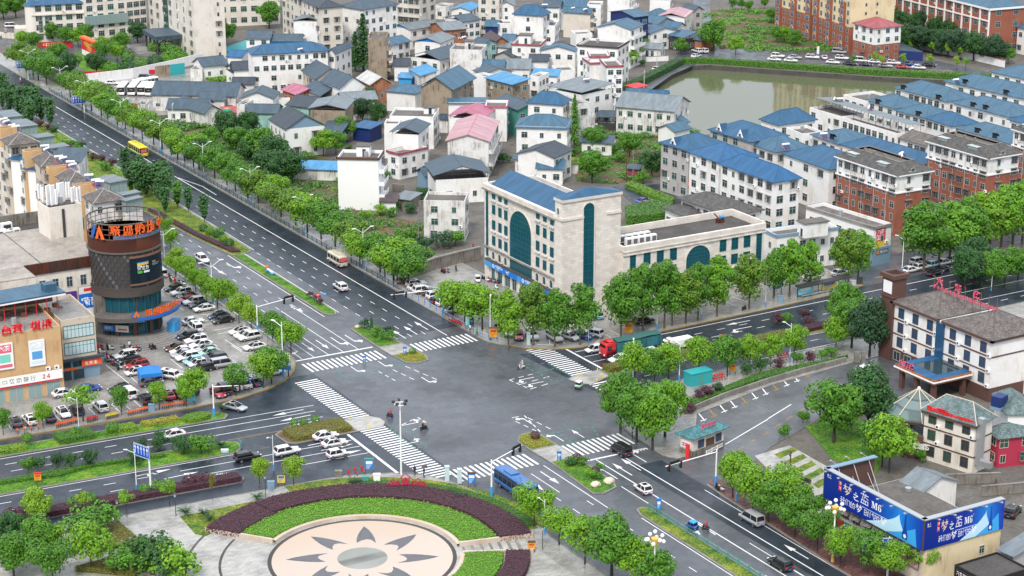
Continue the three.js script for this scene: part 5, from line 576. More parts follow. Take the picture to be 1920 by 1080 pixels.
function brickFlats(k,L,N,d,label){
const H=14.4,t=house(k,L,N,d,H,0,'flat','roofGrey','white',label,{name:'brick_flats',cat:'apartment block',group:'brick flats',par:0.1,bands:[[10.4,'brickRed'],[20,'white']],maxd:16}),[w,dd]=t.userData.size;
for(let i=0;i<5;i++){const y=0.9+i*2.85,n=Math.round(w / 2.7);for(let j=0;j<n;j++){const x=(w*(j+0.5)) / n,q=(j+i)%5;const m=part('window',q===0?winGeo(2,1.6,3,2):q===3?winGeo(0.9,1.5,2,1):winGeo(1.4,1.5),[M.frame,M.glass],t,x,y,0.003);if(q===0||q===1)part('window_cage',cageGeo,M.cage,m);if(rnd()<0.16)part('air_conditioner',acGeo,[M.whiteClean,M.iron],t,x+1.2,y-0.5,0.004);}for(const u of[0.35,0.85]){const m=part('window',winGeo(u<0.5?0.9:1.8,1.5),[M.frame,M.glass],t,w+0.003,y,-dd*u,Math.PI / 2);if(u>0.5)part('window_cage',cageGeo,M.cage,m);else part('awning',bx(-1,1,1.75,1.85,0,0.7),M.conc,m);}}
for(let j=0;j<5;j++)part('downpipe',cyl(0.07,0.07,13,6,(w*(j+0.2)) / 5,0.4,0.1),M.frame,t);
part('cornice',mg([bx(-0.6,w+0.6,H-0.1,H+0.2,0.004,0.6),bx(w+0.004,w+0.6,H-0.1,H+0.2,-dd-0.6,0.6),bx(-0.6,-0.004,H-0.1,H+0.2,-dd-0.6,0.004),bx(-0.3,w+0.3,10.2,10.5,0.005,0.25),bx(w+0.005,w+0.25,10.2,10.5,-dd,0.25)]),M.whiteClean,t);
const y=H+0.2,a=3,hh=2.2,q=[[-0.6,y,0.6],[w+0.6,y,0.6],[w+0.6,y,-dd-0.6],[-0.6,y,-dd-0.6]],r=[[a,y+hh,-a],[w-a,y+hh,-a],[w-a,y+hh,-dd+a],[a,y+hh,-dd+a]];const rf=part('mansard_roof',quads([0,1,2,3].map((i)=>[q[i],q[(i+1)%4],r[(i+1)%4],r[i]])),M.roofTile,t);for(let i=0;i<4;i++){part('ridge_cap',rib(q[i],r[i],0.1),M.roofGrey,rf);part('ridge_cap',rib(r[i],r[(i+1)%4],0.14),M.conc,rf);}part('roof_deck',slab(rect(a,w-a,-dd+a,-a),y+hh-0.9,y+hh-0.5),M.roofGrey,t);
for(const u of[0.2,0.7]){const g=grp('skylight',t,w*u,y+0.9,-1.2);part('skylight_box',bx(-1.5,1.5,-0.8,0.6,-1.4,0.5),M.conserv,g);part('skylight_roof',bx(-1.7,1.7,0.6,0.7,-1.6,0.7),M.windowPale,g);}for(const u of[0.45,0.3,0.62])part('chimney',bx(-0.25,0.25,0,1.6,-0.25,0.25),M.conc,t,w*u,y+1.4,-a);{const g=grp('arched_dormer',t,w+0.2,y,-dd*0.45,Math.PI / 2);part('dormer_arch',new THREE.CylinderGeometry(1,1,1.6,16,1,false,-Math.PI / 2,Math.PI).rotateX(Math.PI / 2).translate(0,0.5,-1),M.whiteClean,g);part('dormer_window',winGeo(1,0.8,2,1),[M.frame,M.glass],g,0,0.35,-0.15);}
return t;
}
brickFlats(4,[390,882],[727,992],[905,958],'first red brick flats with grey mansard roof and white top floor');brickFlats('k',[842,152],[1520,348],[1870,292],'second red brick flats with grey mansard roof nearer the picture edge');brickFlats(4,[1382,728],[1660,815],14,'third red brick flats cut by the picture edge');
// ---------------------------------------------------------------- large blocks around
house('o',[225,187],[780,378],[1175,337],7,2,'hip','roofTile','white','pavilion with dark tiled roof and blue eaves behind the annex',{nf:7,ns:2,rise:1.8,ov:0.9,ridge:'roofGrey',skip:0,cat:'building',name:'pavilion'});house('o',[45,292],[290,388],8,5,1,'hip','roofTile','white','small tiled roof wing before the dark tiled pavilion',{nf:3,rise:1,ov:0.8,cat:'building',name:'pavilion'});
house('o',[1160,538],[1300,604],[1920,482],8.6,2,'flat','roofGrey','white','white two storey annex with blue edged flat roof',{trim:'bluegrey',nf:1,ns:6,skip:0,cage:0,cat:'building',name:'annex_building',hut:[0.9,0.35,3,6,3.2]});
{const t=house(8,[215,78],[598,196],[680,170],9,2,'flat','roofTileBrown','white','white corner shop building with red lettered sign and grey shopfront',{nf:5,ns:1,from:1,cat:'building',name:'shop_building',skip:0,trim:'conc'}),[w,d]=t.userData.size;part('shopfront',bx(w-9,w+0.1,0,4,0.005,0.25),M.bluegrey,t);part('shopfront',bx(w+0.005,w+0.25,0,4,-d,0.1),M.bluegrey,t);t.userData.sign=1;}
// tall pale flats beyond the pond (two towers), red roofed house, brick school
function paleFlats(k,L,N,d,label){
const H=33,t=house(k,L,N,d,H,0,'flat','roofGrey','yellowWall',label,{ground:1,name:'apartment_tower',cat:'apartment block',group:'pale flats beyond the pond',bands:[[9,'brickRed'],[40,'yellowWall']]}),[w,dd]=t.userData.size,n=Math.round(w / 3.1);for(let j=0;j<n;j+=3)part('bay',bx((w*j) / n,(w*(j+1)) / n,0,17,0.003,0.7),M.brickRed,t);for(let i=0;i<11;i++){const y=0.9+i*3;for(let j=0;j<n;j++){const x=(w*(j+0.5)) / n,z=j%3===0&&y<16?0.705:0.003;part('window',j%3===0?winGeo(1.6,1.7,2,2):j%3===1?winGeo(1.3,1.6):winGeo(0.8,1.4,1,2),[M.frame,j%3?M.glass:M.glassBlue],t,x,y,z);if(j%3===0&&i%3===0)part('arch',new THREE.TorusGeometry(0.9,0.12,5,12,Math.PI).translate(0,1.7,0.08),M.yellowWall,t,x,y,z);}for(const u of[0.35,0.6])part('window',winGeo(0.7,1,1,2),[M.frame,M.glass],t,w+0.003,y,-dd*u,Math.PI / 2);}return t;
}
paleFlats('x',[90,342],[480,455],14,'left tower of the pale yellow flats beyond the pond');paleFlats('x',[512,462],[905,602],17,'right tower of the pale yellow flats with blank side wall');
{const t=house('x',[965,257],[1205,317],[1500,287],11.5,4,'hip','roofRed','white','white and terracotta house with dark red hip roof at the pond road',{bands:[[5.8,'brickRed'],[20,'white']],nf:3,ns:3,rise:2.4,skip:0.1,name:'pond_house'}),[w,d]=t.userData.size;void w;void d;}
{const P=ap('x',[1195,600,1450,565,1740,690,1200,650],0),t=thing('steel_shed','wedge shaped dark steel shed beside the red roofed house','shed');part('wall',slab(P,0,3),M.navy,t);part('roof',slab(P.map(([x,z])=>[x,z]),3.004,3.2),M.roofSteel,t);}
{const t=house(4,[590,-118],[1250,45],[1412,20],16,4,'hip','roofTeal','brickRed','long red brick school building with white pilasters',{nf:14,ns:2,name:'school_building',cat:'building',skip:0,ac:0.3,rise:3,win:{w:2,h:1.9,nx:3,mix:0,jit:0}}),[w,d]=t.userData.size;for(let i=0;i<=14;i++)part('pilaster',bx(-0.3,0.3,0,15.4,0.004,0.35),M.whiteClean,t,(w*i) / 14,0,0);part('cornice',mg([bx(-0.4,w+0.4,15.2,15.9,0.004,0.6),bx(w+0.004,w+0.6,15.2,15.9,-d,0.6),bx(0,w,11.3,11.7,0.005,0.4)]),M.whiteClean,t);}
house(4,[1405,150],[1560,185],12,9,2,'gx','roofTeal','white','teal roofed school hall at the picture edge',{name:'school_hall',cat:'building'});
{const t=thing('boundary_wall','white wall with red coping along the school street','wall'),P=[[4,760,255],[4,960,300],[4,1160,340],[4,1330,380]].map((a)=>at(...a));for(let i=0;i<3;i++){const a=P[i],b=P[i+1],l=a.distanceTo(b),n=6;for(let j=0;j<n;j++){const p=a.clone().lerp(b,(j+0.5) / n),ry=Math.atan2(-(b.z-a.z),b.x-a.x);part('wall_panel',bx(-l / n / 2,l / n / 2,0,2.4,-0.12,0.12),M.white,t,p.x,0,p.z,ry);part('coping',bx(-l / n / 2,l / n / 2,2.4,2.6,-0.25,0.25),M.roofRed,t,p.x,0,p.z,ry);}}}
// cream civic building at the far left
{const C={group:'civic complex',name:'civic_building',cat:'building',ac:0.15,skip:0,cage:0,win:{w:2.1,h:1.9,nx:3,mix:0,jit:0}};
const t=house('n',[395,482],[968,448],20,13.2,4,'hip','roofBlue','cream2','cream civic building wing with blue roof and tall stair windows',{...C,ground:1,nf:5,rise:3}),[w,d]=t.userData.size;part('bay',cyl(3,3,12.9,6,0.2,0,-2.6),M.cream2,t);part('bay_roof',cyl(3.5,0.3,2,6,0.2,12.9,-2.6),M.roofBlue,t);for(const x of[2.4,4.6])part('stair_window',winGeo(1.3,8,1,6),[M.frame,M.glassGreen],t,x,1.2,0.01);part('cornice',mg([bx(-0.5,w+0.5,9.5,9.9,0.005,0.6),bx(-0.5,w+0.5,3.1,3.5,0.005,0.4)]),M.cream,t);part('porch',bx(-6,-1,0,5,-9,-2),M.cream,t);
house('n',[968,452],[1440,402],16,16,5,'flat','roofGrey','cream2','cream civic middle block with glazed canopy and two brown doors',{...C,ground:1,nf:4});const cg=thing('glass_canopy','long glass box canopy on the civic middle block','canopy',...(()=>{const p=at('n',965,290,5.2);return[p.x,5.2,p.z];})(),frameOf('n',[968,452],[1440,402],8,0,1).turn);part('glass_box',bx(0,frameOf('n',[968,452],[1440,402],8,0,1).w,0,3.2,-2.4,0.4),M.conserv,cg);for(let i=0;i<=12;i++)part('mullion',bx(-0.05,0.05,0,3.25,0.4,0.48),M.steel,cg,(i*frameOf('n',[968,452],[1440,402],8,0,1).w) / 12,0,0);
house('n',[1442,402],[1660,375],14,16,5,'flat','roofGrey','cream2','cream civic link block beside the balconied tower',{...C,ground:1,nf:3});
const tw=house(1,[845,192],[1105,342],[1247,312],21,6,'flat','roofGrey','cream2','tall cream civic tower with blank end wall',{...C,ground:1,nf:7,ns:1,cage:0.5,win:{...C.win,w:1.2},swin:{w:0.7,h:1.2,nx:1,m0:6}});part('green_glass',bx(4,9,6,20,0.006,0.3),M.glassGreen,tw,tw.userData.size[0]*0.28,0,0);
house('a',[-300,310],[515,268],14,17,4,'flat','roofGrey','cream2','cream civic east wing behind the sports court',{...C,ground:1,nf:7});house('n',[-60,420],[210,440],4,2,0,'flat','kerb','cream','low cream gate wall before the civic court',{name:'gate_wall',cat:'wall',ground:1,par:0.05,maxd:0.5});
const pc=at('n',1760,560),cp=thing('portico','dark roofed entrance portico with ramp of the civic tower','portico',pc.x,0,pc.z,frameOf(1,[845,192],[1105,342],8,0,1).turn);part('roof',bx(-6,10,5,6.4,-8,3),M.roofSteel,cp);for(const x of[-5,0,5,9])part('column',cyl(0.35,0.35,5,10,x,0,2),M.roofDark,cp);part('ramp',bx(-8,10,0,1,3,9),M.wetConc,cp);}
{const p=at('n',1015,640),t=thing('slogan_wall','red slogan wall with orange tiled top on the civic lawn','sign',p.x,0,p.z,0.02);t.rotation.y=frameOf('n',[945,620],[1080,680],2,0,1).turn;part('wall',bx(-6,6,0,1.8,-0.6,0.6),M.white,t);part('red_panel',bx(-6,6,1.8,5.6,-0.6,0.6),M.redBright,t);part('cap',bx(-6.4,6.4,5.6,6.3,-1,1),M.orange,t);t.userData.slot='slogan';globalThis.slogan=t;}
{const wl=thing('depot_wall','long white wall between civic court and coach depot','wall'),P=[['n',850,960],['n',1500,880],['n',1920,790],['n',2290,700]].map((a)=>at(...a));for(let i=0;i<3;i++)for(let j=0;j<5;j++){const a=P[i].clone().lerp(P[i+1],j / 5),b=P[i].clone().lerp(P[i+1],(j+1) / 5),l=a.distanceTo(b);part('wall_panel',bx(-l / 2,l / 2,0,3.2,-0.15,0.15),M.white,wl,(a.x+b.x) / 2,0,(a.z+b.z) / 2,Math.atan2(-(b.z-a.z),b.x-a.x));}const t2=thing('shed_wall','brown and teal painted wall by the depot','wall'),a=at('h',190,390),b=at('h',520,350),l=a.distanceTo(b),ry=Math.atan2(-(b.z-a.z),b.x-a.x);part('brown_panel',bx(-l / 2,0,0,3.6,-0.2,0.2),M.tanWall,t2,(a.x+b.x) / 2,0,(a.z+b.z) / 2,ry);part('teal_panel',bx(0,l / 2,0,3.6,-0.2,0.2),M.teal,t2,(a.x+b.x) / 2,0,(a.z+b.z) / 2,ry);}
// ---------------------------------------------------------------- flats left of the avenue
{const A={group:'flats behind the mall',name:'flats',cat:'apartment block',cage:0.3,ac:0.15};
[[[-150,500],[130,642],[250,602],17],[[130,652],[420,852],[520,802],17],[[400,832],[640,992],[760,930],17]].forEach(([L,N,R,H],i)=>house('l',L,N,R,H,6,'flat','roofGrey',['cream','white','cream'][i],`${ORD[i]} stepped facade block of the flats with teal balconies`,{...A,nf:4,ns:2,par:0.3}));
[['l',[30,487],[115,550],[410,507]],['l',[385,702],[480,792],[665,712]],['l',[650,902],[780,987],[965,932]],['m',[950,287],[1065,362],[1385,317]]].forEach(([k,L,N,R],i)=>house(k,L,N,R,20,6,'hip','roofTileBrown',i===3?'grimyWhite':'beige',`${ORD[i]} brown tiled hip roof of the flats counted from the picture edge`,{...A,nf:2,ns:3,rise:2,ridge:'windowPale',ridgeR:0.06,maxd:12}));
[['l',[245,602],[275,627],[495,587]],['l',[515,792],[545,814],[760,767]],['l',[805,987],[830,1010],[1060,972]],['l',[-40,350],[10,372],[120,345]]].forEach(([k,L,N,R],i)=>house(k,L,N,R,21.5,6,'flat','black','orangeWall',`${ORD[i]} orange stair tower of the flats`,{...A,nf:1,ns:0,from:4,maxd:8,group:'orange stair towers'}));
[['l',[-40,182],[60,247],[200,207]],['l',[110,287],[235,352],[380,327]],['l',[355,447],[425,477],[555,437]],['l',[525,562],[590,592],[730,552]],['m',[1090,87],[1240,142],[1405,107]],['m',[1330,262],[1385,282],[1550,242]],['m',[1370,330],[1420,345],[1580,325]]].forEach(([k,L,N,R],i)=>{const f=frameOf(k,L,N,R,20),t=thing('conservatory',`${ORD[i]} grey glass roof conservatory on the flats counted from the picture edge`,'conservatory',f.x,0,f.z,f.turn,'rooftop conservatories'),d=Math.min(f.d,10);part('base',bx(0,f.w,0,17.4,-d,0),M.grimyWhite,t);part('glazing',bx(0.05,f.w-0.05,17.4,20,-d+0.05,-0.05),M.conserv,t);part('roof',bx(-0.3,f.w+0.3,20,20.2,-d-0.3,0.3),M.roofPale,t);for(let j=0;j<=4;j++){part('mullion',bx(-0.05,0.05,17.4,20,-0.05,0.05),M.steel,t,(f.w*j) / 4,0,0);part('mullion',bx(-0.05,0.05,17.4,20,-0.05,0.05),M.steel,t,f.w,0,(-d*j) / 4);}});
house('l',[590,730],[890,735],7,19,0,'shed','roofSteel','grimyWhite','blue grey sheet roof on the flats beside the median',{...A,rise:1.4});house('l',[285,815],[395,825],5,17.5,0,'shed','roofBlue','white','small blue sheet roof between the orange stair towers',{...A,rise:1.2});house('l',[120,700],[240,715],5,17,0,'shed','roofBlue','white','small blue grey sheet roof before the orange stair tower',{...A,rise:1});
// solar water heaters in pairs along the ridge
}
const heaterG={tank:new THREE.CylinderGeometry(0.28,0.28,1.9,10).rotateZ(Math.PI / 2).translate(0,1.25,-0.3),frame:mg([bar([-0.8,0,-0.5],[-0.8,1.1,-0.4],0.05,4),bar([0.8,0,-0.5],[0.8,1.1,-0.4],0.05,4),bar([-0.8,0,0.9],[-0.8,1.1,-0.3],0.05,4),bar([0.8,0,0.9],[0.8,1.1,-0.3],0.05,4),bar([-0.8,0.1,0.9],[0.8,0.1,0.9],0.05,4)]),tubes:mg([...Array(8)].map((_,i)=>bar([-0.7+i*0.2,0.15,0.95],[-0.7+i*0.2,1.15,-0.15],0.055,5)))};
{const HT=[['l',50,275,21],['l',80,300,21],['l',140,345,21],['l',180,360,21],['l',505,580,22],['l',535,610,22],['l',665,700,22],['l',720,715,22],['l',790,760,22],['l',825,790,22],['m',1000,70,22],['m',1080,125,22],['m',1120,140,22],['c',130,65,14],['c',460,100,10],['c',590,115,10],['c',200,240,9.6],['c',600,905,12],['b',905,430,13],['a',745,565,14],['i',1525,560,12.5],['j',270,800,9.5],['j',400,400,9.2],['j',450,405,9.2],['j',785,500,9.2],['j',1260,745,7.8],['k',560,320,16.6],['j',1150,1020,16.6],['j',1760,190,8.6]];
HT.forEach(([k,x,y,h],i)=>{const p=at(k,x,y,h),t=thing('solar_heater',i<13?`${ORD[i]} solar water heater on the flats ridge counted from the picture edge`:`${ORD[i - 13]} rooftop solar water heater of the village and terraces, counted left to right`,'solar heater',p.x,h-0.9,p.z,rr(-0.5,0.9),'rooftop solar heaters');part('tank',heaterG.tank,M.lampWhite,t);part('frame',heaterG.frame,i%3===1?M.teal:M.pinkBar,t);part('tubes',heaterG.tubes,M.navy,t);});
[['j',1165,265,8.4],['j',1560,375,8],['j',880,425,8.2],['j',1335,560,8.2],['j',370,820,9.2],[4,1110,460,8.8],[4,1155,590,8.8],[4,1225,605,8.8],[4,1180,735,9.4],[4,1280,765,9.2],[4,1340,520,8.4]].forEach(([k,x,y,h],i)=>{const p=at(k,x,y,h),t=thing('roof_panel',`${ORD[i]} dark open roof hatch panel on the teal terraces`,'roof hatch',p.x,h-0.5,p.z,1.9,'dark roof panels');part('panel',bx(-0.9,0.9,0,0.08,-0.7,0.7).rotateX(0.7).translate(0,0.9,0),M.black,t);part('prop',bar([0,0,0.4],[0,1,-0.2],0.06),M.iron,t);part('back_board',bx(-0.7,0.7,0,0.9,-0.5,-0.42),M.black,t);});}
{const G=[835,165,800,218,772,305,905,275,690,238,655,285,725,335,838,335,875,345,945,305,1005,295,1045,335,1165,305,1195,345,605,325,575,300,545,290,740,395,770,400,790,375,1060,300,1130,320,460,175,440,160,880,130,925,170,985,60,1205,125,1225,95,1180,95];for(let i=0;i<G.length;i+=2){const p=at('F',G[i],G[i+1]);plant('bush',p.x,p.z,rr(1.8,3.2),pick(['mid','deep','fresh']),`${ORD[i / 2]} wild bush in the gaps between village houses`,'bushes between village houses',0,rr(0.9,1.3));}
[['g',880,590,3,'rawStone'],['g',1080,780,7,'rawStone'],['g',840,770,9,'white'],['g',1100,340,5,'brickRaw'],['c',1390,690,8,'white'],['h',820,340,6,'brickRaw'],['f',900,860,8,'white'],['f',700,880,7,'brickRaw'],[12,1150,560,9,'rawStone'],[12,1330,620,8,'rawStone']].forEach(([k,x,y,w,m],i)=>{const p=at(k,x,y),t=thing('yard_wall',`${ORD[i]} low yard wall among houses, ${M[m] === M.white ? 'white plastered' : m === 'brickRaw' ? 'red brick' : 'grey rubble'}`,'wall',p.x,0,p.z,rr(-0.8,-0.3),'yard walls');part('wall_block',bx(-w / 2,w / 2,0,1.7,-0.15,0.15),M[m],t);part('coping',bx(-w / 2-0.1,w / 2+0.1,1.7,1.82,-0.22,0.22),M.conc,t);});}
// ---------------------------------------------------------------- lettering: characters as strokes on a 9 x 9 grid (x, y down)
const GL={联:'0141 1117 3138 1343 1545 0736 6172 9172 5494 5696 7359 7699',盛:'1191 1116 4145 4596? 6178 8296 1648 0999 1699 1619 4649 6669 9699',购:'0040 4046 0006 2025 2509 2549 6053 5292 9298 9878 7164 6485',物:'1018 0343 0949 6053 5393 9398 9878 7356 8359',中:'1292 1216 9296 1696 5059',心:'1537 3358 5898 4354 8396',梦:'0242 2025 2205 2345 5292 7075 7254 7294 5527 4676 7639 4758',之:'4051 1383 8327 1639 3999',蓝:'0191 3032 6062 2325 4245 6253 6394 1696 1619 4649 6669 9699 0999',我:'3011 0494 3139 3918 0746 6099 9367 7091',们:'2004 1319 4249 4051 6191 9199',的:'2002 0242 0209 4249 0545 0949 7053 6292 9289 8978 6576',时:'0141 0109 4149 0545 0949 5393 8089 8968 6577',代:'2004 1319 4392 6099 8091 9997',洋:'0111 0313 0917 4051 8071 3292 4494 3696 6069',河:'0111 0313 0917 2191 8189 8968 3363 3336 6366 3666',满:'0111 0313 0917 3191 5002 7072 3393 3399 9399 6369 4557 8557',意:'1191 5051 2292 3323 7372 1494 2525 8589 2757 2989 2529',便:'2003 1219 3191 3393 3595 3336 9396 6166 6639 5599',利:'3011 0343 3039 3506 3546 6166 9099 9979',台:'4014 1484 6294 1616 1696 1619 9699 1999',球:'0141 0444 2118 0837 5191? 4292 7079 5357 9375 7599 8181',棋:'0232 2029 2206 5292 5057 9097 5494 5696 4799 5839 8899',牌:'1016 4044 1646 4649 1609 6065 5194 9195 5395 7077 4797 7799',湖:'0111 0313 0917 2252 4046 2626 2656 2629 5659 2959 7079 7191 9199 7393 7595',口:'1292 1217 9297 1797',农:'1191 1113 9193 4015 3539 3957 5199 7759',商:'5051 0191 3223 7273 1393 1319 9399 3636 3666 3638 6668 3868',银:'2011 1141 0343 2029 0646 2947 5191 5159 5195 9194 5595 5968 5599 9676',行:'3002 3305 2529 5191 4494 7479 7959',国:'0090 0009 9099 0999 2272 2575 2878 5258 6667',移:'3011 0343 2029 2306 2346 6043 5090 9055 6575 9675 9559',动:'0141 0444 2407 0747 3548 4595 5393 9398 9878 7359',万:'0191 4142 4494 9498 9878 4409',大:'0393 5009 5499',酒:'0111 0313 0917 3191 5155 7155 3393 3339 9399 3999 3696',店:'4050 0191 0109 5035 3585 5255 3585 3559 3539 8589 3989',家:'4050 0191 0112 9192 2272 6206 4589 4639 4709 6595'};
function strokes(ch){return(GL[ch]??'0990 0099').split(' ').filter((s)=> /^\d{4}$/.test(s)).map((s)=>[...s].map(Number));}
function glyphGeo(ch,s,dep,w=0.12){return mg(strokes(ch).map(([a,b,c,d])=>{const x0=(a / 9)*s,y0=s-(b / 9)*s,x1=(c / 9)*s,y1=s-(d / 9)*s,l=Math.hypot(x1-x0,y1-y0)+w*s;return bx(-l / 2,l / 2,(-w*s) / 2,(w*s) / 2,0,dep).rotateZ(Math.atan2(y1-y0,x1-x0)).translate((x0+x1) / 2,(y0+y1) / 2,0);}));}
function ink(c,txt,x,y,s,gap=1.16,col='#fff',lw=0.11){c.strokeStyle=c.fillStyle=col;c.lineCap='round';for(const ch of txt){if(/[\x20-\x7e]/.test(ch)){c.font=`bold ${s * 1.15}px sans-serif`;c.fillText(ch,x,y+s);x+=ch===' '?s*0.5:s*0.86;continue;}c.lineWidth=Math.max(1,s*lw);for(const[a,b,d,e]of strokes(ch)){c.beginPath();c.moveTo(x+(a / 9)*s,y+(b / 9)*s);c.lineTo(x+(d / 9)*s,y+(e / 9)*s);c.stroke();}x+=s*gap;}}
function print(w,h,fn,rough=0.5){const cv=document.createElement('canvas');cv.width=w;cv.height=h;const c=cv.getContext('2d');fn(c,w,h);const t=new THREE.CanvasTexture(cv);t.colorSpace=THREE.SRGBColorSpace;t.magFilter=THREE.LinearFilter;return new THREE.MeshStandardMaterial({map:t,roughness:rough,side:THREE.DoubleSide});}
const fillc=(c,col,x,y,w,h)=>{c.fillStyle=col;c.fillRect(x,y,w,h);};
function sheet(w,h){return new THREE.PlaneGeometry(w,h);}
// a sign board: body with a printed face, facing local +z; origin at bottom centre
function board(t,name,w,h,y,z,m,x=0,frame=M.iron){part(name,bx(x-w / 2,x+w / 2,y,y+h,z-0.12,z),frame,t);return part(name+'_print',sheet(w-0.06,h-0.06),m,t,x,y+h / 2,z+0.004);}
// ---------------------------------------------------------------- stone corner building with arches
function archShape(w,y0,y1){const r=w / 2,s=new THREE.Shape();s.moveTo(-r,y0);s.lineTo(r,y0);s.lineTo(r,y1-r);s.absarc(0,y1-r,r,0,Math.PI,false);s.lineTo(-r,y0);return s;}
function archGlass(t,x,z,ry,w,y0,y1,cols,rows){const g=grp('arched_window',t,x,0,z,ry);part('pane',new THREE.ShapeGeometry(archShape(w,y0,y1),20).translate(0,0,0.05),M.glassTeal,g);const f=archShape(w+0.5,y0-0.25,y1+0.25);f.holes.push(archShape(w,y0,y1));part('surround',new THREE.ExtrudeGeometry(f,{depth:0.22,bevelEnabled:false,curveSegments:20}),M.stone,g);const r=w / 2,top=(x_)=>y1-r+Math.sqrt(Math.max(0,r*r-x_*x_));const b=[];for(let i=1;i<cols;i++){const xx=-r+(w*i) / cols;b.push(bx(xx-0.04,xx+0.04,y0,top(xx),0.05,0.11));}for(let i=1;i<rows;i++){const yy=y0+((y1-y0)*i) / rows,hw=yy>y1-r?Math.sqrt(Math.max(0,r*r-(yy-y1+r)**2)):r;b.push(bx(-hw,hw,yy-0.04,yy+0.04,0.05,0.1));}for(const q of b)part('glazing_bar',q,M.frameTeal,g);return g;}
{const t=thing('corner_building','pale stone corner building with arched glass, blue roof and corner tower','building',39.5,0,-62,-Math.PI / 2);const W=30.6,D=13,H=21;
part('wall',bx(0,W,0,H-1,-D,0),M.stone,t);part('parapet',mg([bx(-0.3,W,H-1,H,-0.5,0.35),bx(-0.3,0.2,H-1,H,-D,-0.5),bx(-0.3,W,H-1,H,-D,-D+0.4)]),M.stone,t);part('cornice',bx(-0.35,W,H-1.3,H-1.05,0.004,0.55),M.conc,t);part('string_course',bx(-0.1,W,7,7.35,0.004,0.4),M.conc,t);const[rg]=roofGeo('gx',W-0.6,D-1.2,H-0.9,{ov:0,rise:3});part('roof',rg.translate(0.3,0,-0.6),M.roofBlue,t);part('roof_gutter',bx(0.4,W-0.2,H-0.7,H-0.5,-0.9,-0.5),M.roofDark,t);
const cols=[4.1,6.8,9.3,22.4,25.2,28];for(const x of cols){for(const y of[18.6,15.2,11.8,8.3]){part('window',winGeo(1.2,1.9,2,2,0.08),[M.frameTeal,M.glassTeal],t,x,y-0.2,0.003);if(y===18.6||y===11.8)part('ledge',bx(-1,1,-0.75,-0.5,0,0.45),M.stone,t,x,y,0.004);}archGlass(t,x,0.003,0,1.2,4.9,6.6,1,2);part('shop_window',winGeo(1.7,2.6,2,2),[M.frame,M.glassTeal],t,x,0.3,0.003);}
part('glass_strip',bx(0.8,1.7,5,19.6,0.005,0.1),M.glassTeal,t);part('glass_strip',bx(29.5,30.3,5,15,0.005,0.1),M.glassTeal,t);archGlass(t,15.5,0.004,0,9,7.4,18.2,8,10);part('lower_glass',bx(11,20,4.6,6.9,0.005,0.08),M.glassTeal,t);for(let x=2;x<30;x+=3.3)part('pilaster',bx(x-0.35,x+0.35,0,3.2,0.004,0.3),M.cream2,t);for(const x of[11,13,17,20])part('shop_window',winGeo(1.5,2.6,2,2),[M.frame,M.glassTeal],t,x,0.3,0.003);
part('ledge',bx(1.6,30,4.55,4.75,0.004,1),M.roofDark,t);const sg=part('sign_band',bx(1.7,30,3.2,4.5,0.3,0.9),M.skyBlue,t);for(const u of[6,18.5]){const m=print(512,64,(c,w,h)=>{fillc(c,'#0f74cf',0,0,w,h);c.strokeStyle='#fff';c.lineWidth=5;c.beginPath();c.arc(40,32,22,0,7);c.stroke();for(const q of[28,40,52]){c.beginPath();c.moveTo(q,14);c.lineTo(q,50);c.stroke();}ink(c,'中国移动',76,6,32);c.font='14px sans-serif';c.fillText('China Mobile',80,58);c.lineWidth=7;for(const k of[0,1,2]){c.beginPath();c.arc(300+k*22,22+(k%2)*16,11,k,k+3.6);c.stroke();}});part('sign_print',sheet(11,1.2),m,sg,u+4,3.85,0.905);}
// corner tower
const TH=24.6;part('tower',bx(W,W+3,0,TH,-13,0.9),M.stone,t);part('tower_cornice',mg([bx(W-0.2,W+3.3,TH-0.2,TH+0.4,-13.2,1.2),bx(W-0.15,W+3.2,20.6,21.1,0.905,1.25),bx(W+3.005,W+3.25,20.6,21.1,-4,0.9),bx(W+3.005,W+3.25,20.6,21.1,-13,-9.5)]),M.stone,t);const pr=quads([[[W-0.3,TH+0.4,1.2],[W+3.3,TH+0.4,1.2],[W+1.5,TH+2,-6]],[[W+3.3,TH+0.4,1.2],[W+3.3,TH+0.4,-13.2],[W+1.5,TH+2,-6]],[[W+3.3,TH+0.4,-13.2],[W-0.3,TH+0.4,-13.2],[W+1.5,TH+2,-6]],[[W-0.3,TH+0.4,-13.2],[W-0.3,TH+0.4,1.2],[W+1.5,TH+2,-6]]]);part('tower_roof',pr,M.roofBlue,t);archGlass(t,W+3.004,-5.2,Math.PI / 2,2.6,0.6,23.6,2,16);archGlass(t,W+1.4,0.903,0,0.8,21.6,23,1,2);
}
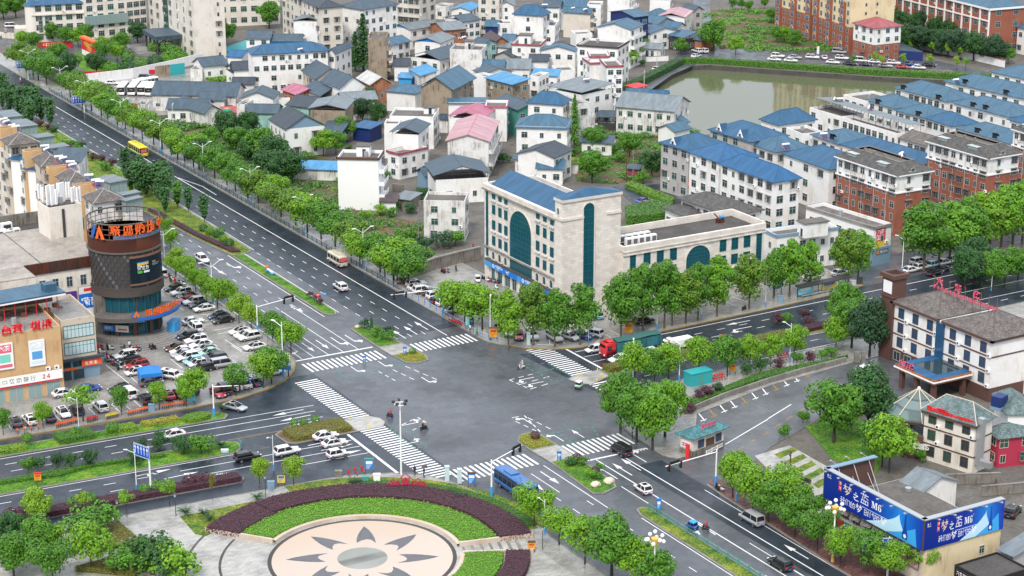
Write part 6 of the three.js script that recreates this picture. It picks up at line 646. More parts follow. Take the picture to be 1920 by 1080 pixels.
{const X=52.4,t=thing('annex_building','stone annex with arched window and wet flat roof beside the corner building','building',X,0,-27,0);const W=36,D=12,H=13.6;part('wall',bx(0,W,0,H-1.2,-D,0),M.stone,t);part('parapet',mg([bx(-0.2,W+0.2,H-1.2,H,-0.4,0.25),bx(-0.2,W+0.2,H-1.2,H+0.3,-D,-D+0.4),bx(-0.2,0.3,H-1.2,H,-D+0.4,-0.4),bx(W-0.3,W+0.2,H-1.2,H+0.3,-D+0.4,-0.4)]),M.stone,t);part('roof',slab(rect(0.2,W-0.2,-D+0.3,-0.3),H-1.2,H-1.16),M.roofDark,t);for(const y of[11.6,12.3,5])part('string_course',mg([bx(-0.2,W+0.25,y,y+0.22,0.004,y<6?0.6:0.35)]),M.stone,t);
for(const u of[5.8,9.1,12.4,25.1,28.2,31.4]){part('window',winGeo(1.5,2.4,2,3,0.1),[M.frameTeal,M.glassTeal],t,u,9,0.004);part('window',winGeo(1.5,2,2,2,0.1),[M.frameTeal,M.glassTeal],t,u,5.8,0.004);archGlass(t,u,0.005,0,1.5,1,4,2,2);}for(const u of[2.3,34.6])part('glass_strip',winGeo(1.2,6.5,2,8,0.1),[M.frameTeal,M.glassTeal],t,u,5,0.004);archGlass(t,18.7,0.005,0,6.2,5.6,11.2,8,7);part('porch_door',winGeo(5,3.6,5,2),[M.frameTeal,M.glassTeal],t,18.7,0.1,0.006);part('door_steps',bx(14,24,0,0.5,0.01,2.4),M.brickRed,t);
for(let i=0;i<10;i++){const p=thing('air_conditioner',`${ORD[i]} white rooftop air conditioner on the annex roof`,'air conditioner',X+3.2+(i%5)*1.55,H-1.16,-30.2-Math.floor(i / 5)*2.4,0,'annex air conditioners');part('cabinet',bx(-0.65,0.65,0.25,1.75,-0.45,0.45),M.whiteClean,p);part('grille',bx(-0.5,0.5,0.45,1.5,0.455,0.48),M.cage,p);part('base',bx(-0.7,0.7,0,0.25,-0.5,0.5),M.roofDark,p);}
const c=thing('rooftop_pump','rusty pump with blue motor on the annex roof','pump',X+30.4,H-1.16,-35.5);part('stand',bx(-0.8,0.8,0,0.9,-0.5,0.5),M.rust,c);part('motor',cyl(0.35,0.35,1,10).rotateZ(Math.PI / 2).translate(1,1.2,0),M.skyBlue,c);part('pipe',bar([-0.3,0.9,0],[-1.6,2.2,0],0.16),M.rustBar,c);}
// ---------------------------------------------------------------- round tower and mall
{const C=[-40.2,-65.4],R=7.1,t=thing('round_tower','round dark clad tower with orange lettered crown of the mall','tower',C[0],0,C[1]);t.scale.y=1.13;const PH=108.9;const pt=(deg,r,y)=>[Math.cos(deg*D2R)*r,y,Math.sin(deg*D2R)*r],face=(deg)=>Math.PI / 2-deg*D2R;
part('core',cyl(R-0.7,R-0.7,10,48),M.glassTeal,t);part('lattice_drum',cyl(R-0.15,R-0.15,6.6,48,0,9.6),M.iron,t);part('brown_band',cyl(R,R,2.5,48,0,16.1),M.rust,t);part('cornice',cyl(R+0.2,R+0.2,1.6,48,0,8.2),M.tanDark??(M.tanDark=mat(lin(0.09,0.075,0.065),0.7,T.grimy)),t);part('ledge',cyl(R+0.3,R+0.3,0.25,48,0,16),M.roofGrey,t);part('deck',cyl(R-0.2,R-0.2,0.2,48,0,18.4),M.roofDark,t);
for(let i=0;i<72;i++){const a=i*5;for(let j=0;j<8;j++)if((i+j)%2)part('lattice_tile',winGeo.tile??(winGeo.tile=bx(-0.26,0.26,-0.3,0.3,0,0.12)),(i*7+j*3)%5?M.tanDark:M.cage,t,...pt(a,R-0.15,10.1+j*0.78),face(a));}
for(let i=0;i<24;i++)part('mullion',bx(-0.09,0.09,0,8.2,0,0.2),i%6===0?M.brown:M.frameTeal,t,...pt(i*15+4,R-0.72,0),face(i*15+4));part('stone_pier',bx(-1.4,1.4,0,8.3,-0.5,0.5),M.rawStone,t,...pt(165,R-0.4,0),face(165));part('floor_band',cyl(R-0.6,R-0.6,0.7,48,0,4.7),M.iron,t);
for(const a of[70,100,130,150,50])part('column',bx(-0.4,0.4,0,4.6,-0.2,0.3),M.brown,t,...pt(a,R-0.5,0),face(a));
const cr=grp('crown_frame',t,0,18.4,0);for(let i=0;i<30;i++)part('upright',bar([...pt(i*12,R,0)],[...pt(i*12,R,2.9)],0.07,4),M.rustBar,cr);for(const y of[0.1,1,1.9,2.8])part('hoop',new THREE.TorusGeometry(R,y===2.8?0.16:0.06,4,60).rotateX(Math.PI / 2).translate(0,y,0),y===2.8?M.roofGrey:M.rustBar,cr);
[...'联盛购物中心'].slice(0,5).forEach((ch,i)=>{const a=PH+[13,-6,-25,-44,-66][i];part('letter',glyphGeo(ch,1.7,0.18,0.14).translate(-0.85,0,0),M.orange,t,...pt(a,R+0.25,19.5),face(a));});{const m=print(512,32,(c,w,h)=>{fillc(c,'#7a7d80',0,0,w,h);c.fillStyle='#123f9c';c.font='bold 30px sans-serif';c.fillText('LIANSHENG SHOPPING CENTER',8,27);});for(let i=0;i<6;i++){const a=PH+16-i*16;const g=sheet(2.05,0.6);g.attributes.uv.array.set([i / 6,1,(i+1) / 6,1,i / 6,0,(i+1) / 6,0]);part('latin_letters',g,m,t,...pt(a-8,R+0.2,19),face(a-8));}}
const logo=(s,y,a,r)=>{const g=grp('logo',t,...pt(a,r,y),face(a));part('logo_peak',slab([[-1.6,0],[-0.9,0],[-0.1,-1.8],[-0.5,-2.4]],0,0.15).rotateX(Math.PI / 2).scale(s,s,s),M.blueSign,g);part('logo_peak',slab([[-0.3,0],[0.4,0],[0.7,-1.3],[1.3,0],[2,0],[0.8,-2.4]],0,0.2).rotateX(Math.PI / 2).scale(s,s,s),M.orange,g);};logo(1,18.7,PH+44,R+0.3);
const scr=print(512,384,(c,w,h)=>{fillc(c,'#0d1f2c',0,0,w,h);fillc(c,'#e8b32c',90,70,150,46);fillc(c,'#2f8fd0',90,70,150,16);ink(c,'购物',96,120,66,1.1,'#dfe7d8');fillc(c,'#5bb04a',92,200,60,36);fillc(c,'#dfe9ef',170,206,80,30);ink(c,'满意',300,90,26,1.1,'#d9c77a');fillc(c,'#9fb0b8',300,130,130,8);fillc(c,'#9fb0b8',300,150,100,6);},0.25);const sgm=8;for(let i=0;i<sgm;i++){const a=PH-6-i*8;const g=sheet((R+0.3)*8*D2R+0.02,4.6);g.attributes.uv.array.set([i / sgm,1,(i+1) / sgm,1,i / sgm,0,(i+1) / sgm,0]);part('screen',g,scr,t,...pt(a-4,R+0.32,12.9),face(a-4));part('screen_frame',mg([bx(-0.56,0.56,2.3,2.6,-0.3,0.1),bx(-0.56,0.56,-2.6,-2.3,-0.3,0.1)]),M.rustBar,t,...pt(a-4,R+0.3,12.9),face(a-4));}
const cn=grp('entrance_canopy',t,0,4.5,0);part('canopy_slab',slab([...ring(0,0,R+3.2,20*D2R,160*D2R,30),...ring(0,0,R-0.8,160*D2R,20*D2R,30)],0,0.7),M.roofGrey,cn);[...'联盛购物中心'].forEach((ch,i)=>{const a=PH-22-i*9;part('letter',glyphGeo(ch,1.15,0.15,0.17).translate(-0.6,0,0),M.orange,cn,...pt(a,R+3.15,0.9),face(a));});for(let i=0;i<8;i++){const a=PH-14-i*9;part('sign_strip',bx(-0.85,0.85,0.2,0.75,0,0.1),M.blueSign,cn,...pt(a,R+3.25,0),face(a));}logo(0.5,5.4,PH-6,R+3.2);
const ban=print(256,64,(c)=>{fillc(c,'#2a77c4',0,0,128,64);fillc(c,'#e6e2dc',128,0,128,64);fillc(c,'#d8414b',150,34,90,14);ink(c,'便利',20,14,34);});part('banner',sheet(5.4,1.2),ban,t,...pt(PH+22,R+0.1,2.6),face(PH+22));part('banner',sheet(2.6,1),ban,t,...pt(PH-14,R+0.1,4),face(PH-14));for(let i=0;i<6;i++)part('step',band(ring(0,0,9.4+i*0.75,28*D2R,118*D2R,20),ring(0,0,8.6+i*0.75,28*D2R,118*D2R,20),0,1-i*0.15),M.wetConc,t);part('plinth',slab([...ring(0,0,8.7,20*D2R,160*D2R,30),[-6,-1],[6,-1]],0,1.1),M.wetConc,t);part('blue_stall',bx(-1.6,1.6,0,2.6,-0.8,0.8),M.skyBlue,t,...pt(42,9.4,0),face(42));}
{const mall=thing('mall_building','broad mall with pale flat roof and brown edged parapet behind the tower','building',-60,0,-66);part('wall',bx(0,15.5,0,14.4,-34,0),M.cream2,mall);part('parapet',mg([bx(-0.3,15.5,14.4,16.6,-0.1,0.3)]),M.rust,mall);part('roof',bx(-26,15.4,16.2,16.45,-25,-0.15),M.roofMall,mall);part('back_roof',bx(-26,15.4,14.2,14.6,-36,-25.1),M.roofDark,mall);part('back_parapet',bx(-26,15.4,14.6,17,-36.4,-36),M.rawStone,mall);part('front_block',bx(-26,-0.4,0,16.2,-14,7.5),M.cream2,mall);part('front_roof',bx(-26,-0.4,16.2,16.44,-0.1,7.5),M.roofMall,mall);part('roof_joint',bx(3,3.2,16.452,16.5,-25,-0.2),M.roofGrey,mall);for(const u of[3,5.6,8.4,11.2,13.6])part('window',winGeo(1.1,2,2,2),[M.frame,M.glass],mall,u,11,0.004);const b1=print(128,192,(c)=>{fillc(c,'#e9e4e0',0,0,128,192);fillc(c,'#1b6fd0',0,40,128,152);ink(c,'满意',14,62,44,1.15);fillc(c,'#e8eef2',6,124,116,60);fillc(c,'#d33',30,10,60,18);}),b2=print(128,128,(c)=>{fillc(c,'#5a2a90',0,0,128,128);ink(c,'便利',12,34,46,1.12);fillc(c,'#d6353f',0,100,128,28);});board(mall,'billboard',4.4,7,3.6,0.3,b1,12.2,M.brown);board(mall,'billboard',4.4,4.4,5.6,0.3,b2,7.4,M.brown);
const sv=house('m',[415,347],[548,422],[945,380],23,0,'flat','roofDark','cream2','white rooftop service block carrying antennas on the mall',{name:'service_block',cat:'building',par:0.6});part('cable_trunk',bx(0.01,0.25,16.4,22.4,-0.25,0.25),M.iron,sv,sv.userData.size[0],0,-sv.userData.size[1]*0.42);[[440,330,0.5],[490,370,0.4],[555,400,1.6],[600,400,1.4],[655,320,0.4],[700,370,1.8],[755,310,0.5],[785,310,0.5],[815,370,0.5],[845,360,0.5],[875,370,0.4],[905,360,0.4],[475,340,0.6],[640,395,0.6]].forEach(([x,y,w],i)=>{const p=at('m',x,y,22.4),a=thing('antenna',`${ORD[i]} white antenna panel on the mall service block`,'antenna',p.x,22.4,p.z,0.5,'mobile antennas');part('panel',bx(-w*0.42,w*0.42,0.3,w>1?4.4:3.4,-0.15,0.15),M.whiteClean,a);part('mast',cyl(0.09,0.09,4.2,6,0,0,-0.25),M.steel,a);});
[['m',75,690],['m',20,770],['m',100,770],['m',165,755]].forEach(([k,x,y],i)=>{const p=at(k,x,y,14.6),a=thing('air_conditioner',`${ORD[i]} big white cooling unit on the mall roof`,'air conditioner',p.x,14.6,p.z,0.1,'mall cooling units');part('cabinet',bx(-1.1,1.1,0,2,-0.6,0.6),M.whiteClean,a);part('grille',bx(-0.8,0.8,0.3,1.7,0.6,0.64),M.iron,a);});[[690,650,'whiteClean'],[800,650,'whiteClean'],[865,640,'bluegrey'],[905,650,'teal']].forEach(([x,y,m],i)=>{const p=at('m',x,y,16.5),a=thing('roof_cabinet',`${['first white', 'second white', 'blue', 'green'][i]} equipment cabinet before the mall service block`,'cabinet',p.x,16.5,p.z,0,'mall roof cabinets');part('cabinet',bx(-0.7,0.7,0,2.4,-0.6,0.6),M[m],a);part('door',bx(-0.55,0.55,0.2,2.2,0.6,0.64),M[m],a);});
// orange shop building with roof terrace
const s=house(5,[-120,822],[338,752],15,13,0,'flat','wetConc','orangeWall','orange shop building with bank front, posters and roof terrace',{name:'shop_building',cat:'building',par:0.5}),[w]=s.userData.size,po=(a,b)=>print(96,160,(c)=>{fillc(c,'#f2f2f0',0,0,96,160);fillc(c,a,8,10,80,50);fillc(c,b,16,70,64,50);fillc(c,a,8,130,80,20);ink(c,'大家',14,16,30,1.15);});board(s,'poster',3,5,6.4,0.3,po('#e2687c','#7fd0c0'),w-10.4,M.whiteClean);board(s,'poster',2.9,4.9,6.2,0.3,po('#d9e2ea','#5aa0d8'),w-4.6,M.whiteClean);const bk=print(1024,96,(c,ww,h)=>{fillc(c,'#f1f1ee',0,0,ww,h);ink(c,'湖口农商银行',280,22,52,1.5,'#4a4a48',0.08);ink(c,'24',800,16,58,1,'#c3192b');});board(s,'bank_sign',17,1.7,3.2,0.5,bk,w-8.8,M.whiteClean);part('red_strip',bx(w-17,w-0.6,2.85,3.15,0.003,0.4),M.red,s);for(let i=0;i<5;i++)part('glass_door',winGeo(2.4,2.6,2,1),[M.frame,M.conserv],s,w-2-i*3.4,0.1,0.003);[...'台球棋牌'].forEach((ch,i)=>part('letter',glyphGeo(ch,1.5,0.2,0.18),M.redBright,s,w-10.6+i*2.1+(i>1?1.1:0),13.1,0.1));for(let i=0;i<14;i++)part('rail_post',bar([w-i*1.6,13,-0.1],[w-i*1.6,14,-0.1],0.05),M.roofGrey,s);for(const x of[1.2,2.8])part('air_conditioner',acGeo,[M.whiteClean,M.iron],s,w-x,5,0.004);
const b=house(5,[341,724],[532,694],15,11.8,0,'flat','wetConc','beige','beige shop building with frosted window bands and orange cafe sign',{name:'shop_building',cat:'building',par:0.5}),[bw]=b.userData.size;for(const y of[8.2,4.9])part('window_band',winGeo(bw-0.8,2.3,8,2,0.1),[M.frameTeal,M.frosted],b,bw / 2,y,0.004);part('cafe_front',bx(-3.6,bw+0.2,0,4,0.005,0.4),M.bluegrey,b);for(let i=0;i<4;i++)part('cafe_window',winGeo(1.9,1.3,2,1),[M.frameTeal,M.glass],b,-2.2+i*2.4,2.6,0.41);for(let i=0;i<3;i++)part('cafe_window',winGeo(1.9,1.7,1,1),[M.frameTeal,M.glass],b,-2.2+i*2.4,0.2,0.41);for(let i=0;i<2;i++)part('orange_strip',bx(-3.2+i*3.2,-0.8+i*3.2,2.02,2.5,0.41,0.5),M.orange,b);const cf=print(256,96,(c,ww,h)=>{fillc(c,'#ee5a24',0,0,ww,h);ink(c,'农家店',40,40,40,1.5);});board(b,'cafe_sign',3.8,1.5,2.5,0.9,cf,bw-1.4,M.orange);part('awning',bx(-3.6,bw+1,3.9,4.3,0.42,1.3),M.roofSlate,b);
const f=frameOf(5,[-120,640],[362,556],9,16.4),pv=thing('roof_pavilion','blue roofed terrace restaurant with red posts on the shop building','pavilion',f.x,12.6,f.z,f.turn);part('roof',bx(0,f.w,3.5,3.8,-7,0.6),M.roofTeal,pv);part('fascia',bx(0,f.w,3.2,3.5,0.3,0.6),M.whiteClean,pv);part('back_wall',bx(0,f.w,0,3.2,-6.8,-6.6),M.brown,pv);part('roof_box',bx(f.w-3.4,f.w-1,3.8,5.2,-3,-1),M.roofTeal,pv);for(let i=0;i<8;i++)part('red_post',bar([(f.w*(i+0.3)) / 8,0,-0.2],[(f.w*(i+0.3)) / 8,3.3,-0.2],0.08),M.red,pv);for(let i=0;i<7;i++)part('table',bx(-0.5,0.5,0,0.75,-0.4,0.4),M.wood,pv,1.5+(f.w*i) / 7,0,-3+(i%2)*2);}
// ---------------------------------------------------------------- hotel, tea house, billboard building, kiosk
{const t=thing('hotel_building','white hotel with brown trim, tiled hip roofs and red roof letters','building',80,0,24.6,-Math.PI / 2),H=11.6,W=26.6,D=13;part('lower_wall',bx(0,W,0,2.6,-D,0),M.brown,t);part('upper_wall',bx(0,W,2.6,H,-D,0),M.white,t);for(const[a,b]of[[0,12.2],[14.2,W]]){const[rg,rd]=roofGeo('hip',b-a,D,H+0.3,{ov:0.5,rise:2.8,hipk:1});const rf=part('roof',rg.translate(a,0,0),M.roofTileBrown,t);for(const[p,q]of rd)part('ridge_cap',rib([p[0]+a,p[1],p[2]],[q[0]+a,q[1],q[2]],0.1),M.roofGrey,rf);part('eave',bx(a-0.5,b+0.5,H-0.2,H+0.25,0.004,0.6),M.brown,t);part('floor_band',bx(a,b,8.4,8.65,0.004,0.12),M.brown,t);part('floor_band',bx(a,b,5.5,5.7,0.004,0.12),M.brown,t);for(const u of[2.2,6.2,10.2])for(const y of[9.1,6.2,3.3]){part('window',winGeo(1.3,1.7,2,2,0.14),[M.brown,M.glassBlue],t,a+u,y,0.004);if((u+y)%3>1)part('air_conditioner',acGeo,[M.whiteClean,M.iron],t,a+u+1.8,y-0.6,0.005);}}part('glass_stair',bx(12.2,14.2,2.4,H-0.4,0.005,0.4),M.glassBlue,t);part('side_eave',bx(W+0.004,W+0.5,H-0.2,H+0.25,-D,0.6),M.brown,t);part('floor_band',bx(W+0.004,W+0.1,8.4,8.65,-D,0),M.brown,t);for(let i=0;i<3;i++)part('shop_window',winGeo(1.8,1.7,2,1),[M.frame,M.glass],t,1.6+i*3,0.4,0.005);
const ch=grp('chimney_tower',t,-1.4,0,0.6);part('shaft',bx(-1.6,1.6,0,16.2,-3.2,0),M.brown,ch);part('cap',mg([bx(-2,2,16.2,17,-3.6,-3),bx(-2,2,16.2,17,-0.2,0.4),bx(-2,-1.4,16.2,17,-3,-0.2),bx(1.4,2,16.2,17,-3,-0.2)]),M.brown,ch);part('white_panel',bx(-1.2,1.2,13.2,15.6,0.005,0.08),M.whiteClean,ch);part('band',bx(-1.8,1.8,12.4,12.7,-3.4,0.2),M.brown,ch);
const sg=thing('roof_sign','red letters on a rusty frame along the hotel roof','sign',86.5,H+2.6,28,-Math.PI / 2);[...'大酒店'].forEach((c,i)=>part('letter',glyphGeo(c,1.4,0.15,0.15),M.pinkBar,sg,1+i*5,1.2,0));for(let i=0;i<16;i++)part('small_letter',glyphGeo(pick([...'中国家时代']),0.7,0.12,0.13),M.pinkBar,sg,i*1.1,0.2,0.1);for(let i=0;i<9;i++)part('strut',bar([i*2.1,-1.6,-0.2],[i*2.1,2.6,-0.2],0.07),M.rustBar,sg);
const wg=thing('hotel_wing','white hotel side wing with brown framed windows at the picture edge','building',88.5,0,57.4);part('roof',bx(-0.3,18.3,9.4,9.7,-8.2,0),M.roofTileBrown,wg);part('wing_wall',bx(0,18,0,9.4,-8,-0.3),M.white,wg);for(const u of[2.2,7,12])for(const y of[6.2,3])part('window',winGeo(1.4,1.7,2,1,0.14),[M.brown,M.glassGreen],wg,u,y,-0.29);part('floor_band',bx(0,18,5.2,5.45,-0.3,-0.15),M.brown,wg);
const P=at('p',640,430),c=thing('entrance_canopy','hotel entrance canopy with blue tiled roof and orange edge','canopy',70.5,0,36.5,-Math.PI / 2);void P;part('slab',bx(0,10.5,3.6,4.6,-9,0),M.brickRaw,c);part('edge',bx(-0.2,10.7,3.95,4.15,-9.1,0.2),M.whiteClean,c);part('blue_tiles',mg([bx(0.1,10.4,4.6,4.66,-2.4,-0.1),bx(0.1,2.2,4.6,4.66,-9,-2.4),bx(8.6,10.4,4.6,4.66,-9,-2.4)]),M.roofBright,c);part('roof_pool',bx(2.2,8.6,4.6,4.63,-9,-2.4),M.glass,c);for(const[x,z]of[[1,-1],[9.5,-1],[1,-8],[9.5,-8],[5,-1]])part('column',bx(x-0.4,x+0.4,0,3.6,z-0.4,z+0.4),M.brown,c);[...'大酒店'].forEach((g,i)=>part('letter',glyphGeo(g,1,0.15,0.18),M.pinkBar,c,1+i*1.4,4.7,-0.2));}
{const t=house('p',[805,642],[1375,814],[1545,714],8.8,3,'hip','roofTileGreen','cream2','cream tea house with green tiled hip roof and red roof letters',{name:'tea_house',cat:'building',nf:3,ns:0,rise:2.6,ridge:'beige',line:'brown',skip:0,cage:0,ac:0.4,win:{w:1.3,h:1.6,frame:M.brown,t:0.12,mix:0,jit:0}}),[w]=t.userData.size;part('eave',bx(-0.4,w+0.4,8.2,8.7,0.004,0.5),M.brown,t);for(let i=0;i<14;i++)part('letter',glyphGeo(pick([...'大家洋河时代心意农']),i<6?0.8:0.5,0.12,0.2),M.redBright,t,0.6+i*(w / 15),9,0.3);part('duct',mg([bx(w+0.1,w+1.1,2.6,9.8,-1.4,-0.4),bx(w+0.1,w+3,1.6,2.6,-1.4,-0.4)]),M.steel,t);
const A=at('p',740,400,9.6),o=thing('octagon_pavilion','octagonal pavilion with green tiled tent roof beside the tea house','pavilion',A.x,0,A.z,0.2);part('wall',cyl(4.6,4.6,5,8),M.cream2,o);part('roof',new THREE.ConeGeometry(6,4.2,8,1).translate(0,7.3,0),M.roofTileGreen,o);part('eave',cyl(5.9,6,0.5,8,0,4.8),M.brown,o);part('finial',new THREE.SphereGeometry(0.3,10,8).translate(0,9.5,0),M.lampWhite,o);for(let i=0;i<8;i++){const a=(i / 8)*6.2832;part('ridge_cap',bar([Math.sin(a)*6,5.25,Math.cos(a)*6],[0,9.5,0],0.11,5),M.beige,o);part('arched_door',new THREE.ShapeGeometry(archShape(1.8,0.2,3.2),12).translate(0,0,4.3),M.black,o,0,0,0,a+0.3927);}const eb=house('p',[560,930],[785,960],5,4,0,'flat','roofDark','brown','dark shopfront with white letters between pavilion and tea house',{name:'shopfront',cat:'building',par:0.3});[...'我家酒店'].forEach((g,i)=>part('letter',glyphGeo(g,0.9,0.1,0.18),M.lampWhite,eb,0.4+i*1.05,1.9,0.01));const mb=house('p',[640,780],[790,860],6,5,0,'flat','roofSlate','roofSlate','low slate link roof beside the octagonal pavilion',{name:'link_building',cat:'building'});void mb;
house('p',[1530,882],[1640,962],[1920,862],5.4,2,'hip','roofTileGreen','crimson','red walled wing with green tiled roof beside the tea house',{name:'tea_house_wing',cat:'building',nf:1,ns:3,rise:1.8,win:{frame:M.beige}});house('p',[1600,480],[1745,690],[1920,640],8.8,0,'hip','roofTileGreen','white','rear green tiled roof of the tea house',{name:'tea_house_wing',cat:'building',rise:2,maxd:14});const k=at('p',1640,600,9),tk=thing('water_tank','dark blue water tank on the tea house roof','tank',k.x,8.4,k.z,0.3);part('tank',bx(-1.2,1.2,0.6,2.4,-0.9,0.9),M.navy,tk);part('stand',bx(-1.3,1.3,0,0.6,-1,1),M.bluegrey,tk);}
{const t=thing('billboard_building','low shop building with cream end wall under the blue billboards','building',19.3,0,80.6,-Math.PI / 2);part('wall',bx(0,21.6,0,5.7,-14.4,0),M.cream,t);part('end_wall',bx(21.6,21.9,0,6.4,-14.6,0.1),M.yellowWall,t);part('roof',bx(0.2,21.4,5.7,5.78,-14.2,-0.2),M.roofGrey,t);for(let i=0;i<8;i++){part('window',winGeo(1.8,1.3,3,1),[M.frame,M.glassGreen],t,1.6+i*2.6,3.7,0.004);part('awning',quads([[[-1.1,5.2,0],[1.1,5.2,0],[1.1,4.7,0.8],[-1.1,4.7,0.8]]]),M.roofTileBrown,t,1.6+i*2.6,0,0.005);}[['#b51f2a','万家'],['#2c86c6','酒店'],['#b5283c','大家农行'],['#d9971e','河口'],['#c9a0a0','']].forEach(([c,s],i)=>board(t,'shop_sign',4,1.1,2.3,0.4,print(128,36,(q)=>{fillc(q,c,0,0,128,36);ink(q,s,10,7,22,1.2);}),2.2+i*4.2));part('end_window',winGeo(0.9,1.2),[M.frame,M.glass],t,21.91,2.6,-11,Math.PI / 2);
const bb=print(1400,300,(c,w,h)=>{const g=c.createLinearGradient(0,0,w,0);g.addColorStop(0,'#0a2a86');g.addColorStop(0.5,'#0c2f9a');g.addColorStop(0.78,'#1d86dd');g.addColorStop(1,'#0a3aa6');c.fillStyle=g;c.fillRect(0,0,w,h);c.fillStyle='#bfe4f7';c.beginPath();c.moveTo(620,300);c.quadraticCurveTo(1000,170,1080,60);c.quadraticCurveTo(1090,180,1240,300);c.fill();c.fillStyle='#3fa6e6';c.beginPath();c.moveTo(900,300);c.quadraticCurveTo(1150,220,1300,120);c.lineTo(1330,300);c.fill();c.fillStyle='#c8202c';c.fillRect(216,40,44,104);ink(c,'洋',222,48,32);ink(c,'河',222,96,32);ink(c,'梦',290,40,110,1.1,'#f6d9b8',0.075);ink(c,'之',430,76,76);ink(c,'蓝',540,40,104,1.1,'#fff',0.07);c.fillStyle='#fff';c.font='bold 96px serif';c.fillText('M6',690,140);c.fillStyle='#e8863c';c.font='bold 60px serif';c.fillText('+',830,84);ink(c,'我们的',250,192,60,1.25,'#fff',0.09);ink(c,'梦',478,176,84,1.1,'#fff',0.08);ink(c,'时代的',600,192,60,1.25,'#fff',0.09);ink(c,'梦',828,176,84,1.1,'#fff',0.08);c.strokeStyle='#d8ecfb';c.lineWidth=6;c.beginPath();c.moveTo(560,180);c.lineTo(1010,176);c.stroke();c.fillStyle='#12449f';c.beginPath();c.moveTo(1156,30);c.lineTo(1176,30);c.quadraticCurveTo(1172,150,1206,230);c.lineTo(1200,280);c.lineTo(1132,280);c.lineTo(1126,230);c.quadraticCurveTo(1160,150,1156,30);c.fill();c.fillStyle='#e9f4fb';c.beginPath();c.arc(1166,248,20,0,7);c.fill();c.strokeStyle='#fff';c.lineWidth=3;c.beginPath();c.arc(90,42,10,0,7);c.stroke();c.fillStyle='#fff';c.fillRect(48,34,14,18);c.fillRect(44,62,64,5);},0.35);
const mk=(label,x,z,ry,w,m)=>{const b=thing('billboard',label,'billboard',x,5.75,z,ry,'billboards of the shop roof');part('panel',bx(0,w,0,4.7,-0.25,0),M.brown,b);if(m)part('print',sheet(w-0.05,4.65),m,b,w / 2,2.35,0.005);part('top_walk',bx(0,w,4.7,4.85,-0.9,0.05),m?M.steel:M.bluegrey,b);for(let i=0;i<Math.round(w / 3);i++){part('floodlight',mg([bar([0,4.8,0],[0.2,5.1,1.1],0.035,4),bx(0.05,0.4,4.98,5.12,1,1.3)]),M.steel,b,1.4+i*3,0,0);part('brace',mg([bar([0,4.6,-0.3],[0,0,-3.2],0.09,4),bar([0,2.3,-0.3],[0,0,-2.2],0.06,4)]),M.steel,b,1.4+i*3,0,0);}return b;};
mk('long blue liquor billboard along the avenue side of the shop roof',18.5,80.2,-Math.PI / 2,22.4,bb);mk('shorter blue liquor billboard above the cream end wall',18.6,102.8,0,15.4,bb);const rb=mk('brown back of the third billboard seen from behind with steel braces',28.4,80,Math.PI,9.8,null);void rb;
house('v',[1130,398],[1370,502],[1700,342],5.6,0,'gx','roofPale','white','steel gabled hall behind the billboards',{name:'steel_hall',cat:'building',rise:1.8,ov:0.4});house('v',[840,420],[1310,700],[1600,640],5.2,0,'flat','roofGrey','cream','wet grey roof yard enclosed by the billboards',{name:'yard_building',cat:'building',par:0.5,maxd:9});house(12,[1310,930],[1380,960],14,4.4,0,'gx','roofPale','greyWall','ribbed grey roof at the lower picture edge',{name:'steel_hall',cat:'building',rise:1.2});const ks=house(12,[1050,1015],[1230,1110],[1440,1020],4.2,0,'flat','roofDark','black','dark roofed shop with black sign at the lower corner',{name:'shop_building',cat:'building',par:0.3});board(ks,'shop_sign',ks.userData.size[0]*0.9,1.2,2.6,0.15,print(256,40,(c,w,h)=>{fillc(c,'#17191b',0,0,w,h);ink(c,'万家农商国',12,8,22,1.3);}),ks.userData.size[0] / 2);}
{const t=house(11,[948,275],[1020,302],[1180,234],3.5,0,'hip','roofTileTeal','cream','small kiosk with teal tiled roof at the crossing corner',{name:'ticket_kiosk',cat:'kiosk',rise:1.1,ov:0.7,ridge:'roofTileTeal'}),[w,d]=t.userData.size;board(t,'notice',w*0.7,1.3,1.3,0.15,print(96,64,(c)=>{fillc(c,'#e8e6ea',0,0,96,64);for(let i=0;i<6;i++)fillc(c,['#b04','#35a','#8a3'][i%3],6+(i%3)*30,24+(i>2?18:0),24,12);}),w / 2,M.lampWhite);part('plinth',mg([bx(-0.1,w+0.1,0,1,0.004,0.1),bx(w+0.004,w+0.1,0,1,-d,0.1)]),M.rawStone,t);for(const u of[0.25,0.82])part('window',winGeo(1.3,1.3),[M.brown,M.glassBlue],t,w+0.004,1.3,-d*u,Math.PI / 2);for(const u of[0.48,0.62])part('door',winGeo(0.8,2.2,1,1),[M.brown,M.brown],t,w+0.004,0.1,-d*u,Math.PI / 2);for(let i=0;i<4;i++)part('letter',glyphGeo(pick([...'中国移动']),0.7,0.1,0.2),M.pinkBar,t,w,4.6,-d*0.25-i*0.9,Math.PI / 2);part('red_pillar',bx(0,0.6,0,2.6,-0.2,0.2),M.redBright,t,w-0.4,0,1.2);}
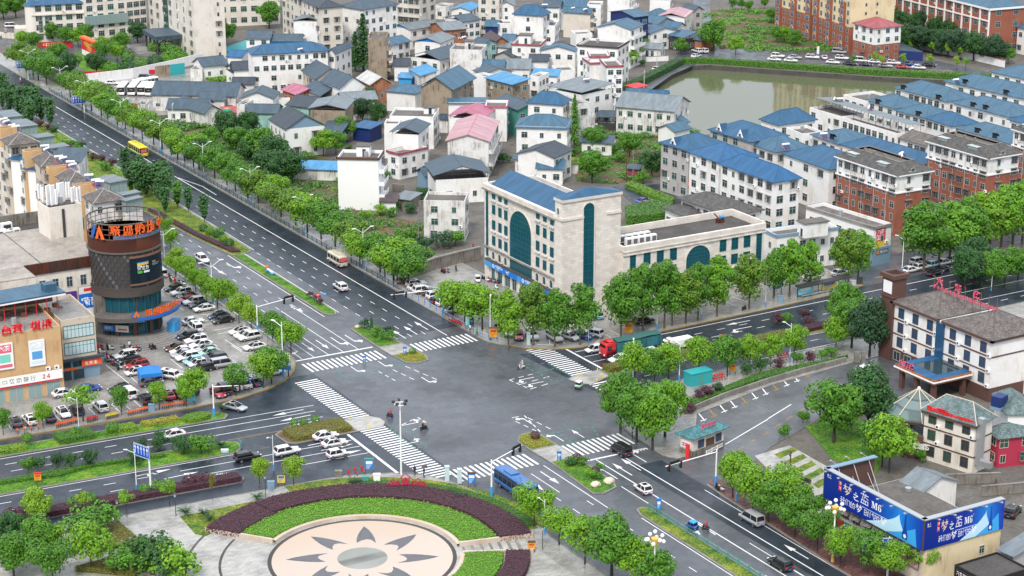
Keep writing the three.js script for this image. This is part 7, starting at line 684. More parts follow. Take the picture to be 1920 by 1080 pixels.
// ---------------------------------------------------------------- vehicles (forward is local +x)
const sec=(x,w,y0,y1)=>[[x,y0,-w*0.9],[x,y0*0.5+y1*0.5,-w],[x,y1-0.07,-w*0.97],[x,y1,-w*0.8],[x,y1,w*0.8],[x,y1-0.07,w*0.97],[x,y0*0.5+y1*0.5,w],[x,y0,w*0.9]];
const r8=(x0,x1,w,y)=>[[x0,y,-w*0.8],[x0+0.15,y,-w],[x1-0.3,y,-w],[x1,y,-w*0.75],[x1,y,w*0.75],[x1-0.3,y,w],[x0+0.15,y,w],[x0,y,w*0.8]];
const wheelG=mg2([new THREE.CylinderGeometry(0.33,0.33,0.22,14).rotateX(Math.PI / 2),mg([new THREE.CircleGeometry(0.2,10).translate(0,0,0.114),new THREE.CircleGeometry(0.2,10).rotateY(Math.PI).translate(0,0,-0.114)])]),wheelM=[M.rubber,M.chrome];
const CT={ 
s:{L:2.3,b:[[-2.3,0.7,0.45,0.8],[-2.15,0.86,0.28,0.93],[-1.5,0.91,0.24,0.97],[0,0.92,0.24,0.93],[1.1,0.91,0.24,0.9],[1.95,0.87,0.27,0.76],[2.28,0.72,0.36,0.6]],c:[[-1.85,1.15,0.86,0.9],[-1.45,0.55,0.77,1.22],[-1.1,0.15,0.68,1.42]]},
u:{L:2.3,b:[[-2.3,0.78,0.45,1],[-2.2,0.9,0.32,1.08],[-1.5,0.94,0.3,1.1],[0,0.95,0.3,1.06],[1.1,0.94,0.3,1.02],[1.95,0.9,0.34,0.9],[2.28,0.76,0.42,0.74]],c:[[-2.2,1.05,0.9,1.02],[-2.05,0.6,0.82,1.36],[-1.85,0.2,0.74,1.64]]},
h:{L:1.85,b:[[-1.85,0.72,0.4,0.85],[-1.75,0.82,0.28,0.95],[-1,0.85,0.25,0.97],[0,0.85,0.25,0.94],[0.9,0.84,0.26,0.9],[1.5,0.8,0.3,0.78],[1.82,0.66,0.38,0.62]],c:[[-1.75,1.05,0.8,0.9],[-1.6,0.65,0.73,1.24],[-1.4,0.25,0.66,1.5]]},
v:{L:2.4,b:[[-2.4,0.8,0.4,1.05],[-2.3,0.9,0.3,1.15],[-1,0.92,0.28,1.15],[0.6,0.92,0.28,1.12],[1.6,0.9,0.3,1],[2.15,0.86,0.34,0.84],[2.38,0.74,0.42,0.66]],c:[[-2.35,1.75,0.88,1.08],[-2.3,1.35,0.84,1.5],[-2.2,0.9,0.78,1.88]]}};
for(const c of Object.values(CT)){c.body=loft(c.b.map((s)=>sec(...s)));const g=c.c;c.glass=loft(g.map((q)=>r8(q[0],q[1],q[2],q[3])));
const t=g[2];c.roof=mg([loft([r8(t[0]-0.06,t[1]+0.06,t[2]+0.02,t[3]-0.03),r8(t[0],t[1],t[2]-0.06,t[3]+0.05)]),...[-1,1].flatMap((s)=>[bar([g[0][1]-0.1,g[0][3],s*g[0][2]*0.86],[t[1],t[3],s*t[2]*0.86],0.05,4),bar([g[0][0]+0.08,g[0][3],s*g[0][2]*0.9],[t[0],t[3],s*t[2]*0.92],0.08,4),bar([g[1][0]*0.35,g[0][3],s*(g[0][2]+0.01)],[t[0]*0.35,t[3],s*(t[2]+0.01)],0.05,4)])]);const w=c.b[3][1],bk=c.b[2][3];c.head=bx(c.L-0.38,c.L-0.02,c.b[5][3]-0.2,c.b[5][3]-0.06,-0.16,0.16);c.tail=bx(-c.L-0.01,-c.L+0.2,bk-0.32,bk-0.14,-0.2,0.2);c.w=w;c.bk=bk;}
const plateG=bx(-0.03,0.03,-0.08,0.08,-0.24,0.24),mirG=bx(-0.08,0.08,0,0.14,-0.09,0.09),sunG=bx(-0.5,0.35,0,0.012,-0.42,0.42);
const paintOf=(r,g,b)=>new THREE.MeshPhysicalMaterial({color:lin(r,g,b),roughness:0.35,clearcoat:0.8,clearcoatRoughness:0.12,side:THREE.DoubleSide});
const CC={w:['white',paintOf(0.8,0.8,0.8)],k:['black',paintOf(0.014,0.015,0.018)],g:['silver',paintOf(0.42,0.44,0.46)],r:['red',paintOf(0.4,0.03,0.035)],b:['blue',paintOf(0.02,0.1,0.38)],d:['dark blue',paintOf(0.02,0.035,0.07)],n:['brown',paintOf(0.13,0.08,0.06)],m:['mint green',paintOf(0.35,0.6,0.45)],c:['cyan',paintOf(0.28,0.6,0.66)],y:['dark grey',paintOf(0.07,0.075,0.08)]};
const CN={s:['sedan','car'],u:['suv','car'],h:['hatchback','car'],v:['van','van']},CW={s:'sedan',u:'SUV',h:'hatchback',v:'van'};
function car(x,z,y,deg,ct,label,group){
const c=CT[ct[1]],m=CC[ct[0]][1],t=thing(CN[ct[1]][0],label,CN[ct[1]][1],x,y,z,deg*D2R,group);part('body',c.body,m,t);part('windows',c.glass,M.glassCar,t);const rf=part('roof',c.roof,m,t);if(rnd()<0.45)part('sunroof',sunG,M.glassCar,rf,(c.c[2][0]+c.c[2][1]) / 2+0.2,c.c[2][3]+0.05,0);
for(const s of[-1,1]){for(const e of[-1,1])part('wheel',wheelG,wheelM,t,e*c.L*0.62,0.33,s*(c.w-0.1));part('headlight',c.head,M.lampWhite,t,0,0,s*0.58);part('taillight',c.tail,M.red,t,0,0,s*0.6);part('mirror',mirG,m,t,c.c[0][1]-0.45,c.c[0][3]+0.02,s*(c.w+0.06));}part('number_plate',plateG,M.blue,t,-c.L-0.01,0.55,0);part('number_plate',plateG,M.blue,t,c.L-0.03,0.42,0);return t;
}
function cars(k,deg,where,list,y=0){list.split(' ').forEach((e,i)=>{const[x,yy,ct,dg]=e.split(','),p=at(k,+x,+yy,y);car(p.x,p.z,y,+(dg??deg)+rr(-2,2),ct,`${CC[ct[0]][0]} ${CW[ct[1]]}, ${where.replace('#', ORD[i])}`,where.replace('# ','').replace('#',''));});}
cars('q',180,'# from the tower in the mall railing row','1005,265,ks 1080,318,wu 1148,356,ys 1155,398,rs 1222,422,wu 1290,452,ds 1338,497,ws 1500,580,ds 1550,628,ks 1740,752,ws 1798,792,ws 1845,822,wu 1905,928,ws',0.12);
cars('s',180,'# of the clustered cars below the tower steps','312,92,ku 405,138,wu 462,182,ws 180,218,ns 243,256,ws 255,290,gs 308,330,wu 520,232,gs 548,275,ms 602,312,ds 625,350,ku 372,372,ch 425,402,wh 472,458,ku 708,408,gv,0',0.12);
cars('q',0,'# of the two stopped across the steps','1212,642,ws,0 1238,715,wv,90',0.12);
cars('s',90,'# along the mall kerb corner','840,652,ws 950,627,ws 1062,602,ds 650,728,rs,270 715,700,kv 205,738,ks 88,752,rs 352,692,ku 1270,498,ws,0 122,532,wu,305',0.12);
cars('r',90,'# from the picture edge in the bank kerb row','172,935,ys 335,915,wu 550,882,ds 712,832,ws,270 862,805,ku 1132,768,wu 1632,685,ku 1742,645,wu',0.12);
cars('r',0,'# of the cars parked by the cafe','725,612,ws 1002,562,bs 1357,562,ks,180 1452,622,wv,90 1697,492,ys 1402,192,wu,180 1462,236,ks,180 1542,302,ru,180 1518,378,wh,180 1890,412,wu,125',0.12);
cars('t',0,'# of the row behind the avenue railing by the stone building','130,300,ns 243,342,wu 258,378,ws 315,412,wu 412,432,ks 472,472,wu 492,532,dh 560,555,wh 655,632,ws 1212,822,ys,20',0.12);
cars('u',270,'# of the row under the corner plane trees','82,402,wu,245 195,442,rs,242 347,442,wu,256 598,462,wu 770,452,ws,285 905,442,bs,300 1030,422,wu,118 1072,218,ch,90 1602,278,ku,0',0.12);
cars('u',180,'# waiting on the east street by the red truck','1330,705,ws 1668,632,ws 1045,602,wh');cars(10,0,'# waiting at the west stop line','392,308,ws 442,348,ws 175,396,wu 457,410,wh');cars(9,180,'# passing behind the west median','970,302,ws 1392,428,ku,0');cars('s',300,'# turning out of the service lane','845,888,gs');cars(11,90,'# on the avenue arm beside the square','612,392,kv 737,607,wh 1347,780,gv');cars(12,90,'# near the lower edge','68,1032,ku 165,575,ks,180 1375,735,ku,30');cars(6,90,'# heading away up the avenue','475,548,wu');cars(1,90,'# far up the avenue behind the yellow bus','868,962,ws');cars(5,270,'# at the avenue lamp near the tower','1140,392,wu 905,472,wv,90');
cars('p',200,'# in the hotel car park','92,262,wu 152,322,ku');cars('w',6,'# parked beyond the hotel chimney','730,88,wu 770,152,wu 642,182,ws 900,122,ch 1022,97,ws 1130,62,gs 912,212,ks 1002,172,ks',0);cars(8,6,'# half hidden by the shelter trees','405,468,ws 245,492,ws',0.12);
cars('x',-48,'# along the pond road','110,648,wu 70,685,ws 300,662,gs 255,697,ws 500,662,wu 632,664,ws,60 832,672,wu 802,602,gv 730,717,ws 920,732,ds 1036,700,wv 1102,742,ds 1200,712,ws 1320,757,gs 1412,727,wu 1522,772,rs 1615,742,bu 1692,777,ws 1812,747,ks 1655,617,ku');cars('c',20,'# along the lane to the pond','1395,792,ws 1582,717,ds 1712,682,ds 1832,647,ws 1840,592,wu,90 1912,592,wu,90');cars('f',90,'# before the dark carport','762,592,wu 862,597,wu');cars('n',-40,'# in the coach yard','1265,952,ws 1122,967,gs 1642,892,du');cars(7,10,'# in the court behind the stone building','742,62,bs 762,78,rs 802,76,ks');cars('n',-20,'# at the civic gate','130,310,wv 60,420,gs');
function bus(k,x,y,deg,L,H,cols,label,name='bus',o={}){
const p=at(k,x,y),w=o.w??1.25,t=thing(name,label,'bus',p.x,0,p.z,deg*D2R,o.group),m=cols.map((c)=>paintOf(...c)),h=L / 2;part('lower_body',loft([sec(-h,w-0.1,0.45,1.25),sec(-h+0.1,w,0.35,1.3),sec(h-0.25,w,0.35,1.3),sec(h,w-0.12,0.45,1.2)]),m[1]??m[0],t);part('glass_band',loft([r8(-h+0.02,h-0.03,w-0.02,1.28),r8(-h+0.08,h-0.2,w-0.06,H-0.5)]),M.glassCar,t);part('roof',loft([r8(-h+0.02,h-0.1,w-0.01,H-0.55),r8(-h+0.05,h-0.15,w-0.02,H-0.15),r8(-h+0.25,h-0.4,w-0.25,H)]),m[0],t);const n=Math.round(L / 1.5);for(const s of[-1,1]){for(let i=0;i<=n;i++)part('pillar',bx(-0.06,0.06,1.25,H-0.5,-0.025,0.025),m[0],t,-h+0.12+((L-0.5)*i) / n,0,s*(w-0.02));for(const e of[-0.62,0.62])part('wheel',wheelG,wheelM,t,e*h,0.46,s*(w-0.12)).scale.set(1.4,1.4,1.2);part('headlight',bx(h-0.12,h+0.01,0.6,0.85,-0.2,0.2),M.lampWhite,t,0,0,s*0.85);part('taillight',bx(-h-0.01,-h+0.1,0.8,1.15,-0.12,0.12),M.red,t,0,0,s*0.95);}part('air_conditioner',bx(-1.2,1.2,H-0.02,H+0.2,-0.8,0.8),m[0],t,-h*0.3,0,0);if(o.stripe)part('stripe',mg([bx(-h+0.3,h-1,0.75,1.05,w,w+0.02),bx(-h+0.3,h-1,0.75,1.05,-w-0.02,-w)]),M[o.stripe],t);if(o.rear)part('rear_panel',bx(-h-0.03,-h+0.1,1.5,2.3,-0.8,0.8),M[o.rear],t);part('number_plate',plateG,M.blueSign,t,-h-0.02,0.6,0);return t;}
bus(1,778,868,90,9.2,3,[[0.8,0.68,0.02]],'yellow city bus driving away up the avenue','city_bus',{stripe:'paintGreen',rear:'pinkBar'});bus(10,1465,615,270,10.4,3.1,[[0.015,0.12,0.36]],'blue city bus at the square crosswalk','city_bus',{});bus(6,458,408,90,6.6,2.7,[[0.66,0.6,0.45]],'cream minibus in the kerb lane of the avenue','minibus',{w:1.05,rear:'pinkBar'});[['n',1385,1050],['n',1505,1050],['n',1615,1050],['n',1700,1055]].forEach(([k,x,y],i)=>bus(k,x,y,240,9,3.1,[[0.8,0.8,0.8]],`${ORD[i]} white coach parked in the depot yard`,'coach',{group:'parked coaches'}));bus('n',1640,985,15,9,3.1,[[0.8,0.8,0.8],[0.03,0.05,0.14]],'white and dark blue coach parked crosswise in the depot yard','coach',{group:'parked coaches'});
function truck(k,x,y,deg,label,cab,boxM,L,tarp){const p=at(k,x,y),t=thing('truck',label,'truck',p.x,0,p.z,deg*D2R),h=L / 2,cm=paintOf(...cab),s=tarp?1:0.8;const c=grp('cab',t,h-1.2*s,0,0);part('cab_body',loft([sec(-1.2*s,1.2*s,0.7*s,3.2*s),sec(0.8*s,1.2*s,0.7*s,3.2*s),sec(1.2*s,1.15*s,0.5*s,2.2*s)]),cm,c);part('windscreen',bx(0.86*s,1.16*s,1.75*s,2.8*s,-1*s,1*s),M.glassCar,c);for(const z of[-1,1]){part('side_window',bx(-0.3*s,0.7*s,1.8*s,2.6*s,-0.03,0.03),M.glassCar,c,0,0,z*1.21*s);part('headlight',bx(1.1*s,1.24*s,0.8*s,1.1*s,-0.2,0.2),M.lampWhite,c,0,0,z*0.8*s);}part('roof_fairing',loft([r8(-1*s,0.6*s,1*s,3.2*s),r8(-0.9*s,0.1*s,0.8*s,3.6*s)]),cm,c);part('chassis',bx(-h,h-2,0.7*s,1*s,-0.5,0.5),M.iron,t);const e=h-2.7*s;part('cargo_box',bx(-h,e,1.05*s,3*s,-1.24*s,1.24*s),boxM,t);if(tarp){const g=new THREE.PlaneGeometry(e+h,2.7,30,6).rotateX(-Math.PI / 2),q=g.attributes.position;for(let i=0;i<q.count;i++)q.setY(i,0.25+0.3*fbm(q.getX(i) / 20+3,q.getZ(i) / 20+3,8,3,181)-0.12*Math.abs(q.getZ(i)));g.computeVertexNormals();part('tarpaulin',g,mat(lin(0.03,0.11,0.1),0.8),t,(e-h) / 2,3,0);for(let i=0;i<9;i++)part('stake',bx(-0.06,0.06,1,3,-0.05,0.05),mat(lin(0.03,0.2,0.22),0.6),t,-h+0.5+i*1.15,0,1.27);}else{part('side_logo',bx(-1.2,1,1.3,1.9,1,1.02),M.orange,t);part('rear_door',bx(-h-0.03,-h,1,2.3,-0.9,0.9),M.orange,t);}for(const z of[-1,1])for(const x_ of tarp?[h-1.2,h-4,-h+0.9,-h+2.1,-h+3.3]:[h-1,-h+1])part('wheel',wheelG,wheelM,t,x_,0.5*s,z*1.05*s).scale.setScalar(1.5*s);return t;}
truck(7,665,905,180,'long red truck with tarpaulin covered teal trailer on the east street',[0.6,0.02,0.03],mat(lin(0.035,0.2,0.23),0.6,T.grimy),13,1);truck(7,930,890,180,'white box truck with orange markings behind the red truck',[0.8,0.8,0.8],M.whiteClean,6.2,0);
// two-wheelers and riders
const scoG={wheel:new THREE.TorusGeometry(0.2,0.065,6,12),body:mg([loft([sec(-0.75,0.12,0.4,0.62),sec(-0.5,0.19,0.3,0.74),sec(-0.1,0.17,0.25,0.72),sec(0.05,0.14,0.22,0.32)]),bx(0,0.4,0.2,0.28,-0.15,0.15),loft([sec(0.36,0.2,0.25,0.85),sec(0.5,0.12,0.4,1)])]),seat:bx(-0.72,-0.02,0.72,0.82,-0.15,0.15),bars:mg([bar([0.42,0.9,0],[0.36,1.08,0],0.03),bar([0.36,1.08,-0.32],[0.36,1.08,0.32],0.025),bar([0.5,0.8,0],[0.62,0.22,0],0.035)])};
function scooter(x,z,y,deg,m,label,group,name='scooter'){const t=thing(name,label,'scooter',x,y,z,deg*D2R,group);part('body',scoG.body,m,t);part('seat',scoG.seat,M.black,t);part('handlebar',scoG.bars,M.iron,t);for(const e of[-0.55,0.63])part('wheel',scoG.wheel,M.rubber,t,e,0.26,0);return t;}
const bikeG={wheel:new THREE.TorusGeometry(0.3,0.03,5,14),frame:mg([bar([-0.5,0.33,0],[0,0.3,0],0.03,4),bar([0,0.3,0],[-0.15,0.8,0],0.03,4),bar([0,0.32,0],[0.38,0.85,0],0.04,4),bar([-0.5,0.33,0],[-0.15,0.75,0],0.025,4),bar([0.5,0.33,0],[0.36,1,0],0.03,4),bar([0.36,1,-0.25],[0.36,1,0.25],0.02,4)]),seat:bx(-0.28,0,0.82,0.88,-0.08,0.08),basket:mg([bx(0.42,0.7,0.7,0.74,-0.16,0.16),bx(0.68,0.71,0.72,0.94,-0.16,0.16),bx(0.42,0.7,0.72,0.94,-0.17,-0.15),bx(0.42,0.7,0.72,0.94,0.15,0.17)]),guard:new THREE.TorusGeometry(0.36,0.05,4,10,2.6).rotateZ(0.3)};
function bikes(k,x0,y0,x1,y1,n,deg,m,what){for(let i=0;i<n;i++){const p=at(k,x0+((x1-x0)*i) / Math.max(1,n-1),y0+((y1-y0)*i) / Math.max(1,n-1),0.12),t=thing('share_bicycle',`${ORD[i]} ${what}`,'bicycle',p.x,0.12,p.z,(deg+rr(-5,5))*D2R,what);part('frame',bikeG.frame,m,t);part('seat',bikeG.seat,M.black,t);part('basket',bikeG.basket,m,t);for(const e of[-0.5,0.5])part('wheel',bikeG.wheel,M.rubber,t,e,0.33,0);part('mudguard',bikeG.guard,m,t,-0.5,0.33,0);}}
bikes('r',640,965,870,910,12,250,M.orange,'orange share bicycle in the row by the white lamp');bikes('r',1445,830,1650,780,11,250,M.orange,'orange share bicycle left of the metal cabinet');bikes('r',985,905,1095,880,7,250,M.red,'red share bicycle under the airy tree');bikes('r',1205,870,1325,840,7,250,M.yellow,'yellow share bicycle by the small tree');bikes('s',25,875,290,835,12,250,M.orange,'orange share bicycle beside the green topped sign');bikes(8,62,945,112,935,4,80,M.red,'red share bicycle on the hotel pavement');bikes(7,1115,1065,1190,1050,6,80,M.redBright,'red share bicycle beside the teal cabin');bikes(10,525,520,600,500,3,80,M.red,'dark red share bicycle on the square kerb');bikes('r',200,1030,430,985,4,250,M.orange,'stray orange bicycle at the bank kerb');bikes('t',640,750,760,790,6,180,M.red,'share bicycle behind the corner railing');
{const sc=[M.black,M.whiteClean,M.red,M.bluegrey,M.iron];const row=(k,what,l,y=0.12)=>l.forEach(([x,yy,d],i)=>{const p=at(k,x,yy,y);scooter(p.x,p.z,y,d??rr(60,130),sc[i%5],`${ORD[i]} scooter ${what}`,'scooters '+what);});row('q','before the tower steps',[[250,930],[290,935],[165,925],[405,940],[440,935],[520,945],[545,950],[590,945],[615,945],[735,930],[770,925],[185,975]]);row('q','in the heap by the white saloon',[[250,1030],[270,1060],[300,1050],[240,1070],[330,1075]]);row('r','beside the long bay line',[[1230,200],[1250,230],[1210,215],[1280,260],[1300,290],[1330,320],[1350,310],[1260,260]]);row('t','before the blue shop sign',[[1000,270],[1040,285],[1070,290],[1105,300],[1150,310],[1180,300],[1145,370],[560,180],[600,185],[690,165],[540,190]]);row('q','parked by the railing near the van',[[950,130],[980,160],[1010,180],[1050,190],[960,170],[1080,200],[1100,210]]);row(7,'on the kerb under a plane tree',[[1305,665,20]]);row(11,'by the signal post',[[1155,595],[1175,600]]);}
// people: one continuous body each, from tapered limbs blended into a field
function personGeo(J,cols){const n=46,mc=new MarchingCubes(n,M.skin,false,false,24000),S=1;mc.isolation=0;const a=new THREE.Vector3(),b=new THREE.Vector3(),p=new THREE.Vector3();for(let z=0;z<n;z++)for(let y=0;y<n;y++)for(let x=0;x<n;x++){p.set(((x-n / 2) / (n / 2))*S,((y-n / 2) / (n / 2))*S+0.9,((z-n / 2) / (n / 2))*S);let d=1e9;for(const[q,r0,e,r1]of J){a.set(...q);b.set(...e).sub(a);const u=Math.max(0,Math.min(1,p.clone().sub(a).dot(b) / b.lengthSq())),dd=p.distanceTo(b.multiplyScalar(u).add(a))-(r0+(r1-r0)*u),k=0.03,h=Math.max(0,Math.min(1,0.5+(0.5*(d-dd)) / k));d=d*(1-h)+dd*h-k*h*(1-h);}mc.field[x+y*n+z*n*n]=-d;}mc.update();const P=mc.positionArray.slice(0,mc.count*3),g=new THREE.BufferGeometry(),C=new Float32Array(P.length);for(let i=0;i<P.length;i+=3){P[i]*=S;P[i+1]=P[i+1]*S+0.9;P[i+2]*=S;const c=cols(P[i],P[i+1],P[i+2]);C.set(c,i);}g.setAttribute('position',new THREE.BufferAttribute(P,3));g.setAttribute('normal',new THREE.BufferAttribute(mc.normalArray.slice(0,mc.count*3),3));g.setAttribute('color',new THREE.BufferAttribute(C,3));return g;}
const L2=(s)=>{const o=[];for(let i=0;i+1<s.length;i++)o.push([s[i][0],s[i][1],s[i+1][0],s[i+1][1]]);return o;};
const hand=(x,y,z)=>[[[x,y,z],0.035,[x,y-0.1,z+0.01],0.02],[[x+0.02,y-0.02,z],0.014,[x+0.06,y-0.07,z],0.012]];
const walkJ=[...L2([[[0,0.95,0],0.15],[[0,1.2,0],0.15],[[0,1.42,0],0.13],[[0,1.5,0],0.06]]),...L2([[[0.01,1.6,0],0.105],[[0.02,1.68,0],0.1]]),[[0.1,1.6,0],0.02,[0.12,1.58,0],0.015],...L2([[[0,1.42,0.19],0.06],[[0.02,1.15,0.25],0.048],[[0.16,0.92,0.23],0.036]]),...hand(0.17,0.9,0.23),...L2([[[0,1.42,-0.19],0.06],[[-0.08,1.16,-0.25],0.048],[[-0.02,0.9,-0.24],0.036]]),...hand(-0.02,0.88,-0.24),...L2([[[0,0.92,0.09],0.1],[[0.16,0.5,0.1],0.07],[[0.12,0.1,0.1],0.048]]),[[0.1,0.05,0.1],0.045,[0.27,0.04,0.1],0.035],...L2([[[0,0.92,-0.09],0.1],[[-0.06,0.5,-0.1],0.07],[[-0.24,0.14,-0.1],0.048]]),[[-0.26,0.08,-0.1],0.045,[-0.1,0.04,-0.1],0.035]];
const rideJ=[...L2([[[-0.3,0.92,0],0.16],[[-0.28,1.18,0],0.15],[[-0.22,1.38,0],0.13],[[-0.2,1.46,0],0.06]]),...L2([[[-0.18,1.56,0],0.12],[[-0.17,1.63,0],0.12]]),...[-1,1].flatMap((s)=>[...L2([[[-0.22,1.38,0.19*s],0.06],[[-0.02,1.14,0.27*s],0.048],[[0.3,1.1,0.27*s],0.036]]),[[0.3,1.1,0.27*s],0.04,[0.39,1.08,0.27*s],0.03],...L2([[[-0.3,0.9,0.1*s],0.11],[[0.14,0.84,0.16*s],0.08],[[0.16,0.36,0.12*s],0.05]]),[[0.14,0.32,0.12*s],0.045,[0.32,0.3,0.12*s],0.035]])];
const personM=new THREE.MeshStandardMaterial({vertexColors:true,roughness:0.8});const dress=(shirt,trousers,hair,ride)=>(x,y,z)=>(y>(ride?1.5:1.54)?(y>1.63||x<(ride?-0.24:-0.03)?hair:[0.5,0.32,0.23]):y>(ride?0.96:0.92)?(Math.abs(z)>0.2&&y<1.16?[0.5,0.32,0.23]:shirt):y<(ride?0.37:0.1)?[0.03,0.03,0.03]:trousers);
const OUT=[['white shirt and dark trousers',[0.7,0.7,0.7],[0.03,0.04,0.06],[0.015,0.012,0.01]],['dark jacket',[0.03,0.03,0.035],[0.05,0.05,0.06],[0.015,0.012,0.01]],['green top',[0.06,0.3,0.2],[0.02,0.02,0.03],[0.015,0.012,0.01]],['red jacket and helmet',[0.4,0.03,0.04],[0.03,0.03,0.05],[0.5,0.03,0.03]],['pale grey raincoat',[0.5,0.52,0.55],[0.3,0.3,0.32],[0.6,0.6,0.6]],['black top and yellow helmet',[0.02,0.02,0.025],[0.03,0.03,0.04],[0.7,0.5,0.02]]];
const bodies={};function person(x,z,y,deg,o,label,ride){const key=o+(ride?'r':'w'),g=(bodies[key]??=personGeo(ride?rideJ:walkJ,dress(OUT[o][1],OUT[o][2],OUT[o][3],ride)));const t=tag(part(numbered('person'),g,personM,scene,x,y,z,deg*D2R),label,'person');return t;}
[['t',925,900,0,'walking across the corner by the crosswalk in a green top',2,200,0.12],['t',850,860,0,'standing at the corner railing in a white shirt',0,100,0.12],[10,945,525,0,'holding a dark umbrella on the square pavement',1,120,0.12],[10,893,515,0,'standing beside the pole on the square kerb',1,60,0.12],[11,677,295,0,'walking at the corner trees in a white shirt',0,100,0.12],['q',500,925,0,'standing among the scooters before the tower',0,270,0.12],['n',70,650,0,'walking along the civic fence in a white shirt',0,90,0.12],[6,1222,325,0,'walking by the retaining wall in red',3,200,0.12]].forEach(([k,x,y,,l,o,d,h])=>{const p=at(k,x,y,h);person(p.x,p.z,h,d,o,'person '+l,false);if(/umbrella/.test(l)){const u=thing('umbrella','dark open umbrella held over a walker on the square','umbrella',p.x+0.16,h,p.z);part('canopy',new THREE.SphereGeometry(0.62,14,6,0,6.283,0,1.1).translate(0,1.5,0),M.iron,u);part('shaft',bar([0,0.9,0],[0,2.1,0],0.015),M.steel,u);}});
[['u',225,790,180,4,M.cream2,'crossing near the east crosswalk in a pale raincoat'],[10,753,190,110,3,M.navy,'crossing beside the west refuge with a red helmet'],[10,945,262,0,5,M.black,'crossing in the junction with a yellow helmet'],[11,1088,825,100,3,M.iron,'riding along the green railing in red'],['n',230,930,90,4,M.red,'riding up the far avenue']].forEach(([k,x,y,d,o,m,l])=>{const p=at(k,x,y);scooter(p.x,p.z,0,d,m,'scooter ridden by the person '+l,'ridden scooters');person(p.x,p.z,0,d,o,'rider '+l,true);});
{const tri=(k,x,y,d,m,m2,label)=>{const p=at(k,x,y),t=thing('tricycle',label,'tricycle',p.x,0,p.z,d*D2R);part('cabin',loft([sec(-1,0.55,0.4,1),sec(0.2,0.55,0.35,1),sec(0.9,0.4,0.4,0.85)]),m,t);part('windows',loft([r8(-0.95,0.6,0.53,0.98),r8(-0.85,0.3,0.47,1.45)]),M.glassCar,t);part('roof',loft([r8(-0.95,0.4,0.52,1.42),r8(-0.85,0.25,0.45,1.58)]),m2,t);for(const s of[-1,1]){part('pillar',bx(-0.3,-0.2,0.95,1.45,-0.02,0.02),m,t,0,0,s*0.53);part('wheel',wheelG,wheelM,t,-0.6,0.28,s*0.48).scale.setScalar(0.8);}part('wheel',wheelG,wheelM,t,0.75,0.28,0).scale.setScalar(0.8);};tri('u',880,1010,30,CC.m[1],M.whiteClean,'mint green tricycle car in the junction');tri(11,1010,820,100,CC.b[1],M.skyBlue,'blue tricycle beside the green railing');tri('t',935,300,250,M.lampWhite,M.lampWhite,'white delivery tricycle before the blue shop sign');}
// ---------------------------------------------------------------- street furniture
const lampG={pole:cyl(0.12,0.07,9.4,8),base:cyl(0.2,0.2,1.7,8),arm:[-1,1].map((s)=>bar([0,8.4,0],[0,9.6,s*2],0.06,5)),head:[-1,1].map((s)=>bx(-0.16,0.16,9.55,9.7,s*2.3-0.45,s*2.3+0.45)),one:[bar([0,8.6,0],[1.7,9.3,0],0.06,5),bx(1.4,2.2,9.25,9.38,-0.14,0.14)]};
function lamp(x,z,turn,label,h=9.6,single,y=0.12){const t=thing('street_lamp',label,'street lamp',x,y,z,turn,'street lamps');t.scale.setScalar(h / 9.6);part('pole',lampG.pole,M.lampWhite,t);part('base',lampG.base,M.skyBlue,t);if(single){part('arm',lampG.one[0],M.lampWhite,t);part('lamp_head',lampG.one[1],M.lampWhite,t);}else for(const i of[0,1]){part('arm',lampG.arm[i],M.lampWhite,t);part('lamp_head',lampG.head[i],M.lampWhite,t);}return t;}
[-80.5,-112,-143,-174,-205,-236,-267,-290,-322].forEach((z,i)=>lamp(19.3,z,Math.PI / 2,`${ORD[i]} double street lamp from the crossing along the avenue railing`,9.2));[['q',1435,445],[5,930,455]].forEach(([k,x,y],i)=>{const p=at(k,x,y);lamp(p.x,p.z,Math.PI / 2,['double street lamp over the mall railing trees','double street lamp beside the round tower'][i],9.6);});
[['s',1388,520,11,2],[7,680,1085,8.6,1],[7,940,1075,8.4,2],[8,122,960,8,2],[8,752,470,9,2],['t',1075,950,9,1],[9,445,275,6.6,2.6],[9,770,612,7.6,2.6],[11,183,850,6,2],[7,815,780,7,2],[7,1065,720,6,2],[7,430,855,5.5,2],['w',1550,400,6,2],[10,100,490,6.4,3.6],[7,1425,650,7,1],[11,1260,660,7,1],['h',390,960,7,1],['h',120,980,7,1]].forEach(([k,x,y,h,d],i)=>{const p=at(k,x,y);lamp(p.x,p.z,d,`${ORD[i]} of the single arm street lamps, ${['at the mall corner', 'before the refuge trees', 'before the teal cabin', 'on the hotel pavement', 'beside the parked cars', 'at the corner parking', 'on the bank kerb', 'beside the direction sign', 'under the kerb tree', 'behind the red truck', 'by the annex trees', 'by the yellow shelter', 'behind the hotel', 'at the west hedge island', 'at the far plane tree', 'on the red pavement', 'by the depot road', 'by the depot gate'][i]}`,h,1);});
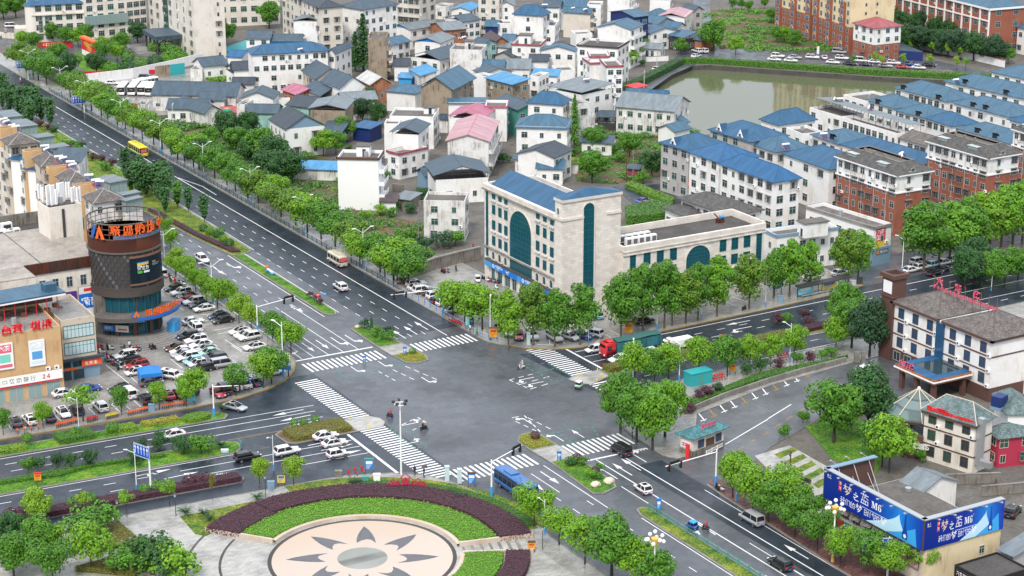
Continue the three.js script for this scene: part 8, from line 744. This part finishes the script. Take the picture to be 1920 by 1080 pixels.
{const p=at(10,817,512),t=thing('light_mast','tall white floodlight mast at the edge of the square','light mast',p.x,0.12,p.z);part('pole',cyl(0.16,0.1,12.6,10),M.lampWhite,t);part('ring',new THREE.TorusGeometry(0.9,0.08,5,16).rotateX(Math.PI / 2).translate(0,12.4,0),M.lampWhite,t);for(let i=0;i<5;i++){const a=i*1.257;part('floodlight',bx(-0.25,0.25,0,0.45,-0.15,0.15),M.iron,t,Math.cos(a)*1.1,12.5,Math.sin(a)*1.1,-a);}}
[[12,363,1003,'before the long blue billboard'],[11,797,1190,'over the lane at the lower picture edge']].forEach(([k,x,y,l])=>{const p=at(k,x,y),t=thing('globe_lamp','golden post lamp with white globes '+l,'street lamp',p.x,0.12,p.z);part('pole',cyl(0.16,0.11,8,10),M.lampWhite,t);part('base',cyl(0.28,0.2,1,10),M.gold,t);part('crown',cyl(0.2,0.55,1.3,10,0,7.6),M.gold,t);for(let i=0;i<9;i++){const a=i*0.785,r=i<8?1.25:0,yy=i<8?9:9.9;part('globe',new THREE.SphereGeometry(0.3,12,9),M.lampWhite,t,Math.cos(a)*r,yy-(i%2)*0.5,Math.sin(a)*r);if(r)part('arm',bar([0,8.6,0],[Math.cos(a)*r,yy-0.3-(i%2)*0.5,Math.sin(a)*r],0.05,5),M.gold,t);}});
function signal(k,x,y,dx,dz,H,label,red=1){const p=at(k,x,y),t=thing('traffic_signal',label,'traffic light',p.x,0.1,p.z,0,'signal masts');part('pole',cyl(0.16,0.12,H+0.4,8),M.lampWhite,t);part('base',cyl(0.22,0.22,1.8,8),M.skyBlue,t);part('arm',bar([0,H,0],[dx,H+0.3,dz],0.09,6),M.lampWhite,t);const l=Math.hypot(dx,dz);[0.72,0.95].forEach((u)=>{const g=grp('signal_head',t,dx*u,H-0.5,dz*u,Math.atan2(dx,dz));part('housing',bx(-0.2,0.2,-0.2,1,-0.25,0.05),M.black,g);part('red_lens',new THREE.CircleGeometry(0.14,12).translate(0,0.75,0.06),red?M.redBright:M.iron,g);});if(l>5)part('message_panel',bx(-1,1,0,0.45,-0.08,0.08),M.black,t,dx*0.83,H+0.35,dz*0.83,Math.atan2(-dz,dx));return t;}
signal('t',550,670,-11.5,-1,5.6,'signal mast reaching over the avenue by the corner parking');signal(9,1205,192,4.4,2.6,5.8,'signal mast on the grass verge tip');signal(10,1325,638,7.4,-3,6,'signal mast on the square beside the blue bus');signal(11,1145,578,-11,1.5,6,'signal mast by the kiosk driveway');signal(6,10,800,9,-1.5,5.6,'signal mast over the mall side lanes');
const dirSign=print(256,96,(c,w,h)=>{fillc(c,'#1450b4',0,0,w,h);c.strokeStyle='#e8eef6';c.lineWidth=4;c.strokeRect(4,4,w-8,h-8);c.lineWidth=9;[30,78,126,174,222].forEach((x,i)=>{c.beginPath();c.moveTo(x,74);c.lineTo(x,30);if(i<2)c.lineTo(x-18,22);if(i===4)c.lineTo(x+18,22);c.stroke();c.beginPath();c.moveTo(x-11,34);c.lineTo(x,16);c.lineTo(x+11,34);c.stroke();});});
[[9,850,615,3.8,2.2,8,-1.2,'blue lane direction sign beside the west street'],[12,670,1090,4.4,2.1,6.4,-0.5,'blue lane direction sign before the billboard shops'],['l',950,190,4,2.6,5.4,0,'blue direction sign over the far avenue railing'],['n',320,900,4,2.6,6.4,0,'blue direction sign before the civic court']].forEach(([k,x,y,w,h,H,ry,l])=>{const p=at(k,x,y),t=thing('direction_sign',l,'road sign',p.x,0.1,p.z,ry,'direction signs');part('pole',cyl(0.17,0.13,H,8),M.lampWhite,t);part('arm',bar([0,H-0.6,0],[-2,H-0.6,0],0.08),M.lampWhite,t);board(t,'panel',w,h,H-h,0.25,dirSign,-w / 2+0.4,M.steel);});
// notices, posters, boxes
const nb=[['#d8c13a','#3a6fb0'],['#2f78c0','#e8e8e8'],['#5cc3d8','#dfe9e4'],['#d8a22c','#c43']].map(([a,b])=>print(64,96,(c)=>{fillc(c,a,0,0,64,96);fillc(c,b,8,12,48,30);for(let i=0;i<4;i++)fillc(c,b,10,50+i*11,40-i*6,4);}));
[[10,638,505,2.4,1.5,1,'blue poster board with green head on the square kerb','greenFence'],[10,1213,585,2.4,1.3,1,'blue and yellow board near the bus','wood'],[10,143,578,2,1.3,0,'yellow notice board on the square pavement','roofGrey'],['s',335,845,2.9,2.2,2,'blue poster board with green head at the mall kerb','greenFence'],['u',1430,432,3,1.6,3,'golden advertising column behind the red truck','roofGrey'],['t',1110,960,2.6,1.6,3,'blue topped advertising column at the corner','roofGrey'],[7,1240,1030,2.2,1.2,3,'yellow notice box on the east pavement','roofGrey'],[11,110,950,1.6,1.1,3,'wooden notice frame on the square','wood'],[9,215,560,1.6,1.2,3,'red framed notice on the west median','red'],['t',820,830,3,0.9,2,'tall blue information pillar at the corner','skyBlue'],[11,265,440,1.6,0.7,1,'small blue sign on the refuge','blue'],[6,838,925,1.6,0.6,1,'small blue sign on the flowered tip','blue'],[7,1180,860,1.8,1,3,'small poster on the east median','brickRaw'],[6,610,960,1,0.6,1,'blue keep sign at the north refuge','blue'],[9,1265,395,0.6,1.2,2,'white plate on the west median end','whiteClean'],[11,825,735,2.4,0.7,1,'blue U-turn sign on the railing median','blue'],['q',130,480,2.4,1.4,2,'notice pillar beside the tower plinth','roofGrey']].forEach(([k,x,y,h,w,m,l,f])=>{const p=at(k,x,y),t=thing('notice_board',l,'sign',p.x,0.12,p.z,-0.5,'notice boards');board(t,'panel',w,h*0.72,h*0.28,0.06,nb[m],0,M[f]);part('head',bx(-w / 2-0.05,w / 2+0.05,h,h+0.25,-0.12,0.12),M[f],t);for(const s of[-1,1])part('post',bx(-0.05,0.05,0,h*0.3,-0.05,0.05),M.iron,t,(s*w) / 2.4,0,0);});
{const p=at('s',1330,520),t=thing('poster_board','large green and white poster board at the mall corner','billboard',p.x,0.12,p.z,-0.65);board(t,'panel',5,3.4,1.4,0.1,print(256,160,(c)=>{fillc(c,'#1f8f96',0,0,130,160);fillc(c,'#f0eee9',120,0,136,120);fillc(c,'#2b8fd0',100,120,156,40);fillc(c,'#d9603f',150,30,70,12);ink(c,'大家',20,50,40,1.2);}));for(const s of[-2,2])part('post',bx(-0.1,0.1,0,1.4,-0.1,0.1),M.iron,t,s,0,0);}
{const p=at(10,842,600),t=thing('red_ornament','red lattice diamond ornament standing on the square lawn','sculpture',p.x,0.14,p.z,-0.5);t.scale.setScalar(0.78);const dia=(s)=>mg([...[0,1,2,3].map((i)=>bx(-s,s,s-0.14,s+0.02,-0.1,0.1).rotateZ((i*Math.PI) / 2)),...[0,1].map((i)=>bx(-s,s,-0.08,0.08,-0.06,0.06).rotateZ((i*Math.PI) / 2)),bx(-s*0.5,s*0.5,-s*0.5,s*0.5,-0.05,0.05)]).rotateZ(Math.PI / 4);for(const[x,s]of[[0,1.35],[-2.6,0.95],[2.6,0.95],[-1.5,0.7],[1.5,0.7],[3.7,0.7]])part('diamond',dia(s),M.crimson,t,x,s*1.42,s<1?0.15:0);}
{const p=at('r',1690,450,0.12),t=thing('canopy_tent','bright blue canopy tent in the mall car park','tent',p.x,0.12,p.z,-0.2);part('roof',new THREE.ConeGeometry(2.9,1,4,1).rotateY(Math.PI / 4).translate(0,2.7,0),M.blue,t);part('curtain',mg([bx(-2,2,0.5,2.2,-2.02,-1.98),bx(-2.02,-1.98,0.2,2.2,-2,2),bx(-2,2,1.5,2.2,1.98,2.02),bx(1.98,2.02,1.5,2.2,-2,2)]),M.blue,t);for(const[x,z]of[[2,2],[-2,2],[2,-2],[-2,-2]])part('post',cyl(0.05,0.05,2.2,6,x,0,z),M.steel,t);}
{const p=at(7,1045,1078),t=thing('site_cabin','teal metal cabin on the east pavement','cabin',p.x,0.12,p.z,0.02);part('walls',bx(-2.4,2.4,0,2.4,-1.2,1.2),M.teal,t);part('roof',bx(-2.5,2.5,2.4,2.55,-1.3,1.3),M.teal,t);part('door',bx(-0.4,0.4,0.1,2,1.2,1.24),M.greenFence,t);const q=at(8,310,570,0.12),s=thing('bus_shelter','long dark bus shelter with lit posters on the east pavement','bus shelter',q.x,0.12,q.z,0.04);part('roof',bx(-7,7,2.5,2.75,-1,1),M.iron,s);for(let i=0;i<8;i++)part('post',bx(-0.06,0.06,0,2.5,-0.06,0.06),M.iron,s,-6.6+i*1.9,0,-0.6);[-4.6,2].forEach((x,i)=>board(s,'poster',4,1.6,0.5,-0.4,nb[i?0:2],x));part('bench',bx(-6,6,0.4,0.5,-0.2,0.3),M.steel,s);const r=at(8,55,580,0.12),b=thing('billboard','blue sea poster billboard at the shelter end','billboard',r.x,0.12,r.z,0.3);board(b,'panel',3.4,2.4,1.6,0.1,nb[1]);for(const x of[-1.2,1.2])part('post',bx(-0.08,0.08,0,1.6,-0.05,0.05),M.iron,b,x,0,0);}
[[10,680,560,'whiteClean',1.5,'white utility box on the square lawn'],[10,615,560,'greenFence',1.1,'green utility box on the square lawn'],[10,465,525,'kerb',1,'grey bin on the square kerb'],[10,85,595,'bluegrey',1.3,'blue grey bin beside the yellow notice'],['r',1710,790,'bluegrey',1.2,'metal cabinet between the bicycle rows'],[8,70,620,'bluegrey',1.2,'blue grey bin by the shelter'],[8,475,535,'windowPale',1.3,'pale bin with yellow top by the shelter'],[8,515,520,'iron',1.4,'dark bin at the shelter end'],['t',860,760,'blueSign',1.2,'dark blue recycling box at the corner'],[8,500,960,'conc',2,'concrete block at the car park wall'],[8,535,965,'conc',2.2,'second concrete block at the car park wall'],['x',560,610,'lampWhite',2.4,'white cabinet by the pale flats'],[10,1075,545,'frosted',2.4,'pale blue pillar at the square crosswalk'],[10,1145,560,'frosted',2.4,'second pale blue pillar at the square crosswalk'],[7,92,860,'frosted',2.4,'pale blue pillar under the corner plane tree']].forEach(([k,x,y,m,h,l])=>{const p=at(k,x,y),t=thing('street_box',l,'utility box',p.x,0.12,p.z,-0.45),w=h>2?0.35:0.55;part('body',bx(-w,w,0,h,-0.35,0.35),M[m],t);part('lid',bx(-w-0.05,w+0.05,h,h+0.1,-0.4,0.4),M[m],t);});
[[11,468,572,1,0],[11,545,552,1.1,0],[6,570,765,0.7,0]].forEach(([k,x,y,s],i)=>{const p=at(k,x,y,0.2),g=new THREE.IcosahedronGeometry(0.75*s,2),q=g.attributes.position;for(let j=0;j<q.count;j++){const f=0.75+0.5*fbm(q.getX(j) / 4+5+i,q.getZ(j) / 4+5+q.getY(j) / 5,8,3,191);q.setXYZ(j,q.getX(j)*f*1.2,q.getY(j)*f*0.7,q.getZ(j)*f);}g.computeVertexNormals();tag(part(numbered('boulder'),g,M.beige,scene,p.x,0.45,p.z),['pale boulder lying on the grass island','second pale boulder nearer the kerb','small rock beside the island pine'][i],'boulder');});
// railings
function railing(label,pts,m,m2,h=1,step=2.6){const t=thing('railing',label,'railing',0,0,0,0,'road railings');for(let i=0;i<pts.length-1;i++){const[a,b]=[pts[i],pts[i+1]],L=Math.hypot(b[0]-a[0],b[1]-a[1]),n=Math.max(1,Math.round(L / step)),l=L / n,ry=Math.atan2(-(b[1]-a[1]),b[0]-a[0]),g=mg([bx(-l / 2,l / 2,h-0.08,h,-0.03,0.03),bx(-l / 2,l / 2,0.2,0.28,-0.03,0.03),...[...Array(7)].map((_,j)=>bx(-l / 2+((j+0.5)*l) / 7-0.025,-l / 2+((j+0.5)*l) / 7+0.025,0.28,h-0.08,-0.02,0.02))]),pg=bx(-0.06,0.06,0,h+0.1,-0.06,0.06);for(let j=0;j<n;j++){const u=(j+0.5) / n,v=j / n;part('panel',g,m,t,a[0]+(b[0]-a[0])*u,0.12,a[1]+(b[1]-a[1])*u,ry);part('post',pg,m2,t,a[0]+(b[0]-a[0])*v,0.12,a[1]+(b[1]-a[1])*v,ry);}}}
railing('long blue and grey railing along the avenue kerb',[[18.6,-300],[18.6,-62]],M.roofTeal,M.roofSlate);railing('white and blue railing along the corner parking',[[18.6,-61],[18.6,-27],[20.6,-20]],M.windowPale,M.blue);railing('grey railing along the mall car park',[[-18.8,-130],[-18.8,-38]],M.windowPale,M.steel);railing('green railing on the avenue median by the square',[[0.1,60],[0.1,110]],M.greenFence,M.greenFence);railing('white barrier beside the kiosk',[[21,46.4],[25.6,44.8]],M.lampWhite,M.lampWhite,0.8,1.6);railing('grey railing at the end of the west median',[[-46,4.6],[-45.2,3.4],[-45,1.4]],M.greenFence,M.steel);
[[4.2,21.2,1],[5.4,24.6,2],[27.6,2.1,3],[26.2,6,4],[-20.6,1.2,5],[-22.6,6.5,6],[24.6,6.6,7],[-23.6,1.1,8]].forEach(([x,z,i])=>{const t=thing('bollard',`${ORD[i - 1]} small yellow bollard at the crosswalk refuges`,'bollard',x>10||x<0?x:23+(i-1)*0.8,0.1,x>10||x<0?z:2.3,0,'yellow bollards');part('post',cyl(0.08,0.08,0.7,8),M.yellow,t);part('cap',new THREE.SphereGeometry(0.09,8,6).translate(0,0.7,0),M.gold,t);});
{const wl=thing('parking_wall','low concrete wall with planting behind the hotel parking bays','wall'),P=[[31,28.2],[40,25.6],[51.4,23.4],[60,22.3],[71.5,21.5]];for(let i=0;i<4;i++){const a=P[i],b=P[i+1],l=Math.hypot(b[0]-a[0],b[1]-a[1]);part('wall_block',bx(-l / 2,l / 2,0,1.1,-0.2,0.2),M.conc,wl,(a[0]+b[0]) / 2,0,(a[1]+b[1]) / 2,Math.atan2(-(b[1]-a[1]),b[0]-a[0]));}const rw=thing('retaining_wall','rubble retaining wall with stone steps beside the corner parking','wall'),Q=ap(6,[890,480,1000,440,1130,405,1260,375]);for(let i=0;i<3;i++){const a=Q[i],b=Q[i+1],l=Math.hypot(b[0]-a[0],b[1]-a[1]);part('wall_block',bx(-l / 2,l / 2,0,2.6,-0.3,0.3),M.rawStone,rw,(a[0]+b[0]) / 2,0,(a[1]+b[1]) / 2,Math.atan2(-(b[1]-a[1]),b[0]-a[0]));part('coping',bx(-l / 2,l / 2,2.6,2.9,-0.4,0.4),M.conc,rw,(a[0]+b[0]) / 2,0,(a[1]+b[1]) / 2,Math.atan2(-(b[1]-a[1]),b[0]-a[0]));}}
[['g',1110,1250,10,'conc','concrete pole before the peeling white house'],['f',1045,1200,9,'wood','wooden pole in the village gardens'],['f',1120,1200,8,'conc','grey pole in the village gardens'],[12,120,565,6,'wood','dark utility pole beside the grass bays'],['o',1390,400,9,'conc','power pole before the grey terrace end'],['o',1325,420,8,'conc','second power pole before the grey terrace end'],['c',1390,770,6,'windowPale','white pole beside the pond lane'],['c',1245,1000,6,'windowPale','white pole at the pond corner']].forEach(([k,x,y,h,m,l])=>{const p=at(k,x,y),t=thing('utility_pole',l,'pole',p.x,0,p.z,0.6);part('pole',cyl(0.16,0.1,h,8),M[m],t);part('crossarm',bx(-0.8,0.8,h-0.7,h-0.55,-0.06,0.06),M[m],t);});
{const p=at('k',60,1000),t=thing('lettered_sign','red and white lettered sign on the corner shop wall','sign',p.x,0,p.z);scene.remove(t);const sb=scene.children.find((o)=>o.userData.sign);const[w,d]=sb.userData.size;part('sign_print',sheet(d*0.55,4.2),print(96,140,(c)=>{fillc(c,'#c8283c',0,0,96,140);ink(c,'万家',10,8,34,1.15);ink(c,'国行',10,50,34,1.15);fillc(c,'#e8c23a',0,96,96,44);}),sb,w+0.02,6.2,-d*0.4,Math.PI / 2);part('sign_print',sheet(d*0.7,1.2),print(128,40,(c)=>{fillc(c,'#4a5f70',0,0,128,40);fillc(c,'#f08020',6,6,24,26);ink(c,'河行大',38,8,24,1.2);}),sb,w+0.262,2.9,-d*0.5,Math.PI / 2);part('slogan_print',sheet(11,3),print(256,72,(c)=>{fillc(c,'#c9202c',0,0,256,72);ink(c,'中国时代',40,6,36,1.25,'#f2d04a');ink(c,'心意国家',90,44,24,1.3,'#f2d04a');}),slogan,0,3.7,0.61);}
// round traffic signs, banners and small ornaments
[[6,350,645,'redBright','round red no entry sign on the narrow median'],[6,388,640,'blue','round blue arrow sign on the narrow median'],['s',1015,690,'blueSign','round no parking sign at the mall corner kerb'],['r',1735,700,'blueSign','round no parking sign by the kerbside tree']].forEach(([k,x,y,m,l])=>{const p=at(k,x,y),t=thing('round_sign',l,'road sign',p.x,0.12,p.z,-0.45);part('post',cyl(0.05,0.05,2.8,6),M.steel,t);part('disc',new THREE.CylinderGeometry(0.42,0.42,0.05,18).rotateX(Math.PI / 2).translate(0,2.5,0.06),M[m],t);part('bar',bx(-0.28,0.28,2.44,2.56,0.09,0.11),M.lampWhite,t);});
[[1,750,635,7,2.4,'#c93a2c','大家','red and yellow banner on the depot gatehouse'],[1,700,425,26,1.4,'#c8203a','','long red hoarding below the clipped shrubs'],[1,310,272,12,2,'#c4253a','中国','red notice wall beside the civic court drive'],[1,1310,640,7,2,'#d77f86','家','pink lettered arch of the kindergarten'],['i',515,1040,8,1.6,'#cf2f43','大酒店','red banner on the blue roofed terrace'],[1,1275,685,3.4,3.4,'#4fae98','','green gate leaf of the kindergarten']].forEach(([k,x,y,w,h,c,s,l])=>{const p=at(k,x,y, /terrace/.test(l)?3:0),t=thing('banner',l,'banner',p.x, /terrace/.test(l)?3:0,p.z, /terrace/.test(l)?-1.5:-0.4,'coloured banners');if(/terrace/.test(l))t.position.x-=1.2;board(t,'cloth',w,h,0.3,0.05,print(128,40,(q)=>{fillc(q,c,0,0,128,40);ink(q,s,20,8,24,1.3,'#f4e3a0');}),0,M.red);for(const e of[-1,1])part('post',bx(-0.06,0.06,0,h+0.3,-0.06,0.06),M.iron,t,(e*w) / 2,0,-0.05);});
{const p=at(6,80,460,0.2),t=thing('ornament','small blue white and orange ornament on the narrow median','ornament',p.x,0.2,p.z,-1.4);part('wave',mg([...Array(7)].map((_,i)=>new THREE.SphereGeometry(0.34,8,6).translate(-1.2+i*0.4,0.4+0.3*Math.sin(i),0))),M.skyBlue,t);part('sun_disc',new THREE.SphereGeometry(0.42,10,8).translate(-1.3,1.2,0),M.orange,t);part('crest',mg([...Array(5)].map((_,i)=>new THREE.SphereGeometry(0.22,8,6).translate(-0.8+i*0.45,0.9-i*0.08,0.1))),M.lampWhite,t);}
for(const[k,x,y]of[[9,990,745],[9,665,785],[9,92,870],[10,55,640],[11,172,935]]){const p=at(k,x,y),t=thing('garden_lamp',`black garden lamp ${{ 990: 'beside the staked young tree', 665: 'at the corner of the brown hedge', 92: 'near the picture edge', 55: 'beside the yellow notice board', 172: 'beside the wooden notice frame' }[x]}`,'lamp',p.x,0.12,p.z,0,'garden lamps of the square');part('post',cyl(0.07,0.05,3.2,8),M.iron,t);part('lantern',cyl(0.14,0.24,0.5,8,0,3.2),M.windowPale,t);part('cap',cyl(0.34,0.05,0.25,8,0,3.7),M.iron,t);}
renderer.render(scene,camera);
